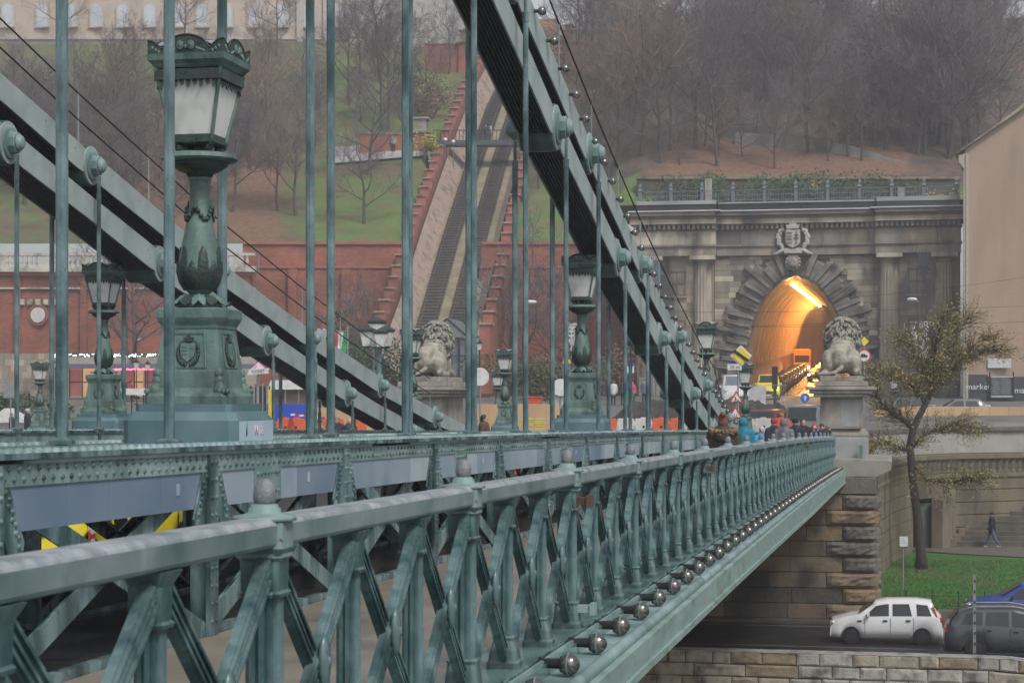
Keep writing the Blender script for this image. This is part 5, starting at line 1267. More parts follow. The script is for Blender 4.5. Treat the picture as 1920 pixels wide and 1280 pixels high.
b = MB(); b.bb(p.x - 1.0, p.x + 1.0, p.y - .03, p.y - .01, p.z + 1.2, p.z + 2.2); b.build('windscreen', MATS['dull_window_glass'], cab)
b = MB(); b.ball((p.x + .7, p.y - .05, p.z + .7), .13, 8, 5); b.build('headlamp', mat('warm_lamp', (.9, .8, .6), emit=(1, .85, .6), es=9, bump=0), cab)
gs_t = thing('glass_station', 'dark glass gabled funicular station beside the left lion', 'station', G(838, 158, GZ))
for (p0, p1, z0_, z1_, m_) in ((800, 876, GZ, 4.6, 'dull_window_glass'),): vwall(p0, p1, 158, 158, z0_, z1_, 5, 'glass_wall', MATS[m_], gs_t)
a, c, e_ = W(798, 632, 157.8), W(878, 632, 157.8), W(838, 597, 157.8)
b = MB(); dv = Vector((0, 5, 0)); b.add([a, c, e_, a + dv, c + dv, e_ + dv], [(0, 1, 2), (0, 2, 5, 3), (1, 4, 5, 2)]); b.build('gable_roof', mat('grey_glass_roof', (.12, .14, .15), (.17, .19, .2), rough=.3, scale=1), gs_t)
for px in (800, 815, 830, 846, 861, 876): b = MB(); b.bar(G(px, 157.8, GZ), G(px, 157.8, 4.7), .1, .1); b.build('mullion', blackm, gs_t)
for z in (1.4, 3.2, 4.6): b = MB(); b.bar(G(800, 157.7, z), G(876, 157.7, z), .1, .1); b.build('transom', blackm, gs_t)
for q in ((a, e_), (e_, c)): b = MB(); b.bar(q[0], q[1], .12, .12); b.build('gable_bar', blackm, gs_t)
# ---------------------------------------------------------------- brick building at the far left
bl = thing('brick_terrace_building', 'red brick terrace building with pale balustrade and round window at far left', 'building', G(200, 171, GZ))
palest = mat('pale_balustrade_stone', (.40, .38, .34), (.5, .48, .43), rough=.85, scale=1.5, grime=(.18, .17, .15), gscale=.8)
vwall(-60, 470, 171, 171, 3.7, 10.6, 8, 'brick_face', redm, bl)
vwall(-60, 470, 171.2, 171.2, GZ, 3.7, 8, 'lower_storey', mat('cream_shop_wall', (.36, .33, .28), (.3, .27, .23), rough=.8), bl)
for z0_, z1_, e, m_ in ((10.6, 10.9, .5, redl), (10.9, 11.25, .8, palest), (9.4, 9.55, .25, palest), (11.25, 11.4, .6, palest), (12.35, 12.6, .5, palest)): vwall(-60, 478, 171 - e, 171 - e, z0_, z1_, e + .4, 'cornice', m_, bl)
px = -58
while px < 470:
    if int(px / 9) % 8 == 0: vwall(px, px + 17, 170.55, 170.55, 11.4, 12.36, .4, 'balustrade_pier', palest, bl); px += 18
    else:
        q = G(px, 170.6, 0); b = MB(); b.sqlathe([(.11, 11.4), (.07, 11.6), (.12, 11.8), (.06, 12.15), (.1, 12.35)], c=(q.x, q.y, 0)); b.build('baluster', palest, bl); px += 9
px = 36
while px < 125: vwall(px, px + 9, 170.7, 170.7, 8.0, 8.5, .3, 'corbel', palest, bl); px += 15
for px in (-30, 26, 150, 240, 330, 420, 455): vwall(px, px + 12, 170.7, 170.7, 3.7, 10.6, .4, 'pilaster', redm, bl)
q = G(72, 170.85, 7.1); b = MB(); ax = Matrix.Rotation(PI / 2, 3, 'X'); b.lathe([(.95, 0), (.95, .1), (.8, .12), (.8, .02)], c=q, n=24, axis=ax); b.build('round_frame', redl, bl)
b = MB(); b.lathe([(.68, 0), (.68, .16)], c=q, n=24, axis=ax); b.build('round_window', mat('white_blind', (.5, .5, .48), (.6, .6, .58), rough=.6), bl)
b = MB(); p = G(254, 170.3, 5.0); b.bb(p.x, p.x + .65, p.y, p.y + .05, p.z - .22, p.z); b.build('name_plate', MATS['white_panel'], bl)
cst = thing('old_stone_wall', 'rough grey stone wall low at the far left edge beside the shops', 'stone wall', G(50, 163, GZ))
rs = random.Random(9)
for r in range(7):
    px = -30
    while px < 96:
        w = rs.uniform(10, 22); vwall(px, min(px + w, 97), 162.5, 162.5, GZ + r * .52, GZ + r * .52 + .5, .6, 'stone', rs.choice(soot[1:4]), cst); px += w + .4
# ---------------------------------------------------------------- palace at the top
pal = mat('palace_stucco', (.44, .36, .30), (.50, .42, .35), rough=.9, scale=.3, grime=(.30, .27, .25), gscale=.3)
pale2 = mat('palace_trim', (.40, .37, .34), (.46, .43, .40), rough=.85)
pw = mat('palace_window_glass', (.42, .45, .50), (.50, .53, .57), rough=.3, scale=.5)
pa = thing('palace', 'pale ochre palace front with rows of arched windows on the hilltop at left', 'palace', LD(-45, 262, 46))
vwall(-80, 660, 262, 262, 47.5, 68, 10, 'wall', pal, pa)
vwall(-80, 660, 261, 261, 42, 47.6, 12, 'stone_base', mat('palace_base_stone', (.26, .245, .225), (.33, .31, .29), rough=.9, scale=.5), pa)
for z in (48.4, 55.3, 56.0): vwall(-80, 660, 261.6, 261.6, z, z + .25, .5, 'string_course', pale2, pa)
ppm = 3600 / 262.0
wx = [15, 80, 133, 181, 231, 281, 335, 380, 425, 478, 529, 580, 625]
for px in wx:
    for z0_, z1_ in ((50.2, 53.2), (57.4, 59.8)):
        q = G(px, 261.9, z0_); r_ = .72; pts = [(-r_, 0), (r_, 0), (r_, z1_ - z0_ - r_)] + [(r_ * math.cos(a), z1_ - z0_ - r_ + r_ * math.sin(a)) for a in [PI * i / 8 for i in range(1, 8)]] + [(-r_, z1_ - z0_ - r_)]
        big = [(x * 1.35, z if z < .1 else z + .3) for x, z in pts]
        b = MB(); b.prism(big, q + Vector((0, -.02, 0)), (CT, ST, 0), (0, 0, 1), Vector((0, -.12, 0))); fr = b.build('window', pale2, pa)
        b = MB(); b.prism(pts, q + Vector((0, -.15, 0)), (CT, ST, 0), (0, 0, 1), Vector((0, -.04, 0))); b.build('pane', pw, fr)
        b = MB(); b.bb(q.x - 1.1, q.x + 1.1, q.y - .35, q.y, z0_ - .22, z0_ - .02); b.build('sill', pale2, fr)
for px in (480, 556, 606, 648): vwall(px, px + 12, 261.6, 261.6, 47.6, 68, .5, 'pilaster', pale2, pa)
ru = thing('ruined_wall', 'broken pale grey castle wall on the hilltop behind the hanger rods', 'wall', LD(-8, 256, 46))
rs = random.Random(21); px = 655
while px < 870:
    w = rs.uniform(8, 22); vwall(px, px + w, 257, 257, 44, rs.uniform(53.8, 56), 2, 'wall_section', mat('ruin_stone', (.33, .32, .31), (.42, .41, .40), rough=.95, scale=.7, grime=(.2, .19, .18), gscale=.6, bump=.4) if 'ruin_stone' not in MATS else MATS['ruin_stone'], ru); px += w
px = 1120; ru2 = thing('upper_castle_wall', 'low grey stone castle wall with small openings above the wooded slope at right', 'wall', LD(35, 262, 48))
while px < 1750:
    w = rs.uniform(20, 44); vwall(px, px + w, 262, 262, 46, rs.uniform(51.5, 54.5), 2, 'wall_section', MATS['ruin_stone'], ru2); px += w
for px in (1545, 1578): vwall(px, px + 14, 261.8, 261.8, 51.3, 52.9, .2, 'opening', MATS['dull_window_glass'], ru2)
# ---------------------------------------------------------------- walls on the right slope
tw = thing('terrace_garden_wall', 'dark stone garden wall with central steps on the terrace above the portal', 'wall', LD(22, 184, 17))
vwall(1195, 1800, 182.6, 182.6, 16.5, 20.5, .6, 'wall_face', mat('mossy_garden_wall', (.055, .055, .04), (.10, .09, .065), rough=.95, scale=.6, grime=(.06, .05, .04), gscale=.6), tw)
vwall(1195, 1800, 182.4, 182.4, 20.5, 20.7, .9, 'coping', soot[1], tw)
vwall(1502, 1521, 182.2, 182.2, 16.5, 20.0, .3, 'gate', MATS['dull_window_glass'], tw)
for px, w, m_ in ((1466, 26, 'ochre_hedge'), (1521, 22, 'ochre_hedge')): vwall(px, px + w, 182.2, 182.2, 16.5, 20.4, .4, 'ochre_pier', mat('ochre_render', (.30, .23, .10), (.36, .28, .13), rough=.9) if 'ochre_render' not in MATS else MATS['ochre_render'], tw)
for px in (1322, 1683): vwall(px, px + 13, 176, 176, 16.5, 19.8 if px < 1500 else 19.0, .5, 'pale_pillar', lime, tw)
rp = thing('road_wall', 'pale grey sloping road wall among the trees on the right slope', 'wall', LD(28, 207, 27))
rmm = mat('pale_road_wall', (.20, .195, .19), (.28, .275, .27), rough=.9, scale=.5, grime=(.10, .09, .08), gscale=.4)
for (p0, y0_, h0), (p1, y1_, h1) in zip([(1378, 262, 14), (1450, 268, 16), (1520, 282, 20), (1600, 296, 22), (1660, 305, 12)], [(1450, 268, 16), (1520, 282, 20), (1600, 296, 22), (1660, 305, 12), (1700, 312, 6)]):
    da, db = 58.3 / (.43 - (740 - y0_) / 3600), 58.3 / (.43 - (740 - y1_) / 3600); vwall(p0, p1, da, db, ((740 - y0_) / 3600 * da - 1.5, (740 - y1_) / 3600 * db - 1.5), ((740 - y0_ + h0) / 3600 * da, (740 - y1_ + h1) / 3600 * db), .5, 'wall_face', rmm, rp)
# terrace railing
tr = thing('terrace_railing', 'blue grey iron railing with tall finials along the terrace above the portal', 'railing', LD(22, 167, 16.6))
blu = mat('blue_grey_iron', (.10, .13, .16), (.14, .17, .20), rough=.6)
for i in range(11):
    x = XC - 13.4 + 26.8 * i / 10; y = FY + .35
    b = MB(); b.sqlathe([(.13, 16.5), (.13, 17.6), (.2, 17.7), (.1, 17.9), (.14, 18.05), (.02, 18.4)], c=(x, y, 0)); b.build('railing_post', blu, tr)
    if i < 10:
        b = MB(); q = 0
        while q < 2.5: b.cyl((x + .1 + q, y, 16.5), (x + .1 + q, y, 17.65), .022, .022, 4, caps=False); q += .22
        b.build('railing_bar', blu, tr, kind='stuff')
        for z in (16.75, 17.2, 17.6): b = MB(); b.bar((x, y, z), (x + 2.68, y, z), .05, .05); b.build('rail', blu, tr)
for i, (px, y_) in enumerate(((1388, 300), (1372, 324), (1632, 295), (1628, 318))):
    d = 195 if y_ < 310 else 188; q = W(px, y_, d); z0_ = HZ((px - 960) / 3600 * d, d)
    t = thing('park_lamp', 'small lit park lamp above the portal, %s one of the %s pair' % ('upper' if i % 2 == 0 else 'lower', 'left' if i < 2 else 'right'), 'lamp', (q.x, q.y, min(z0_, q.z - 2)), 0, 'lit park lamps')
    b = MB(); b.cyl((q.x, q.y, min(z0_, q.z - 2)), q, .05, .04, 6); b.build('pole', blackm, t)
    b = MB(); b.smooth = True; b.ball(q, .2, 8, 6); b.build('globe', MATS['warm_lamp'], t)
for i, (px, y_) in enumerate(((835, 262), (850, 266))):
    q = W(px, y_, 204); t = thing('park_lamp', 'tall unlit park lamp left of the lower footbridge, %s of two' % ('left' if i == 0 else 'right'), 'lamp', (q.x, q.y, q.z - 4), 0)
    b = MB(); b.cyl(q - Vector((0, 0, 4.5)), q, .06, .05, 6); b.build('pole', blu, t)
    b = MB(); b.smooth = True; b.ball(q, .22, 8, 6); b.build('globe', glassm, t)
# ---------------------------------------------------------------- trees
bark = mat('grey_bark', (.055, .048, .045), (.085, .075, .07), rough=.95, scale=3)
twigm = mat('brown_twig', (.10, .078, .075), (.14, .11, .105), rough=.95, scale=.3, bump=0)
twigp = mat('hazy_purple_twig', (.105, .088, .097), (.145, .122, .132), rough=.95, scale=.3, bump=0)  # twigs' own purple-brown, lifted bluish to put hillside haze into the colour
twigb = mat('russet_twig', (.17, .115, .085), (.21, .15, .115), rough=.95, scale=.3, bump=0)
def grow(rng, h, r0, spread=1.0, twigs=5, limbs=7, low=.3, upright=.5):
    """a bare tree in local coordinates: (trunk and limbs, twigs)"""
    T = MB(); T.smooth = True; C = MB(); tw_ = .011
    pts = [Vector((0, 0, -.5))]; p = Vector((0, 0, 0)); lean = Vector((rng.uniform(-.1, .1), rng.uniform(-.1, .1), 1))
    n = 6
    for i in range(n + 1):
        pts.append(p.copy()); p = p + (lean + Vector((rng.uniform(-.12, .12), rng.uniform(-.12, .12), 0))).normalized() * (h * .72 / n)
    T.tube(pts, [r0 * 1.25] + [r0 * (1 - .8 * i / n) for i in range(n + 1)], 6)
    def branch(p0, d0, L, r, lev):
        segs = 4 if lev < 2 else 3; pts = [p0]; d = d0.normalized(); p = p0
        for i in range(segs):
            d = (d + Vector((rng.uniform(-.28, .28), rng.uniform(-.28, .28), rng.uniform(-.06, .3) * upright))).normalized(); p = p + d * (L / segs); pts.append(p)
        B = T if lev < 1 else C
        if lev < 3: B.tube(pts, [max(tw_, r * (1 - .75 * i / segs)) for i in range(segs + 1)], 5 if lev < 1 else 3, caps=False)
        else:
            o_ = d.orthogonal().normalized() * .016; B.add([pts[0] - o_, pts[0] + o_, pts[-1]], [(0, 1, 2)])
        if lev >= 3: return
        k = (7, twigs, 6, 0)[lev]
        for i in range(k):
            t = .3 + .7 * (i + rng.random()) / k; j = min(int(t * segs), segs - 1); q = pts[j].lerp(pts[j + 1], t * segs - j)
            a = rng.uniform(0, 2 * PI); o = d.orthogonal().normalized(); o = (o * math.cos(a) + d.cross(o) * math.sin(a))
            branch(q, d * .75 + o * .75 + Vector((0, 0, .15)), L * rng.uniform(.42, .66), r * .45, lev + 1)
    for i in range(limbs):
        t = low + (1 - low) * (i + .5) / limbs; j = min(int(t * n) + 1, n); q = pts[j].lerp(pts[j + 1] if j + 1 < len(pts) else pts[j], t * n - int(t * n))
        a = i * 2.4 + rng.uniform(-.4, .4); up_ = .55 + .5 * t
        branch(q, Vector((math.cos(a) * spread, math.sin(a) * spread, up_)), h * rng.uniform(.34, .5) * (1.15 - .5 * t), r0 * (.5 - .25 * t), 0)
    branch(pts[-1], Vector((0, 0, 1)), h * .3, r0 * .22, 0)
    return T, C
protos = []
for i in range(6):
    T, C = grow(random.Random(100 + i), (11, 13, 9, 14, 10, 12)[i], (.20, .24, .16, .26, .18, .22)[i], spread=(1.3, 1.0, 1.5, 1.2, 1.4, .9)[i], low=(.2, .28, .15, .22, .18, .3)[i], twigs=6, limbs=(8, 9, 8, 10, 7, 9)[i])
    protos.append((T.mesh('trunk', bark), [C.mesh('crown', m_) for m_ in (twigm, twigp, twigb)]))
def bare_tree(l, d, k, tint, s, label, group=None, z=None):
    t = thing('bare_tree', label, 'tree', LD(l, d, HZ(l, d) if z is None else z), random.uniform(0, 6.28), group)
    t.scale = (s, s, s * random.uniform(.9, 1.15)); inst('trunk', protos[k][0], t); inst('crown', protos[k][1][tint], t); return t
rs = random.Random(77)
cnt = 0
for i in range(900):                          # right slope, dense
    px = rs.uniform(1085, 1880); d = rs.uniform(187, 255)
    if cnt >= 165: break
    l = (px - 960) / 3600 * d; tl, _ = trk(d)
    if abs(l - tl) < 7: continue
    if 1380 < px < 1650 and 187 < d < 206 and rs.random() < .35: continue
    z = HZ(l, d)
    bare_tree(l, d, rs.randrange(6), rs.choice((0, 1, 1, 2)) if px < 1560 else rs.choice((0, 1, 1)), rs.uniform(.55, 1.15), 'bare brown tree among many on the wooded slope above the tunnel', 'bare trees on the slope above the tunnel'); cnt += 1
cnt = 0
for i in range(600):                          # left slope, thinner
    px = rs.uniform(10, 860); d = rs.uniform(182, 255)
    if cnt >= 90: break
    l = (px - 960) / 3600 * d; tl, _ = trk(d); z = HZ(l, d); py = 740 - 3600 * z / d
    if abs(l - tl) < 7: continue
    if (130 < px < 330 and 90 < py < 190) or (570 < px < 800 and 300 < py) or (px > 560 and py < 130 and rs.random() < .7) or (px < 660 and py < 200 and rs.random() < .85) or (d > 240 and rs.random() < .7): continue
    bare_tree(l, d, rs.randrange(6), rs.choice((0, 1, 1, 2)) if px < 560 else rs.choice((0, 1)), rs.uniform(.45, .95), 'bare grey brown tree among many on the grassy slope below the palace', 'bare trees on the slope below the palace'); cnt += 1
for px, d, k, s, lb in ((690, 200, 3, .8, 'wide bare tree on the grass left of the funicular wall, above the path'), (683, 184, 0, .85, 'dark leaning bare tree on the bright grass slope left of the funicular'), (640, 171, 2, 1.0, 'bare shrubby tree before the red wall left of the funicular'), (665, 168, 4, .9, 'second bare tree before the red wall left of the glass station'),
    (255, 160, 3, 1.05, 'big bare tree before the brick building, behind the far truss lamp'), (985, 168, 1, 1.05, 'bare tree before the red wall right of the funicular track'), (1045, 170, 5, 1.0, 'slim bare tree before the red wall under the near chain'), (1010, 190, 2, .7, 'small bare tree on the grass patch right of the funicular'), (1590, 190, 0, .95, 'spreading bare tree leaning over the leaf covered bank above the portal'), (1345, 188, 3, .8, 'thick trunked bare tree at the left end of the portal terrace')):
    l = (px - 960) / 3600 * d; bare_tree(l, d, k, 1, s, lb, None, None if d > 178 else GZ)
rt2 = random.Random(31)
for i in range(16):
    px = 1250 + i * 33 + rt2.uniform(-12, 12); d = rt2.uniform(186.5, 200); bare_tree((px - 960) / 3600 * d, d, rt2.choice((0, 2, 3, 4)), rt2.choice((0, 1, 1, 2)), rt2.uniform(.55, .95), 'bare brown tree among many on the wooded slope above the tunnel', 'bare trees on the slope above the tunnel')
def leafy(name, l, d, z, sx, sy, sz, m_, n, label, cat='shrub', leaf=.16, seed=1, trunk=True):
    t = thing(name, label, cat, LD(l, d, z)); q = random.Random(seed); b = MB()
    cl = [(q.uniform(-.7, .7), q.uniform(-.7, .7), q.uniform(.25, .9), q.uniform(.25, .45)) for _ in range(10)]
    for i in range(n):
        c = q.choice(cl); a, e = q.uniform(0, 2 * PI), math.acos(q.uniform(-1, 1)); r = c[3] * q.random() ** .4
        p = Vector(((c[0] + r * math.sin(e) * math.cos(a)) * sx, (c[1] + r * math.sin(e) * math.sin(a)) * sy, max(.02, c[2] + r * math.cos(e)) * sz))
        u = Vector((q.uniform(-1, 1), q.uniform(-1, 1), q.uniform(-1, 1))).normalized() * leaf; w = u.orthogonal().normalized() * leaf * .6; p = LD(l, d, z) + p
        b.add([p - u, p + w, p + u, p - w], [(0, 1, 2, 3)])
    b.build('foliage', m_, t)
    if trunk:
        b = MB(); o = LD(l, d, z)
        for i in range(5): a = q.uniform(0, 6.28); b.tube([o, o + Vector((.3 * sx * math.cos(a), .3 * sy * math.sin(a), sz * .5)), o + Vector((.6 * sx * math.cos(a), .6 * sy * math.sin(a), sz * .85))], [.05, .035, .015], 4)
        b.build('stem', bark, t)
    return t
dkg = mat('dark_evergreen_leaf', (.025, .05, .022), (.045, .075, .03), rough=.8, scale=.6, bump=0)
brnl = mat('brown_leaf', (.11, .07, .05), (.15, .09, .06), rough=.9, scale=.5, bump=0)
yell = mat('yellow_green_leaf', (.22, .22, .035), (.32, .26, .05), rough=.8, scale=1, bump=0)
grnl = mat('garden_green_leaf', (.035, .075, .028), (.06, .105, .04), rough=.8, scale=1, bump=0)
for i, (px, y_, d, sx, sz, m_, n, lb) in enumerate(((770, 250, 216, 5, 4, brnl, 1500, 'brown leafless thicket on the slope left of the upper funicular wall'), (810, 262, 214, 3.4, 3, brnl, 900, 'smaller brown thicket beside the funicular wall'), (795, 300, 202, 1.6, 3.4, yell, 500, 'yellow leaved young tree by the lower footbridge'),
    (1695, 320, 186, 3.4, 4, dkg, 1500, 'dark ivy covered evergreen at the right end of the terrace'), (1770, 330, 180, 1.8, 2.4, yell, 500, 'yellow shrub at the right end of the terrace railing'), (1408, 120, 236, 2.0, 6, dkg, 900, 'ivy clad dark green trunk high on the right slope'), (1240, 90, 240, 3, 5, dkg, 800, 'dark green ivy tree high on the slope right of the chain'),
    (40, 200, 214, 5, 5, dkg, 1800, 'dark bushy evergreen on the slope at the far left'), (700, 690, 150, 4.5, 6, dkg, 2600, 'dark evergreen shrubbery behind the five armed lantern'), (640, 690, 160, 4, 5, dkg, 1600, 'dark evergreen bush behind the striped flag'), (1010, 700, 150, 6, 3.2, mat('mixed_hedge_leaf', (.05, .07, .03), (.11, .09, .03), rough=.9, scale=.5, bump=0), 3000, 'olive hedge bank before the red wall right of the left lion'), (1080, 700, 153, 5, 4, brnl, 2000, 'brown bush bank behind the second lamp standard'),
    (35, 760, 120, 3, 1.6, dkg, 900, 'low dark hedge at the far left edge by the embankment'), (1290, 352, 178.5, 4.5, 3.6, dkg, 1600, 'dark green shrub at the left end of the terrace planting'), (1370, 350, 178.5, 4.5, 3.3, grnl, 1800, 'low green shrub on the terrace near the pale pillar'), (1440, 350, 178.5, 3.6, 3.7, grnl, 1800, 'fresh green shrub on the terrace just left of the steps'), (1565, 350, 178.5, 4.5, 3.6, grnl, 1800, 'fresh green shrub on the terrace just right of the steps'), (1640, 350, 178.5, 4.5, 3.6, dkg, 1600, 'dark green shrub on the terrace near the right pillar'), (1460, 372, 169, 5, .8, dkg, 900, 'trimmed low hedge behind the terrace railing, middle'), (1600, 372, 169, 6, .8, dkg, 900, 'trimmed low hedge behind the terrace railing, right part'))):
    l = (px - 960) / 3600 * d; z = HZ(l, d) if d > 186 else (16.5 if (px > 1190 and y_ < 400) else (gz(0, 150) if y_ > 500 else HZ(l, d)))
    leafy('evergreen_shrub' if m_ is dkg else 'shrub', l, d, z if y_ < 700 else gz(0, d - 5), sx, 2.4, sz, m_, n, lb, seed=i)
# ---------------------------------------------------------------- people
skinm = mat('skin', (.45, .27, .19), (.5, .31, .22), rough=.6, bump=0)
hairs = {'dark': mat('dark_hair', (.02, .015, .012), rough=.6), 'red': mat('auburn_hair', (.16, .06, .025), rough=.6, scale=30)}
_cm = {}
def cloth(c):
    if c not in _cm: _cm[c] = mat('cloth_%d' % len(_cm), c, tuple(x * .7 for x in c), rough=.85, scale=12, bump=.2)
    return _cm[c]
furm = mat('fur_trim', (.24, .16, .09), (.38, .28, .18), rough=.95, scale=30, bump=.6)
def person(loc, face, label, coat, legs=(.03, .03, .04), head='hair', headc='dark', h=1.72, pose='stand', vox=.028, hood_fur=False, extra=None, group=None, child=False):
    """face: direction the person looks, degrees from the camera's view axis away (0 = seen from behind, 180 = facing us)"""
    t = thing('person', label, 'person', loc, TH - R(face), group); k = h / 1.72; t.scale = (k, k, k)
    # local +y is forward
    ph = {'stand': 0, 'walk': .32}.get(pose, 0)
    hip, kn, an = .92, .5, .08
    legs_ = []
    for s_ in (-1, 1):
        f = ph * s_; legs_.append([(.09 * s_, 0, hip), (.10 * s_, f * .45 + .03, kn), (.10 * s_, f * .95 - (.06 if ph else 0), an + (.03 if f < 0 else 0))])
    armp = {}
    for s_ in (-1, 1):
        sh_ = (.19 * s_, -.01, 1.42)
        if pose == 'camera': armp[s_] = [sh_, (.27 * s_, .12, 1.2), (.09 * s_, .30, 1.5)]
        elif pose == 'arms': armp[s_] = [sh_, (.30 * s_, .12, 1.22), (.14 * s_, .32, 1.32)]
        else: armp[s_] = [sh_, (.25 * s_, -.03 - ph * s_ * .3, 1.15), (.25 * s_, .08 - ph * s_ * .5, .90)]
    pr = [('t', [(0, 0, 1.0), (0, 0, 1.2), (0, 0, 1.42), (0, 0, 1.52), (0, .01, 1.58)], [.13, .13, .13, .055, .055]), ('e', (0, .015, 1.62), (.075, .095, .115)), ('e', (0, .11, 1.60), (.014, .022, .022)), ('e', (.08, 0, 1.61), (.012, .02, .03)), ('e', (-.08, 0, 1.61), (.012, .02, .03)), ('e', (0, .06, 1.545), (.045, .045, .035))]
    for s_ in (-1, 1):
        pr.append(('t', legs_[0 if s_ < 0 else 1], [.075, .05, .035])); a = armp[s_]; pr.append(('t', a, [.045, .036, .028]))
        e = Vector(a[2]); d = (e - Vector(a[1])).normalized(); pr.append(('e', tuple(e + d * .06), (.035, .035, .045)))
    blob('body', pr, max(vox * .7, .016), skinm, t, smooth=1)
    js = [('t', [(0, 0, .86), (0, 0, 1.05), (0, 0, 1.25), (0, -.01, 1.42), (0, 0, 1.48)], [.19, .175, .185, .165, .09]), ('e', (0, 0, 1.38), (.24, .13, .11)), ('e', (0, 0, 1.1), (.21, .16, .3))]
    for s_ in (-1, 1): js.append(('t', armp[s_], [.085, .07, .055]))
    blob('jacket', js, vox, cloth(coat), t, smooth=1, disp=.02, dscale=.08)
    blob('trousers', [('t', l, [.10, .075, .06]) for l in legs_] + [('e', (0, 0, .92), (.17, .13, .12))], vox, cloth(legs), t, smooth=1)
    for l in legs_:
        b = MB(); b.smooth = True; e = l[2]; b.ball((e[0], e[1] + .05, e[2] - .03), .05, 8, 5, sc=(.9, 2.4, .95)); b.build('shoe', cloth((.5, .5, .5)) if extra == 'white_shoes' else blackm, t, world=False)
    hc = hairs.get(headc) or cloth(headc)
    if head in ('hair', 'bun'):
        pr = [('e', (0, -.02, 1.655), (.092, .105, .105)), ('e', (0, -.05, 1.60), (.088, .075, .11))]
        if head == 'bun': pr += [('e', (0, -.11, 1.73), (.055, .055, .05))]
        blob('hair', pr, .016, hc, t, smooth=1)
    elif head == 'hat':
        blob('hat', [('e', (0, -.005, 1.69), (.098, .112, .085)), ('e', (0, -.005, 1.655), (.102, .118, .04))], .016, hc, t, smooth=1)
    elif head == 'hood':
        blob('hood', [('e', (0, -.035, 1.64), (.115, .115, .14)), ('e', (0, -.05, 1.50), (.12, .09, .09))], .018, hc, t, smooth=1)
    if hood_fur:
        b = MB(); b.smooth = True; q = random.Random(3)
        for i in range(150):
            a = q.uniform(PI * .85, PI * 2.15) if False else q.uniform(0, 2 * PI); rr_ = .19
            c = Vector((rr_ * math.cos(a), -.10 + .10 * math.sin(a), 1.47 + .03 * math.sin(a) + q.uniform(-.03, .03))); d = Vector((math.cos(a), math.sin(a), q.uniform(-.6, .6))).normalized() * .07
            b.tube([c, c + d], [.03, .006], 4)
        b.build('fur_trim', furm, t, world=False); blob('hood', [('e', (0, -.17, 1.38), (.15, .07, .12))], .02, cloth(coat), t, smooth=1)
    b = MB(); b.smooth = True
    for s_ in (-1, 1): b.ball((.032 * s_, .10, 1.635), .012, 6, 4)
    b.build('eyes', hairs['dark'], t, world=False)
    if pose == 'camera': b = MB(); b.box((0, .31, 1.58), (.11, .06, .07)); b.cyl((0, .33, 1.58), (0, .39, 1.58), .03, .03, 10); b.build('held_camera', blackm, t, world=False)
    return t
def wk(px, d, dz=0): v = G(px, d, 0); v.z = camb(v.y) - 1.62 + dz; return v
navy = (.02, .03, .07)
person(wk(1356, 31.5), 8, 'woman with auburn bun in olive parka with fur trimmed hood, seen from behind', (.055, .05, .04), (.02, .02, .03), 'bun', 'red', 1.70, hood_fur=True)
person(wk(1393, 45), 2, 'person in bright teal blue hooded puffer jacket behind the fur hooded woman', (.015, .19, .30), navy, 'hood', (.015, .19, .30), 1.68)
person(wk(1428, 56), 165, 'child in light blue jacket and white blue hat holding hands up', (.03, .30, .58), navy, 'hat', (.45, .58, .68), 1.50, pose='arms')
person(wk(1451, 56), -15, 'person in dark navy coat with a red hat beside the grey hood', (.02, .025, .05), navy, 'hat', (.38, .03, .04), 1.74)
person(wk(1470, 52), 5, 'person in grey hooded coat in the middle of the walkway group', (.15, .155, .17), (.04, .04, .05), 'hood', (.16, .165, .18), 1.70)
person(wk(1491, 58), 0, 'person in black knit hat and dark navy jacket right of the grey hood', (.015, .018, .04), navy, 'hat', (.012, .012, .015), 1.76)
person(wk(1506, 63), 175, 'dark haired man facing the camera in a black jacket', (.015, .015, .018), (.02, .02, .02), 'hair', 'dark', 1.80)
person(wk(1527, 64.5), 180, 'person in red hood and navy jacket holding a camera to the face', (.02, .06, .19), navy, 'hood', (.42, .04, .06), 1.62, pose='camera')
person(wk(1553, 74.5), 70, 'person in black jacket and grey hat by the pedestal end of the railing', (.012, .012, .015), (.02, .02, .02), 'hat', (.18, .19, .2), 1.66)
person(wk(1541, 72), 190, 'dark clothed person in a brown hat behind the red hood', (.03, .02, .02), (.02, .02, .02), 'hat', (.10, .05, .04), 1.70)
def rd(px, d): v = G(px, d, 0); v.z = camb(v.y) - 1.62; return v
person(rd(908, 60), 100, 'dark haired man in profile with a brown collar just above the truss top', (.10, .06, .035), (.03, .03, .03), 'hair', 'dark', 1.86)
person(rd(890, 62), 60, 'person in grey hat next to the man in profile above the truss', (.16, .165, .18), (.03, .03, .03), 'hat', (.30, .31, .33), 1.78)
person(rd(631, 66), 172, 'woman in grey knit hat and dark coat facing us between two hanger rods', (.03, .03, .04), (.03, .03, .03), 'hat', (.26, .25, .26), 1.85)
person(rd(600, 68), 120, 'person in turquoise hat left of the woman in grey knit hat', (.25, .26, .1), (.03, .03, .03), 'hat', (.03, .25, .33), 1.76)
person(rd(655, 66), 90, 'bald person in a dark jacket right of the woman in grey knit hat', (.04, .045, .08), (.03, .03, .03), 'none', 'dark', 1.80)
v = W(1860, 1028, 99); v.z = lz(v.y) + .06
person(v, -78, 'man walking left in dark jacket and blue jeans past the stone stairs', (.012, .013, .018), (.06, .13, .22), 'hat', (.015, .015, .02), 1.78, pose='walk', extra='white_shoes')
def sq(px, d): v = G(px, d, 0); v.z = gz(v.x, v.y); return v
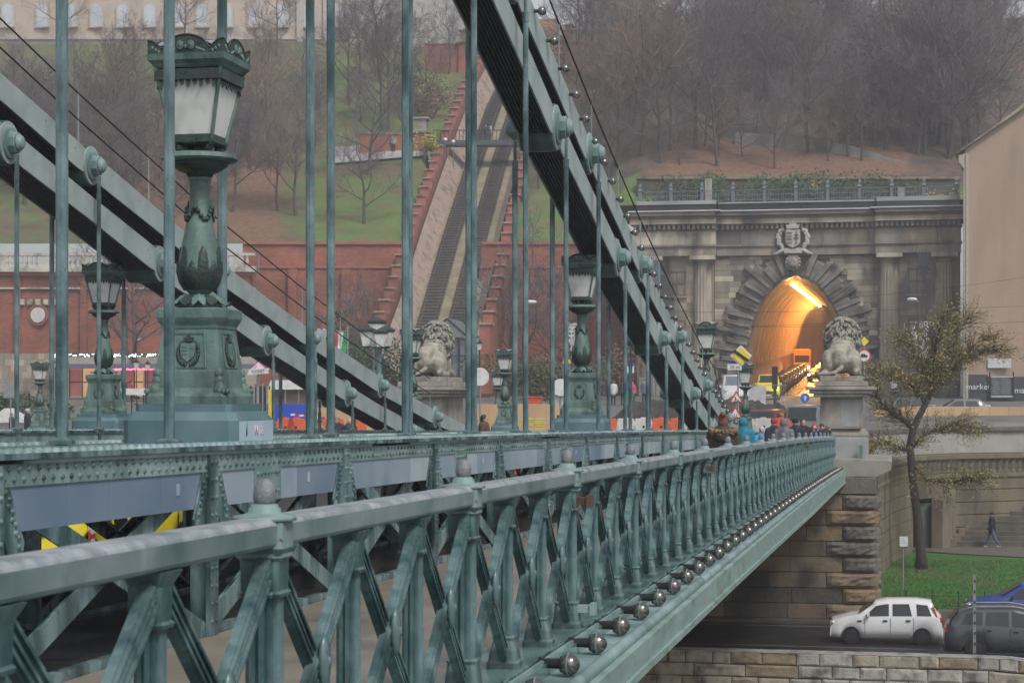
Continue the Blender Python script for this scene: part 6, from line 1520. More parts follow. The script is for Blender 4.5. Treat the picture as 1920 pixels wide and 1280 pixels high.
for px, d, f, c, hc, hh, lb in ((1150, 132, 0, (.6, .6, .62), 'red', 1.7, 'woman in white coat with dark bag near the bus stop'), (1168, 134, 30, (.08, .06, .05), 'dark', 1.75, 'person in brown coat beside the woman in white'), (1186, 133, 180, (.5, .06, .16), (.5, .06, .2), 1.6, 'person in raspberry pink jacket by the bus stop sign'),
    (1178, 135, 170, (.03, .12, .5), (.03, .1, .4), 1.55, 'child in bright blue jacket left of the pink jacket'), (1208, 134, 190, (.10, .16, .22), 'dark', 1.7, 'person in slate jacket right of the pink jacket'), (1452, 158, 0, (.01, .01, .01), 'dark', 1.9, 'dark silhouetted person at the tunnel mouth, the left of two'), (1461, 159, 10, (.012, .012, .012), 'dark', 1.8, 'dark silhouetted person at the tunnel mouth, the right of two'),
    (22, 104, 100, (.03, .04, .06), 'dark', 1.5, 'person in dark clothes low at the far left edge'), (52, 100, 60, (.02, .025, .05), (.5, .5, .5), 1.9, 'person in navy coat leaning forward by the far left wall'), (103, 106, 250, (.015, .018, .02), 'dark', 1.7, 'person in black sitting by the embankment wall at far left'), (460, 128, 20, (.06, .06, .08), 'dark', 1.7, 'person in slate jacket left of the pink parasol'), (478, 130, 200, (.12, .07, .06), 'dark', 1.7, 'person in brown jacket under the pink parasol'), (492, 131, 160, (.06, .08, .13), 'red', 1.75, 'person in blue grey coat right of the pink parasol'), (235, 150, 60, (.03, .03, .04), 'dark', 1.7, 'person in black in front of the shop windows'), (247, 150, 120, (.3, .04, .05), 'dark', 1.6, 'person in red jacket in front of the shop windows')):
    person(sq(px, d), f, lb, c, (.03, .03, .04), 'hair' if hc in ('dark', 'red') else 'hat', hc, hh, vox=.05)
fbz = trk(205.5)[1] + 2.7 + .25
for px, c, lb in ((920, (.35, .36, .45), 'walker in pale lilac jacket on the lower footbridge'), (910, (.05, .06, .08), 'walker in dark jacket on the lower footbridge')):
    l = (px - 960) / 3600 * 205.5; person(LD(l, 205.5, fbz), 90, lb, c, (.04, .04, .05), 'hair', 'dark', 1.8, vox=.06)
l = (738 - 960) / 3600 * 204.5; person(LD(l, 204.5, HZ(l, 204.5) + .4), 180, 'lone walker on the pale path left of the footbridge', (.3, .3, .32), (.03, .03, .05), 'hair', 'dark', 1.8, vox=.06)
# ---------------------------------------------------------------- vehicles
glassd = mat('dark_car_glass', (.02, .025, .03), (.035, .04, .045), rough=.1, scale=1, bump=0)
glassl = mat('pale_car_glass', (.10, .12, .13), (.16, .18, .19), rough=.1, scale=1, bump=0)
redl_ = mat('tail_lamp', (.28, .01, .01), emit=(1, .05, .03), es=.05, bump=0); redb = mat('red_signal', (.6, .02, .01), emit=(1, .04, .02), es=10, bump=0)
headm = mat('lit_headlamp', (.9, .85, .7), emit=(1, .80, .50), es=26, bump=0); headp = mat('headlamp_glass', (.6, .62, .6), rough=.1, metal=.4, bump=0)
platew = mat('number_plate', (.6, .6, .58), rough=.5, bump=0)
def paint(c, nm): return MATS.get(nm) or mat(nm, c, tuple(x * .93 for x in c), rough=.22, scale=1, bump=0, spec=.6)
def lerp(pts, x):
    for (a, ya), (b_, yb) in zip(pts, pts[1:]):
        if a <= x <= b_: return ya + (yb - ya) * (x - a) / (b_ - a) if b_ > a else ya
    return pts[-1][1] if x > pts[-1][0] else pts[0][1]
def car(name, cat, label, loc, rz, top, belt, L, Wd, col, wheels, wr, sidewin, shield=None, back=None, lit=False, rails=False, taper=.80, group=None, glass=None, bot=.22):
    """x runs from the front (0) to the rear (L) before turning; top and belt are [(x, z)]"""
    t = thing(name, label, cat, loc, rz, group); k = dict(parent=t, world=False); glass = glass or glassd
    hw_ = Wd / 2; xs = sorted(set([round(L * i / 44, 3) for i in range(45)] + [p[0] for p in top])); xs = [min(max(x, 0), L) for x in xs]
    def wid(x): e = min(x, L - x); return hw_ * (1 - .16 * max(0, 1 - e / .35) ** 2)
    def sec(x):
        w = wid(x); zt = lerp(top, x); zb = min(lerp(belt, x), zt - .02); wt = w * (taper + (1 - taper) * max(0, 1 - (zt - zb) / .35)) if zt - zb < .35 else w * taper
        arch = bot
        for wx in wheels:
            if abs(x - wx) < wr * 1.16: arch = max(arch, math.sqrt(max(0, (wr * 1.16) ** 2 - (x - wx) ** 2)) + wr * .98)
        arch = min(arch, zb - .08)
        return [(w * .80, bot), (w * .97, arch), (w, arch + (zb - arch) * .4), (w * .985, zb - .05), (w * .955, zb), (wt + (w * .955 - wt) * .12, zt - .06 * (zt > zb + .3) - .01), (wt * .9, zt), (0, zt + .025)]
    b = MB(); b.smooth = True
    for s_ in (1, -1):
        o = len(b.v); n = 8
        for x in xs: b.v += [(x - L / 2, s_ * y, z) for y, z in sec(x)]
        for i in range(len(xs) - 1):
            for j in range(n - 1):
                f = [o + i * n + j, o + i * n + j + 1, o + (i + 1) * n + j + 1, o + (i + 1) * n + j]
                b.f.append(f[::-1] if s_ > 0 else f); b.m.append(0); b.sm.append(True)
        for i in (0, len(xs) - 1): b.f.append([o + i * n + j for j in range(n)]); b.m.append(0); b.sm.append(False)
    b.bb(-L / 2 + .1, L / 2 - .1, -hw_ * .8, hw_ * .8, bot, bot + .05)
    b.build('body', col, **k)
    def sp(x, f, s_, o=.012):
        q = sec(x); a, c = q[4], q[5]; return (x - L / 2, s_ * (a[0] + (c[0] - a[0]) * f + o), a[1] + (c[1] - a[1]) * f)
    for s_ in (1, -1):
        for (x0, x1, x2, x3) in sidewin:      # bottom front, top front, top rear, bottom rear
            b = MB(); n = 6
            for i in range(n + 1): u = i / n; b.v += [sp(x0 + (x3 - x0) * u, .04, s_), sp(x1 + (x2 - x1) * u, .90, s_)]
            for i in range(n): f = [i * 2, i * 2 + 1, i * 2 + 3, i * 2 + 2]; b.f.append(f[::-1] if s_ > 0 else f); b.m.append(0); b.sm.append(False)
            b.build('side_window', glass, **k)
        for x in [w[3] + .05 for w in sidewin[:-1]] + [sidewin[0][0] + .0]:
            b = MB(); q = sec(x); b.bb(x - L / 2 - .006, x - L / 2 + .006, s_ * (q[2][0] - .01), s_ * (q[2][0] + .004), bot + .15, q[3][1]); b.build('door_seam', blackm, **k)
            b = MB(); b.bb(x - L / 2 - .25, x - L / 2 - .1, s_ * (q[2][0] - .02), s_ * (q[2][0] + .03), q[4][1] - .16, q[4][1] - .12); b.build('door_handle', blackm, **k)
        x = sidewin[0][0] + .12; q = sec(x); b = MB(); b.box((x - L / 2, s_ * (q[4][0] + .09), q[4][1] + .08), (.09, .16, .13)); b.build('wing_mirror', col, **k)
        for wx in wheels:
            w_ = MB(); w_.cyl((wx - L / 2, s_ * (hw_ - .22), wr), (wx - L / 2, s_ * (hw_ - .015), wr), wr, wr, 24); wh = w_.build('wheel', blackm, **k)
            w_ = MB(); w_.cyl((wx - L / 2, s_ * (hw_ - .02), wr), (wx - L / 2, s_ * (hw_ + .0), wr), wr * .62, wr * .58, 12); w_.build('rim', MATS.get('dark_rim') or mat('dark_rim', (.05, .05, .055), rough=.4, metal=.5), wh, world=False)
            w_ = MB(); w_.cyl((wx - L / 2, s_ * (hw_ - .5), wr), (wx - L / 2, s_ * (hw_ - .2), wr), wr * 1.12, wr * 1.12, 20); w_.build('wheel_well', blackm, **k)
        b = MB(); b.smooth = True; zf = lerp(top, .12) - .10; b.ball((-L / 2 + .08, s_ * hw_ * .70, zf), .12, 10, 6, sc=(.9, 1.2, .75)); b.build('headlight', headm if lit else headp, **k)
        zr = min(lerp(belt, L - .25), lerp(top, L - .1)) - .12; b = MB(); b.bb(L / 2 - .16, L / 2 - .015, s_ * hw_ * .62, s_ * hw_ * .90, zr - .08, zr + .07); b.build('tail_light', redl_, **k)
        if rails: b = MB(); b.tube([(x - L / 2, s_ * hw_ * taper * .88, lerp(top, x) + .05) for x in [L * .36 + i * L * .06 for i in range(9)]], .02, 6); b.build('roof_rail', steel, **k)
    for rng_, nm in ((shield, 'windscreen'), (back, 'rear_window')):
        if rng_:
            x0, x1 = rng_; b = MB(); n = 5; sg = -1 if x0 < x1 else 1
            for i in range(n + 1):
                x = x0 + (x1 - x0) * i / n; q = sec(x); w = q[6][0] * .97; z = lerp(top, x) + .035; b.v += [(x - L / 2 + sg * .012, -w, z), (x - L / 2 + sg * .012, w, z)]
            for i in range(n): b.f.append([i * 2, i * 2 + 1, i * 2 + 3, i * 2 + 2]); b.m.append(0); b.sm.append(False)
            b.build(nm, glass, **k)
    b = MB(); b.bb(-L / 2 - .03, -L / 2 + .1, -hw_ * .84, hw_ * .84, bot, bot + .18); b.build('front_bumper', blackm if lit else col, **k, bevel=.03)
    b = MB(); b.bb(L / 2 - .1, L / 2 + .03, -hw_ * .84, hw_ * .84, bot, bot + .25); b.build('rear_bumper', col, **k, bevel=.03)
    b = MB(); b.bb(-L / 2 - .045, -L / 2 - .032, -.26, .26, bot + .04, bot + .15); b.build('number_plate', platew, **k)
    b = MB(); b.bb(-L / 2 - .02, -L / 2 + .02, -.4, .4, bot + .25, bot + .38); b.build('grille', blackm, **k)
    return t
white = paint((.62, .63, .64), 'white_paint'); grey = paint((.045, .05, .06), 'grey_paint'); blue = paint((.015, .045, .22), 'blue_paint'); yel = paint((.75, .62, .03), 'yellow_paint')
topA = [(0, .55), (.05, .78), (.55, .93), (.95, 1.0), (1.55, 1.42), (1.9, 1.50), (2.9, 1.52), (3.45, 1.46), (3.62, 1.15), (3.78, .9), (3.82, .5)]
beltA = [(0, .5), (.9, .93), (1.5, .95), (3.82, 1.0)]
v = G(1662, 67.0, ZR)
ct = car('white_car', 'car', 'small white hatchback driving left on the quay road below the abutment', v, 0, topA, beltA, 3.82, 1.62, white, (.72, 3.12), .30, [(1.18, 1.55, 2.0, 2.0), (2.12, 2.12, 2.68, 2.78), (2.95, 2.92, 3.30, 3.44)], (1.0, 1.5), (3.64, 3.44), glass=glassd)

b = MB(); b.smooth = True; b.ball((-1.86, -.62, .70), .06, 8, 5); b.build('lit_headlight', headm, ct, world=False)
for s_ in (1, -1):
    b = MB(); b.prism([(0, 0), (.07, 0), (-.05, .36), (-.12, .38)], (1.66, s_ * .765, .98), (1, 0, 0), (0, 0, 1), (0, s_ * -.05, 0)); b.build('tail_column', mat('amber_red_lens', (.42, .07, .03), rough=.3, emit=(1, .2, .05), es=.08, bump=0) if 'amber_red_lens' not in MATS else MATS['amber_red_lens'], ct, world=False)
topB = [(0, .55), (.06, .85), (.9, 1.02), (1.25, 1.06), (1.95, 1.56), (2.4, 1.66), (3.7, 1.63), (4.2, 1.50), (4.5, 1.12), (4.62, .95), (4.65, .55)]
beltB = [(0, .5), (1.2, 1.0), (4.65, 1.12)]
v = G(1905, 63.2, ZR)
car('grey_estate_car', 'car', 'dark grey estate car with roof rails heading right at the lower right edge', v, PI, topB, beltB, 4.65, 1.82, grey, (.9, 3.65), .34, [(1.5, 2.0, 2.5, 2.5), (2.6, 2.6, 3.3, 3.35), (3.45, 3.42, 3.95, 4.15)], (1.32, 1.92), (4.5, 4.22), rails=True)
v = G(1922, 72.0, ZR)
car('blue_car', 'car', 'bright blue car facing left behind the grey estate car', v, 0, [(0, .6), (.05, .85), (.8, 1.02), (1.25, 1.08), (2.0, 1.55), (3.4, 1.58), (4.1, 1.1), (4.3, .6)], [(0, .5), (1.2, 1.0), (4.3, 1.05)], 4.3, 1.75, blue, (.8, 3.4), .32, [(1.5, 2.0, 2.5, 2.5), (2.6, 2.6, 3.3, 3.35)], (1.3, 1.95))
vanT = [(0, .7), (.05, 1.05), (.55, 1.25), (.75, 1.32), (1.35, 1.98), (1.6, 2.05), (4.8, 2.08), (4.9, 1.2), (4.92, .6)]
vanB = [(0, .6), (.7, 1.2), (4.92, 1.25)]
CARW = dict()
v = sq(1378, 132); car('white_van', 'van', 'white van facing the camera left of the tunnel mouth', v, PI / 2 + .12, vanT, vanB, 4.92, 1.95, white, (.9, 3.9), .34, [(1.1, 1.5, 2.1, 2.1), (2.2, 2.2, 3.4, 3.4), (3.5, 3.5, 4.6, 4.6)], (.78, 1.32), glass=glassl)
v = sq(1441, 150); car('yellow_van', 'van', 'bright yellow taxi van with lit headlights leading the queue out of the tunnel', v, PI / 2 + .05, [(a, b_ * .93) for a, b_ in vanT], [(a, b_ * .93) for a, b_ in vanB], 4.92, 1.85, yel, (.9, 3.9), .33, [(1.1, 1.5, 2.1, 2.1), (2.2, 2.2, 3.4, 3.4)], (.78, 1.32), lit=True)
carT = [(0, .55), (.05, .8), (.9, .98), (1.1, 1.02), (1.75, 1.43), (2.0, 1.48), (3.3, 1.46), (4.0, 1.05), (4.25, .9), (4.3, .5)]
carB = [(0, .5), (1.1, .96), (4.3, 1.0)]
ns = 'first second third fourth fifth sixth seventh eighth ninth'.split(); cols = [grey, grey, white, paint((.02, .02, .022), 'black_paint'), paint((.1, .02, .02), 'maroon_paint'), grey, MATS['black_paint'], grey, MATS['black_paint']]
for i, k in enumerate((4, 12, 20.5, 29, 38, 48, 59, 71, 84)):
    c = car('queued_car', 'car', 'dark car with lit headlights, %s behind the yellow van in the tunnel queue' % ns[i], (XC + DX * k - 2.0, FY + k, GZ + .03 + DZ * k), PI / 2, carT, carB, 4.3, 1.75, cols[i] if i != 2 else grey, (.8, 3.45), .31, [(1.3, 1.8, 2.3, 2.3), (2.4, 2.4, 3.1, 3.3)], (1.12, 1.72), lit=True, group='cars queueing in the tunnel')
    c.rotation_euler = (-DZ, 0, PI / 2) if False else (0, 0, PI / 2)
for i, (k, u) in enumerate(((52, .6), (74, .8), (95, .8))):
    car('queued_car', 'car', 'car with lit headlights in the middle lane of the tunnel, %s from its mouth' % ns[i], (XC + DX * k + u, FY + k, GZ + .03 + DZ * k), PI / 2, carT, carB, 4.3, 1.75, grey, (.8, 3.45), .31, [(1.3, 1.8, 2.3, 2.3), (2.4, 2.4, 3.1, 3.3)], (1.12, 1.72), lit=True, group='cars queueing in the tunnel')
k = 96; tr_ = thing('orange_truck', 'orange box fronted truck with dark windscreen deep in the tunnel queue', 'truck', (XC + DX * k - 2.1, FY + k, GZ + DZ * k), 0); org = paint((.75, .33, .03), 'orange_paint')
b = MB(); b.bb(-1.15, 1.15, 0, 2.2, .45, 3.3); b.build('cab', org, tr_, world=False, bevel=.12); b = MB(); b.bb(-.95, .95, -.03, .02, 1.55, 2.45); b.build('windscreen', glassd, tr_, world=False)
b = MB(); b.bb(-1.2, 1.2, 2.25, 8, .9, 3.6); b.build('cargo_box', grey, tr_, world=False)
for s_ in (-1, 1):
    b = MB(); b.smooth = True; b.ball((s_ * .85, -.03, .85), .17, 8, 5); b.build('headlight', headm, tr_, world=False)
    for y in (1, 6.3): b = MB(); b.cyl((s_ * .8, y, .48), (s_ * 1.16, y, .48), .48, .48, 16); b.build('wheel', blackm, tr_, world=False)
# yellow vehicle on the bridge road behind the near truss
yy = 17.2; v = Vector((-9.3, 20.6, camb(20) - 1.95))
yc = car('yellow_taxi', 'car', 'yellow car with black stripe on the bridge road behind the near truss at left', v, PI / 2, [(0, .6), (.06, .9), (.9, 1.1), (1.25, 1.15), (1.95, 1.50), (2.4, 1.55), (3.8, 1.55), (4.4, 1.3), (4.6, 1.0), (4.65, .5)], beltB, 4.65, 1.82, yel, (.9, 3.65), .34, [(1.5, 2.0, 2.5, 2.5), (2.6, 2.6, 3.3, 3.35), (3.45, 3.42, 3.95, 4.15)], (1.32, 1.92))
b = MB(); b.prism([(-.55, .3), (-.25, .3), (-.62, .98), (-.92, .98)], (0, -.925, 0), (1, 0, 0), (0, 0, 1), (0, -.006, 0)); b.build('black_stripe', blackm, yc, world=False)
b = MB(); b.bb(-1.55, -1.4, -.932, -.915, .4, .95); b.build('red_white_panel', mat('red_white_sticker', (.5, .05, .05), (.6, .6, .6), rough=.4, scale=9, ramp=(.49, .51)), yc, world=False)
p = W(962, 884, 33); t = thing('red_signal_lamp', 'small glowing red lamp in the dark gap under the near truss', 'lamp', p); b = MB(); b.smooth = True; b.ball(p, .06, 10, 6); b.build('lens', redb, t); b = MB(); b.cyl(p + Vector((0, 0, -1.1)), p - Vector((0, 0, .08)), .03, .03, 6); b.build('post', blackm, t); b = MB(); b.box(p + Vector((0, .08, 0)), (.2, .12, .2)); b.build('housing', blackm, t)
for px, d, cc, lb in ((1512, 93, paint((.13, .14, .15), 'mid_grey_paint'), 'grey van with its roof showing above the heads before the dirt mound'), (1432, 92, MATS['maroon_paint'], 'dark maroon car roof behind the child in light blue')):
    v = sq(px, d); car('parked_van' if px > 1500 else 'parked_car', 'van' if px > 1500 else 'car', lb, v, PI / 2 - .1, [(a, b_ * (1.02 if px > 1500 else .95)) for a, b_ in vanT], vanB, 4.92, 1.9, cc, (.9, 3.9), .33, [(1.1, 1.5, 2.1, 2.1), (2.2, 2.2, 3.4, 3.4)], (.78, 1.32))
for px, y_, d, cc, lb in ((1700, 745, 128, grey, 'dark car behind the yellow leaved tree, left of the hoarding'), (1800, 752, 126, MATS['mid_grey_paint'], 'grey car half hidden behind the tan hoarding right of the tree')):
    v = sq(px, d); v.z = -1.75; car('parked_car', 'car', lb, v, .1, carT, carB, 4.3, 1.75, cc, (.8, 3.45), .31, [(1.3, 1.8, 2.3, 2.3), (2.4, 2.4, 3.1, 3.3)], (1.12, 1.72))
# ---------------------------------------------------------------- signs, posts, banners
sgn_w = mat('sign_white', (.62, .63, .63), rough=.5, bump=0); sgn_r = mat('sign_red', (.5, .03, .03), rough=.5, bump=0); sgn_y = mat('sign_yellow', (.72, .55, .03), rough=.5, bump=0); sgn_b = mat('sign_blue', (.02, .12, .40), rough=.5, bump=0); sgn_k = mat('sign_black', (.01, .01, .01), rough=.5, bump=0); ora = mat('orange_plastic', (.65, .12, .05), (.55, .10, .04), rough=.5, scale=3); whp = mat('white_plastic', (.6, .58, .55), (.5, .48, .46), rough=.5, scale=3); tan = mat('plywood_hoarding', (.48, .33, .19), (.42, .28, .16), rough=.8, scale=.6, grime=(.35, .25, .16), gscale=.5); gren = mat('flag_green', (.02, .25, .08), rough=.7); redc = mat('flag_red', (.5, .03, .05), rough=.7)
EX, EZ = Vector((CT, ST, 0)), Vector((0, 0, 1)); TO = Vector((ST, -CT, 0))      # towards the camera
def shape(px, y, d, poly, m_, nm, par, lift=0, th=.03, s=1):
    b = MB(); b.prism([(a * s, c * s) for a, c in poly], W(px, y, d) + TO * lift, EX, EZ, TO * th); return b.build(nm, m_, par)
def post(px, y0_, d, zb, par, r=.035, m_=None, nm='post'):
    a = W(px, y0_, d); b = MB(); b.cyl((a.x, a.y, zb), a, r, r, 8); b.bb(a.x - .12, a.x + .12, a.y - .12, a.y + .12, zb - .02, zb + .05); return b.build(nm, m_ or steel, par)
def circ(r, n=22): return [(r * math.cos(2 * PI * i / n), r * math.sin(2 * PI * i / n)) for i in range(n)]
def tri(r): return [(-r * .866, -r * .5), (r * .866, -r * .5), (0, r)]
dia = lambda r: [(0, -r), (r, 0), (0, r), (-r, 0)]
def sgn(label, px, y, d): g = sq(px, d); return thing('road_sign', label, 'sign', g), g.z
t, g = sgn('tall sign post with struck out yellow diamond and small distance plate', 1386, 667, 76)
z76 = camb(76) - 1.3
post(1384, 650, 76, z76, t); shape(1389, 667, 76, dia(.43), sgn_w, 'diamond_rim', t, .04); shape(1389, 667, 76, dia(.35), sgn_y, 'diamond_face', t, .072); shape(1389, 667, 76, [(-.33, .17), (-.25, .25), (.33, -.17), (.25, -.25)], sgn_k, 'black_bar', t, .104)
shape(1377, 688, 76, [(-.28, -.12), (.28, -.12), (.28, .12), (-.28, .12)], sgn_w, 'plate', t, .04); text('20 m', .2, W(1377, 688, 76) + TO * .075, Euler((PI / 2, 0, TH)), sgn_k, parent=t)
t, g = sgn('red bordered warning triangle with digging man, above the second triangle', 1380, 747, 72)
post(1380, 735, 72, camb(72) - 1.3, t); shape(1380, 747, 72, tri(.31), sgn_r, 'border', t, .04); shape(1380, 747.5, 72, tri(.215), sgn_w, 'face', t, .072)
sx = W(1380, 748.5, 72) + TO * .105
b = MB(); g_ = .62; b.prism([(.02 * g_, -.12 * g_), (.2 * g_, -.12 * g_), (.11 * g_, -.02 * g_)], sx, EX, EZ, TO * .005); b.ball(sx + (EX * -.06 + EZ * .14) * g_, .022, 8, 5)
for a_, c_, w_ in (((-.07, .10), (-.04, -.02), .035), ((-.04, -.02), (-.12, -.13), .022), ((-.04, -.02), (0, -.13), .022), ((-.05, .07), (.1, -.03), .016)): b.bar(sx + (EX * a_[0] + EZ * a_[1]) * g_, sx + (EX * c_[0] + EZ * c_[1]) * g_, w_, .01, up=TO)
b.build('digging_figure', sgn_k, t, kind='stuff')
t, g = sgn('red bordered warning triangle for narrowing road, below the digging man triangle', 1378, 777, 71.6)
post(1378, 765, 71.6, camb(72) - 1.3, t); shape(1378, 776, 71.6, tri(.31), sgn_r, 'border', t, .04); shape(1378, 776.5, 71.6, tri(.215), sgn_w, 'face', t, .072)
sx = W(1378, 779, 71.6) + TO * .105; b = MB(); b.bar(sx + EX * -.05 + EZ * -.075, sx + EX * -.025 + EZ * .075, .02, .01, up=TO); b.bar(sx + EX * .04 + EZ * -.075, sx + EX * .04 + EZ * .075, .02, .01, up=TO); b.build('road_symbol', sgn_k, t, kind='stuff')
t, g = sgn('small blue round arrow sign on the wet road before the tunnel', 1509, 745, 112); post(1509, 745, 112, g, t); shape(1509, 746, 112, circ(.30), sgn_w, 'rim', t, .04); shape(1509, 746, 112, circ(.27), sgn_b, 'face', t, .072); shape(1509, 746, 112, [(-.04, -.15), (.04, -.15), (.04, .02), (.12, .02), (0, .15), (-.12, .02), (-.04, .02)], sgn_w, 'arrow', t, .104)
for px, y, r, d, lb in ((900, 706, .42, 88, 'round white sign back right of the left lion'), (1051, 726, .36, 80, 'upper of two round white sign backs left of the second lamp standard'), (1051, 743, .36, 80.2, 'lower of two round white sign backs left of the second lamp standard')):
    t, g = sgn(lb, px, y, d); post(px, y, d + .05, g - .3, t); shape(px, y, d, circ(r), sgn_w, 'disc', t, .03)
t, g = sgn('red rimmed round sign under a yellow diamond, right of the right lion', 1620, 640, 120); post(1620, 632, 120, g, t); shape(1620, 640, 120, dia(.30), sgn_y, 'diamond', t, .04); shape(1620, 667, 120, circ(.42), sgn_r, 'rim', t, .04); shape(1620, 667, 120, circ(.33), sgn_w, 'face', t, .072); shape(1620, 667, 120, [(-.2, -.08), (.2, -.08), (.2, .05), (.08, .05), (.05, .12), (-.2, .12)], sgn_k, 'car_symbol', t, .104)
t, g = sgn('blue and white bus stop sign over the waiting people', 1179, 690, 128); post(1179, 683, 128, g, t); shape(1179, 690, 128, [(-.35, -.32), (.35, -.32), (.35, .32), (-.35, .32)], sgn_w, 'panel', t, .04); shape(1179, 686, 128, [(-.35, 0), (.35, 0), (.35, .2), (-.35, .2)], sgn_b, 'blue_band', t, .072)
t, g = sgn('blank white plate sign on a grey post standing in the lawn', 1694, 1013, 80); post(1693, 1005, 80, lz(78), t); shape(1694, 1014, 80, [(-.17, -.21), (.17, -.21), (.17, .2), (-.17, .2)], sgn_w, 'plate', t, .04)
for yy_ in (1008, 1013, 1018): shape(1694, yy_, 80, [(-.11, 0), (.11, 0), (.11, .015), (-.11, .015)], steel, 'print_line', t, .072, .002)
t, g = sgn('back of a rectangular grey sign at the far left embankment', 26, 730, 98); post(20, 725, 98, -2.8, t); shape(20, 733, 98, [(-.35, -.35), (.35, -.35), (.35, .35), (-.35, .35)], steel, 'panel', t, .04)
t = thing('steel_pole', 'tall grey perforated steel pole on the quay in front of the grey estate car', 'pole', G(1827, 60.8, -8.4)); p = G(1827, 60.9, 0)
b = MB(); b.box((p.x, p.y, (-9.2 + (740 - 1078) / 3600 * 60.9) / 2 + .0), (.09, .09, (740 - 1078) / 3600 * 60.9 + 9.2)); b.build('shaft', steel, t)
for i in range(9): b = MB(); b.box((p.x + .01, p.y - .05, -5.9 - i * .33), (.05, .02, .09)); b.build('slot', blackm, t)
# flag
t = thing('flag', 'hanging flag with red, white and green upright stripes', 'flag', sq(640, 112)); zf = 3.8
post(652, 610, 112, gz(0, 110), t, .05)
for i, m_ in enumerate((redc, sgn_w, gren)):
    b = MB(); n = 8; x0_ = -.95 + i * .30
    for j in range(n + 1):
        w = .03 * math.sin(j * 1.1); o = W(655, 621, 112) + EX * (x0_ - .02 * j * (1 if i == 2 else .4)) + TO * (w + .05 * math.sin(i * 2 + j * .5)); q = o + EX * .30
        b.v += [tuple(o - EZ * (j * .16 + .04 * i)), tuple(q - EZ * (j * .16 + .04 * i)), tuple(o - EZ * (j * .16 + .04 * i) - TO * .02), tuple(q - EZ * (j * .16 + .04 * i) - TO * .02)]
    for j in range(n): b.f += [[j * 4, j * 4 + 4, j * 4 + 5, j * 4 + 1], [j * 4 + 2, j * 4 + 3, j * 4 + 7, j * 4 + 6]]; b.m += [0, 0]; b.sm += [True, True]
    b.build('stripe', m_, t)
b = MB(); b.bar(W(618, 620, 112), W(652, 620, 112), .04, .04); b.build('cross_bar', steel, t)
# white lace decorations
def lace(label, px0, px1, y0_, y1_, d, slant=0):
    t = thing('festive_decoration', label, 'decoration', sq((px0 + px1) / 2, d)); q = random.Random(px0); b = MB()
    for i in range(46):
        x = q.uniform(0, 1); f = q.uniform(0, 1); px = px0 + (px1 - px0) * (x * (1 - .45 * f) + slant * f * .5); y = y0_ + (y1_ - y0_) * f; c = W(px, y, d); r = .13 * (1 - .4 * f); n = 7
        for j in range(n):
            a0, a1 = 2 * PI * j / n, 2 * PI * (j + 1) / n; b.bar(c + EX * r * math.cos(a0) + EZ * r * 1.3 * math.sin(a0), c + EX * r * math.cos(a1) + EZ * r * 1.3 * math.sin(a1), .045, .035, up=TO)
    b.build('lace_work', sgn_w, t, kind='stuff'); b = MB(); b.bar(W(px0 - 3, y0_, d), W(px1 + 4, y0_, d), .04, .04); b.build('cross_bar', steel, t); post((px0 + px1) / 2 + 6, y0_ - 4, d + .1, gz(0, d), t, .05, blackm); return t
lace('white lacy christmas decoration hanging beside the second lamp standard', 1066, 1082, 610, 672, 118, 1)
lace('white lacy christmas decoration on the mast right of the tunnel', 1708, 1752, 604, 668, 150, .3)
lace('small white lacy decoration left of the flag', 598, 612, 620, 640, 122)
# lamp masts
for px, y0_, lb in ((1732, 468, 'tall dark ornate twin mast before the right windows of the portal'), (1226, 478, 'tall dark ornate mast before the left windows of the portal')):
    d = 158; g = sq(px, d); t = thing('tram_mast', lb, 'mast', g)
    for o_ in (-3, 4): post(px + o_, y0_ + 30, d, g.z, t, .07, blu, 'shaft')
    for k in range(5): b = MB(); q = W(px - 8 + 4 * k, y0_ + 12 - 3 * (k % 2), d); b.tube([q - EZ * 1.6, q, q + EZ * .6], [.09, .06, .02], 6); b.build('spike', blu, t)
    c = W(px, y0_ + 34, d)
    for k in range(8): b = MB(); a = k * PI / 4; b.tube([c, c + Vector((math.cos(a) * .5, math.sin(a) * .5, .2)), c + Vector((math.cos(a) * .75, math.sin(a) * .75, -.1))], .05, 5); b.build('scroll', blu, t)
def stlamp(label, px, y, d, m_, zb, side=-1):
    t = thing('street_lamp', label, 'lamp', G(px, d, zb)); post(px, y + 6, d, zb, t, .07, m_, 'pole'); c = W(px, y + 4, d); b = MB(); b.tube([c, c + EX * .3 * side + EZ * .2], .04, 6); b.build('arm', steel, t); b = MB(); b.smooth = True; b.ball(c + EX * .45 * side + EZ * .18, .30, 12, 6, sc=(1.2, .8, .45)); b.build('head', sgn_w, t)
stlamp('modern street lamp with white oval head on a brown pole mid picture', 982, 568, 116, rust, gz(0, 114), 1); stlamp('modern street lamp with white head on a brown pole right of the portal columns', 1722, 562, 132, rust, gz(0, 130))
for i, (px, y, d) in enumerate(((899, 648, 120), (100, 683, 140), (256, 683, 138), (277, 686, 138))):
    t = thing('lantern_post', ('small lantern post right of the left lion', 'small lantern post at the left end of the shop row', 'left of two small lantern posts before the shops', 'right of two small lantern posts before the shops')[i], 'lamp', sq(px, d)); post(px, y + 8, d, gz(0, d - 4), t, .04, blackm, 'pole')
    c = W(px, y, d); b = MB(); b.sqlathe([(.08, -.25), (.17, .12)], c=c); b.build('glass_box', glassm, t); b = MB(); b.sqlathe([(.2, .12), (.05, .3), (.02, .4)], c=c); b.build('cap', blackm, t)
t = thing('five_armed_lantern', 'tall candelabra lamp with four lanterns round a raised middle one', 'lamp', sq(711, 112)); zb = gz(0, 110)
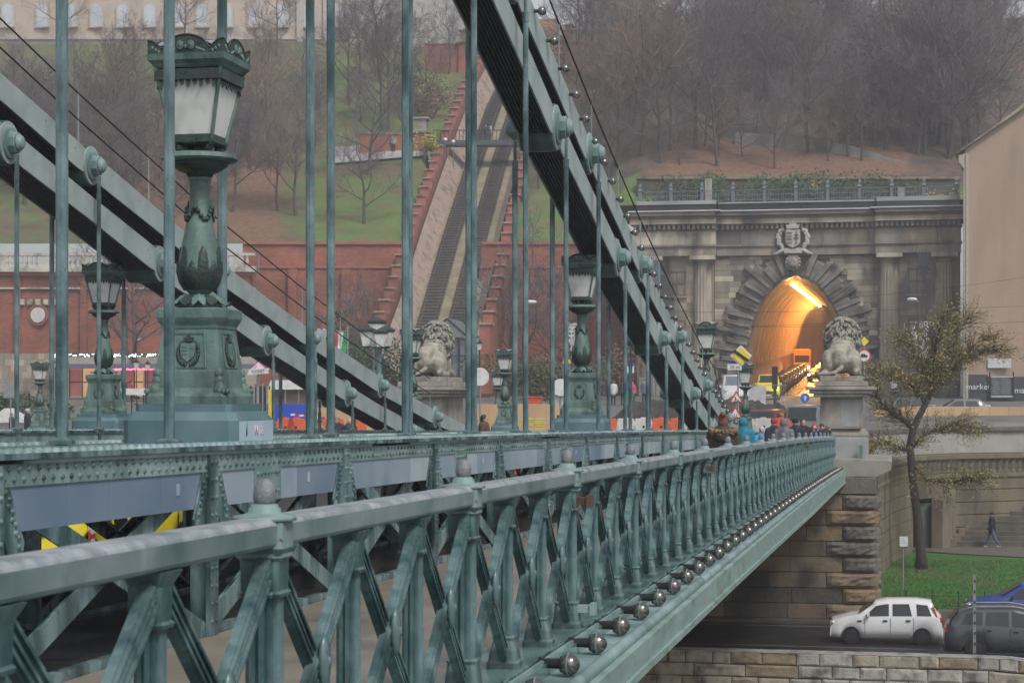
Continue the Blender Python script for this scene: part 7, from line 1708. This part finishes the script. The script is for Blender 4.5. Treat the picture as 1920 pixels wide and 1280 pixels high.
c = W(711, 695, 112); b = MB(); b.smooth = True; b.lathe([(.35, zb), (.3, zb + .5), (.16, 0.6), (.22, .9), (.16, 1.2), (.12, 2.2), (.2, 2.6), (.1, 3.0), (.08, 3.4)], c=(c.x, c.y, 0), n=14); b.build('column', lampb, t)
def lant(c, s):
    b = MB(); b.sqlathe([(.20 * s, 0), (.33 * s, .55 * s * 1.5)], c=c); b.build('lantern', glassm, t); b = MB(); b.sqlathe([(.36 * s, .82 * s), (.42 * s, .92 * s), (.42 * s, 1.0 * s), (.2 * s, 1.12 * s), (.05 * s, 1.2 * s)], c=c); b.build('lantern_roof', green_d, t); b = MB(); b.sqlathe([(.1 * s, -.12), (.24 * s, 0)], c=c); b.build('lantern_base', green_d, t)
for px, y, s in ((688, 649, 1.0), (725, 649, 1.0), (703, 650, .9), (714, 650, .9), (707, 636, 1.1)):
    q = W(px, y, 112 + (0 if abs(px - 707) > 8 else (-.8 if px > 710 else .8))); lant(q, s); b = MB(); b.tube([(c.x, c.y, 2.5), (c.x * .4 + q.x * .6, c.y * .4 + q.y * .6, 2.35), (q.x, q.y, q.z - .1)], .06, 6); b.build('scroll_arm', blu, t)
# ---------------------------------------------------------------- works site and stalls on the square
def qwall(px0, px1, y0_, y1_, d, nm, m_, par, th=.1, gap=None):
    a, c = W(px0, y1_, d), W(px1, y1_, d); h = (y1_ - y0_) / 3600 * d; b = MB(); b.prism([(0, 0), ((c - a).length, 0), ((c - a).length, h), (0, h)], a, (c - a).normalized(), EZ, -TO * th); return b.build(nm, m_, par)
for lb, (px0, px1, y0_, d), m_ in (('long tan plywood hoarding behind the left lion and sign discs', (880, 1055, 757, 94), tan), ('tan plywood hoarding along the parapet behind the yellow leaved tree', (1640, 1990, 762, 116), tan), ('pale tan boards behind the orange barriers at left', (590, 700, 763, 100), tan)):
    t = thing('hoarding', lb, 'hoarding', sq((px0 + px1) / 2, d)); px = px0
    while px < px1: qwall(px, min(px + 36, px1) - .5, y0_ + rs.uniform(-.5, .5), 740 + 3.1 / d * 3600, d, 'board', m_, t); px += 36
t = thing('hoarding', 'bright blue hoarding under the white kiosk roof', 'hoarding', sq(545, 104)); qwall(500, 580, 757, 790, 104, 'board', paint((.02, .06, .42), 'hoarding_blue'), t)
t = thing('market_stall', 'kiosk with white sloping roof and dark open front behind the blue hoarding', 'kiosk', sq(540, 112)); qwall(505, 575, 728, 770, 112, 'front', mat('stall_front', (.10, .085, .08), (.22, .15, .10), rough=.7, scale=1.5), t, 2); b = MB(); b.prism([(-1.2, 0), (1.45, 0), (1.0, .55), (-1.0, .55)], W(540, 730, 111.5), EX, EZ, -TO * 3); b.build('roof', sgn_w, t)
for px in (510, 535, 560): b = MB(); b.bar(W(px, 730, 111.7), W(px, 770, 111.7), .07, .07); b.build('upright', steel, t)
t = thing('parasol', 'pink and white parasol with lettered band above the far crowd', 'parasol', sq(484, 128)); c = W(484, 700, 128)
b = MB(); b.lathe([(.75, 0), (.72, .12), (.05, .75)], c=c, n=8); b.build('canopy', mat('pink_canvas', (.45, .25, .35), (.55, .4, .5), rough=.8), t); post(484, 700, 128, gz(0, 126), t); shape(484, 697, 127.1, [(-.75, -.2), (.6, -.1), (.75, .25), (-.55, .15)], sgn_w, 'band', t)
text('ICIPARK' if False else 'TICKET', .28, W(484, 696, 127.1) + TO * .05, Euler((PI / 2, -.1, TH)), navy_m if False else sgn_k, parent=t)
t = thing('corrugated_screen', 'grey screen of upright slats left of the yellow post', 'screen', sq(480, 106)); px = 468
while px < 507: qwall(px, px + 2.2, 724 + rs.uniform(-1, 1), 770, 106, 'slat', steel if int(px) % 2 else blackm, t, .05); px += 2.6
t = thing('yellow_post', 'stout yellow post beside the blue hoarding', 'post', sq(507, 102)); b = MB(); a = W(507, 730, 102); b.bb(a.x - .09, a.x + .09, a.y - .09, a.y + .09, gz(0, 100), a.z); b.build('shaft', sgn_y, t)
def barrier(px, d, m_, lb, zt_=None, w=.95, h=.75):
    v = sq(px, d); t = thing('plastic_barrier', lb, 'barrier', v, TH, 'plastic road barriers round the works')
    z0_ = (zt_ if zt_ is not None else v.z + h) - v.z - h
    if z0_ > .06: b = MB(); b.bb(-w * .5, w * .5, -.28, .28, -.05, z0_); b.build('base_block', soot[2], t, world=False)
    b = MB(); b.prism([(-w / 2, 0), (-w * .3, 0), (-w * .27, .07), (w * .27, .07), (w * .3, 0), (w / 2, 0), (w * .46, h * .5), (w * .36, h * .93), (w * .12, h * .93), (w * .1, h), (-w * .1, h), (-w * .12, h * .93), (-w * .36, h * .93), (-w * .46, h * .5)], (0, -.2, z0_), (1, 0, 0), (0, 0, 1), (0, .4, 0)); b.build('shell', m_, t, world=False, bevel=.02)
    b = MB(); b.cyl((0, -.21, h * .45 + z0_), (0, -.19, h * .45 + z0_), .06, .06, 8); b.build('plug', blackm, t, world=False)
for i in range(11):
    px = 1140 + i * 33; m_ = (ora, whp, whp, ora, ora, whp, ora)[i % 7]; barrier(px - 6 * (i > 4), 84, m_, '%s barrier, %s from the left in the row at the foot of the dirt mound' % ('orange' if m_ is ora else 'white', (ns + ['tenth', 'eleventh'])[i]), -.98)
for i, px in enumerate((536, 556, 606, 628, 668)): barrier(px, 90, ora, 'orange barrier, %s from the left in the group before the blue hoarding' % ns[i], -1.05 + .0, 1.0, .85)
t = thing('striped_barrier_board', 'red and white striped board lying over the orange barriers', 'barrier', sq(560, 89))
for i in range(8): qwall(545 + i * 8, 553 + i * 8, 775 + i * .9, 779 + i * .9, 88.5, 'stripe', sgn_r if i % 2 else sgn_w, t, .05)
t = thing('orange_tank', 'open orange plastic skip standing behind the tan hoarding', 'skip', sq(999, 98)); c = W(999, 768, 98); b = MB(); b.sqlathe([(.36, 0), (.42, .6), (.46, .62), (.46, .68)], c=c); b.build('tub', ora, t); b = MB(); b.bb(c.x - .4, c.x + .4, c.y - .3, c.y + .3, gz(0, 96), c.z); b.build('stand', soot[1], t)
t = thing('timber_stack', 'stack of pale yellow boards behind the truss top mid picture', 'timber stack', sq(1000, 82)); 
for r in range(6):
    for c_ in range(2): qwall(978 + c_ * 24, 1000 + c_ * 23, 784 + r * 3.4, 786.6 + r * 3.4, 84 + c_ * .2, 'board', sgn_y if (r + c_) % 3 == 0 else mat('yellow_board', (.5, .46, .14), (.42, .42, .2), rough=.7) if 'yellow_board' not in MATS else MATS['yellow_board'], t, 1.0)
mb = mat('dark_soil', (.028, .024, .022), (.06, .05, .045), rough=.95, scale=2, bump=.8, bscale=9)
b = MB(); b.smooth = True; q = random.Random(6); nx, ny = 60, 14
a, c = G(1085, 101, 0), G(1560, 98, 0)
hs_ = [[0] * (nx + 1) for _ in range(ny + 1)]
for j in range(ny + 1):
    for i in range(nx + 1):
        u, v_ = i / nx, j / ny; pxx = 1085 + 475 * u
        top_ = (740 - (750 + 6 * math.sin(u * 9) + (22 if pxx < 1180 else 0) * (1 - min(1, max(0, (pxx - 1120) / 60))) + (3 if pxx > 1350 else 0) + q.uniform(-1.5, 1.5))) / 3600 * 100
        p = a.lerp(c, u) + Vector((-ST, CT, 0)) * (v_ - .5) * 9; g = gz(p.x, p.y) - .1; e = math.sin(PI * v_) ** .6 * min(1, 5 * u, 5 * (1 - u)) if 0 < v_ < 1 else 0
        b.v.append((p.x, p.y, g + (top_ - g) * e + (q.uniform(-.12, .12) if e > 0 else 0)))
for j in range(ny):
    for i in range(nx): b.f.append([j * (nx + 1) + i, j * (nx + 1) + i + 1, (j + 1) * (nx + 1) + i + 1, (j + 1) * (nx + 1) + i]); b.m.append(0); b.sm.append(True)
tag(b.build('dirt_mound', mb), 'long mound of dark excavated soil before the tunnel road', 'dirt mound', kind='stuff')
b = MB()
for i in range(420):
    p = a.lerp(c, q.random()) + Vector((-ST, CT, 0)) * q.uniform(-4.6, -1.5); r = q.uniform(.06, .25); z = gz(p.x, p.y) + q.uniform(0, 1.0) * ((p - a.lerp(c, .5)).length > 0); b.ball((p.x, p.y, z), r, 6, 4, sc=(1, .8, .7))
tag(b.build('soil_clods', mb), 'loose clods of soil at the foot of the mound', 'soil', kind='stuff')
fn = thing('mesh_fence', 'temporary mesh fence panels before the white van and yellow taxi', 'fence', sq(1400, 120)); 
for i in range(6):
    b = MB(); x0_ = 1345 + i * 22
    for s_ in range(6): b.bar(W(x0_ + s_ * 3.6, 722, 120), W(x0_ + s_ * 3.6, 768, 120), .02, .02)
    for yy_ in (722, 745, 768): b.bar(W(x0_, yy_, 120), W(x0_ + 21, yy_, 120), .035, .035)
    b.build('panel', steel, fn)
qwall(1405, 1436, 724, 762, 119.5, 'screen_sheet', mat('pale_sheet', (.40, .41, .42), rough=.6), fn)
bp = thing('signal_post', 'thick dark signal post before the yellow taxi van', 'post', sq(1453, 121)); post(1453, 690, 121, gz(0, 119), bp, .11, blackm, 'shaft'); b = MB(); c = W(1453, 702, 120.8); b.bb(c.x - .18, c.x + .18, c.y - .15, c.y, c.z - .9, c.z + .5); b.build('signal_box', blackm, bp)
bi = thing('parked_bicycle', 'bicycle leaning by the road left of the two sign discs', 'bicycle', sq(1040, 124)); c = W(1036, 752, 124)
for dx in (-.5, .5):
    b = MB(); o = c + EX * dx; n = 16
    b.tube([o + EX * .33 * math.cos(2 * PI * j / n) + EZ * .33 * math.sin(2 * PI * j / n) for j in range(n + 1)], .025, 4); b.build('wheel', blackm, bi)
b = MB()
for p0, p1 in (((-.5, 0), (-.2, .45)), ((-.2, .45), (.35, .5)), ((-.2, .45), (0, -.05)), ((0, -.05), (.35, .5)), ((.5, 0), (.33, .62)), ((0, -.05), (-.5, 0))): b.cyl(c + EX * p0[0] + EZ * p0[1], c + EX * p1[0] + EZ * p1[1], .02, .02, 5)
b.build('frame', blackm, bi); b = MB(); b.box(c + EX * -.22 + EZ * .55, (.22, .1, .05)); b.build('saddle', blackm, bi); b = MB(); b.bar(c + EX * .2 + EZ * .66, c + EX * .42 + EZ * .66, .03, .03); b.build('handlebar', blackm, bi)
ph = thing('phone_kiosk', 'dark kiosk with yellow rounded top behind the hanger rods', 'kiosk', sq(1062, 126)); qwall(1055, 1070, 680, 755, 126, 'cabin', blu, ph, .8); shape(1062.5, 678, 125.9, [(-.28, -.1), (.28, -.1), (.22, .12), (0, .2), (-.22, .12)], sgn_y, 'top', ph)
gb = thing('litter_bin', 'green litter bin beside the bus stop', 'bin', sq(1179, 131)); c = sq(1179, 131); b = MB(); b.lathe([(.28, 0), (.34, 1.0), (.3, 1.05)], c=c, n=14); b.build('drum', gren, gb)
gt = thing('iron_gate', 'dark barred gate in the wall behind the bus stop', 'gate', G(1145, 172, GZ))
for i in range(9): b = MB(); b.bar(W(1134 + i * 2.8, 672, 172), W(1134 + i * 2.8, 720, 172), .05, .05); b.build('bar', blackm, gt)
qwall(1130, 1162, 668, 745, 172.6, 'recess', soot[0], gt)
# market hoardings under the beige house
hd = mat('charcoal_hoarding', (.03, .033, .038), (.045, .048, .054), rough=.5, scale=.5)
t = thing('market_hoarding', 'charcoal advertising hoarding lettered market before the beige house', 'hoarding', G(1868, 140, -.5)); d = 140
qwall(1816, 1852, 702, 757, d, 'panel', hd, t); qwall(1858, 1899, 704, 746, d - .1, 'notice_panel', mat('grey_notice', (.07, .08, .085), (.10, .11, .115), rough=.5), t); qwall(1816, 1990, 706, 762, d + .3, 'panel', hd, t)
for px in (1855.5, 1900): b = MB(); b.bar(W(px, 697, d - .2), W(px, 757, d - .2), .1, .1); b.build('upright', blackm, t)
e = Euler((PI / 2, 0, TH)); text('market', .62, W(1834, 725, d - .2), e, sgn_w, parent=t); text('market', .62, W(1925, 732, d + .1), e, sgn_w, parent=t)
b = MB(); c = W(1848, 719, d - .2); b.bar(c - EX * .14, c + EX * .14, .05, .02, up=TO); b.bar(c - EZ * .14, c + EZ * .14, .05, .02, up=TO); b.build('green_plus', gren, t)
for i in range(8):
    b = MB(); b.bar(W(1861, 711 + i * 3.6, d - .25), W(1870 + (i * 7) % 6, 711 + i * 3.6, d - .25), .02, .035); b.build('text_line', steel, t); b = MB(); b.bar(W(1878, 711 + i * 3.6, d - .25), W(1890 + (i * 5) % 7, 711 + i * 3.6, d - .25), .02, .035); b.build('text_line', steel, t)
for yy_ in (706, 743): b = MB(); b.bar(W(1858, yy_, d - .25), W(1899, yy_, d - .25), .04, .06); b.build('white_band', sgn_w, t)
# shop row at left
sh_ = thing('shop_row', 'low shop row with lit windows and a string of fairy lights at far left', 'shop', G(200, 158, GZ)); d = 158
qwall(96, 480, 668, 745, d + 3, 'back_wall', MATS['cream_shop_wall'], sh_, .3); qwall(96, 480, 682, 690, d - 1.2, 'awning', mat('slate_awning', (.07, .09, .14), (.10, .12, .18), rough=.7), sh_, 1.5)
warm = mat('lit_shop_interior', (.35, .2, .1), (.12, .06, .06), rough=.6, scale=1.2, emit=(1, .55, .25), es=.35); cool = mat('lit_shop_window_red', (.3, .08, .08), (.10, .08, .12), rough=.4, scale=1.6, emit=(1, .25, .2), es=.12)
for i, (p0, p1) in enumerate(((104, 128), (130, 152), (154, 176), (228, 250), (252, 268), (272, 288), (290, 305), (330, 360), (365, 400))):
    fr = qwall(p0, p1, 691, 742, d + .6, 'shop_window', [warm, cool][i % 2], sh_); qwall(p0, p1, 715, 717, d + .4, 'transom', blackm, fr); qwall(p0 - 1, p0 + 1, 690, 744, d + .4, 'mullion', blackm, fr)
fl = mat('fairy_light', (.7, .8, 1), emit=(.7, .85, 1), es=2.2, bump=0); fr_ = mat('fairy_light_red', (.7, .1, .2), emit=(1, .15, .3), es=2.0, bump=0)
b = MB(); q = random.Random(4)
for i in range(230): p = W(q.uniform(96, 480), 666 + q.uniform(-2.5, 2.5), d - 1.5); b.ball(p, .05, 5, 3)
tag(b.build('fairy_lights', fl), 'white fairy lights strung along the shop row eaves', 'fairy lights', kind='stuff'); qwall(96, 480, 662, 669, d - 1.2, 'garland', dkg, sh_)
b = MB()
for i in range(110): p = W(q.uniform(215, 305), 692 + q.uniform(-1.5, 1.5), d - 1.6); b.ball(p, .045, 5, 3)
for i in range(60): p = W(302 + q.uniform(-4, 4), q.uniform(692, 735), d - 1.4); b.ball(p, .045, 5, 3)
tag(b.build('red_fairy_lights', fr_), 'red fairy lights over the right shop windows', 'fairy lights', kind='stuff')
for i, (p0, p1, y0_) in enumerate(((225, 300, 728), (302, 345, 733))):
    t = thing('white_stall', ('long white topped stall before the shops', 'short white topped stall right of the long one')[i], 'stall', sq((p0 + p1) / 2, 120)); qwall(p0, p1, y0_, y0_ + 12, 120, 'counter', sgn_w, t, 1.5); 
    for px in range(p0, p1, 22): b = MB(); b.bar(W(px, y0_ + 12, 120.2), W(px, 790, 120.2), .06, .06); b.build('leg', blackm, t)
    b = MB(); b.bar(W(p0, y0_ + 24, 120.1), W(p1, y0_ + 24, 120.1), .05, .05); b.build('rail', blackm, t)
b = MB(); b.add([W(0, 750, 122), W(330, 750, 122), W(330, 744, 140), W(0, 744, 140)], [(0, 1, 2, 3)]); b.v = [(x, y, gz(x, y) + .03) for x, y, z in b.v]; S('square_lawn', b, hg)
t = thing('embankment_plinth', 'pale stone plinth at the far left carrying the small lamp standard', 'plinth', G(75, 91, -2.5)); c = G(75, 92, 0); b = MB(); b.bb(c.x - .95, c.x + .95, c.y - .95, c.y + .95, -3.3, W(75, 800, 92).z - .29); b.build('block', lime, t)
t = thing('white_tent', 'small white pitched tent roof at the far left edge', 'tent', sq(20, 112)); b = MB(); b.prism([(-1.2, 0), (1.2, 0), (-.2, .8)], W(14, 792, 108), EX, EZ, -TO * 2); b.build('roof', sgn_w, t)
# ---------------------------------------------------------------- the yellow leaved tree by the stairs
d = 89.0; tt = thing('yellow_leaved_tree', 'leaning tree with sparse yellow green leaves by the stairs on the lawn', 'tree', W(1727, 1055, d)); P_ = lambda px, y, o=0: W(px, y, d + o)
barkd = mat('dark_wet_bark', (.022, .018, .014), (.045, .038, .03), rough=.9, scale=5, bump=.5)
tb = W(1727, 1058, d); tb.z = lz(tb.y) - .1
b = MB(); b.smooth = True; b.tube([tb, P_(1727, 1040), P_(1722, 980), P_(1714, 920), P_(1709, 870), P_(1706, 835), P_(1712, 805), P_(1722, 782), P_(1735, 758), P_(1745, 740)], [.33, .24, .205, .19, .18, .18, .17, .155, .13, .12], 10); b.build('trunk', barkd, tt)
rt_ = random.Random(12); tips = []; lb_ = MB(); lb_.smooth = True; tw = MB()
def limb(pts, rs_, o=0):
    ps = [W(p[0], p[1], d + o * i / len(pts)) for i, p in enumerate(pts)]; n = len(ps); b = MB(); b.smooth = True; b.tube(ps, [rs_ * (1 - .75 * i / (n - 1)) for i in range(n)], 7); b.build('limb', barkd, tt)
    for i in range(n - 1):
        for k in range(11): tips.append((ps[i].lerp(ps[i + 1], rt_.random()), (ps[i + 1] - ps[i]).normalized(), rs_ * (1 - .7 * i / n)))
limb([(1745, 740), (1755, 722), (1772, 703), (1792, 690), (1815, 672), (1845, 658), (1880, 655)], .13, 1.5)
limb([(1740, 750), (1748, 715), (1750, 690), (1752, 660), (1758, 630), (1768, 600)], .11, -1.5)
limb([(1752, 725), (1765, 690), (1780, 650), (1800, 615), (1820, 592)], .08, 2)
limb([(1712, 805), (1695, 790), (1672, 775), (1655, 758), (1640, 740), (1624, 722)], .11, 1.5)
limb([(1735, 758), (1720, 735), (1700, 715), (1680, 705), (1655, 698)], .08, -2)
limb([(1709, 840), (1735, 812), (1770, 800), (1800, 795), (1830, 805)], .08, 2)
limb([(1745, 730), (1735, 700), (1722, 670), (1705, 645), (1690, 640)], .07, 2)
limb([(1790, 690), (1800, 675), (1835, 640), (1860, 632)], .06, 1)
limb([(1709, 870), (1735, 900), (1775, 905), (1805, 898), (1840, 905)], .05, -1)
limb([(1709, 850), (1680, 835), (1655, 830), (1630, 838)], .05, -1.5)
leaves = []
for (p, dr_, r) in tips:
    for k in range(2):
        v1 = (dr_ + Vector((rt_.uniform(-1, 1), rt_.uniform(-1, 1), rt_.uniform(-.5, .9)))).normalized(); L = rt_.uniform(.5, 1.3); q1 = p + v1 * L * .5 + Vector((0, 0, rt_.uniform(-.05, .1))); q2 = q1 + (v1 + Vector((rt_.uniform(-.5, .5), rt_.uniform(-.5, .5), -.25))).normalized() * L * .5
        tw.tube([p, q1, q2], [.022, .013, .005], 3, False); leaves += [q1, q2, p.lerp(q1, .5)]
        for m_ in range(4):
            s_ = p.lerp(q2, rt_.uniform(.3, 1)); v2 = (v1 + Vector((rt_.uniform(-1, 1), rt_.uniform(-1, 1), rt_.uniform(-.8, .6)))).normalized(); e_ = s_ + v2 * rt_.uniform(.2, .5); tw.tube([s_, e_], [.009, .004], 3, False); leaves.append(e_)
tw.build('twigs', mat('red_brown_twig', (.07, .035, .022), (.10, .05, .03), rough=.9, bump=0), tt, kind='stuff')
for nm, m_, n, s_ in (('yellow_leaves', yell, 3800, .058), ('green_leaves', mat('olive_leaf', (.09, .14, .03), (.14, .17, .04), rough=.8, bump=0), 3000, .055), ('russet_leaves', mat('russet_leaf', (.13, .06, .03), (.17, .08, .04), rough=.8, bump=0), 4200, .05)):
    b = MB()
    for i in range(n):
        p = rt_.choice(leaves) + Vector((rt_.gauss(0, .13), rt_.gauss(0, .13), rt_.gauss(0, .10))); px = 1680
        u = Vector((rt_.uniform(-1, 1), rt_.uniform(-1, 1), rt_.uniform(-1, 1))).normalized() * s_ * rt_.uniform(.6, 1.3); w = u.orthogonal().normalized() * s_ * .6; b.add([p - u, p + w, p + u, p - w], [(0, 1, 2, 3)])
    b.build(nm, m_, tt, kind='stuff')
# tram wires
wt = thing('overhead_wires', 'thin overhead wires crossing in front of the tunnel portal', 'wires', W(1400, 600, 150))
for a_, c_, dd in (((1160, 612), (1560, 606), 145), ((1200, 585), (1920, 574), 140), ((1330, 612), (1920, 603), 142), ((1560, 560), (1920, 520), 144), ((0, 568), (200, 575), 140)):
    b = MB(); n = 10; b.tube([W(a_[0] + (c_[0] - a_[0]) * i / n, a_[1] + (c_[1] - a_[1]) * i / n + 14 * (i / n) * (1 - i / n), dd) for i in range(n + 1)], .018, 4, False); b.build('wire', wire, wt)
# ---------------------------------------------------------------- haze
hzm = bpy.data.materials.new('haze_air'); hzm.use_nodes = True; n_ = hzm.node_tree.nodes; n_.clear(); ho = n_.new('ShaderNodeOutputMaterial'); hv = n_.new('ShaderNodeVolumePrincipled'); hv.inputs['Color'].default_value = (.86, .87, .95, 1); hv.inputs['Density'].default_value = .00085; hv.inputs['Anisotropy'].default_value = .2
hzm.node_tree.links.new(hv.outputs[0], ho.inputs['Volume'])
b = MB(); b.bb(-210, 210, -70, 345, -14.5, 76); o = b.build('haze', hzm); o['kind'] = 'stuff'; o['label'] = 'thin grey winter haze filling the air'; o['category'] = 'haze'
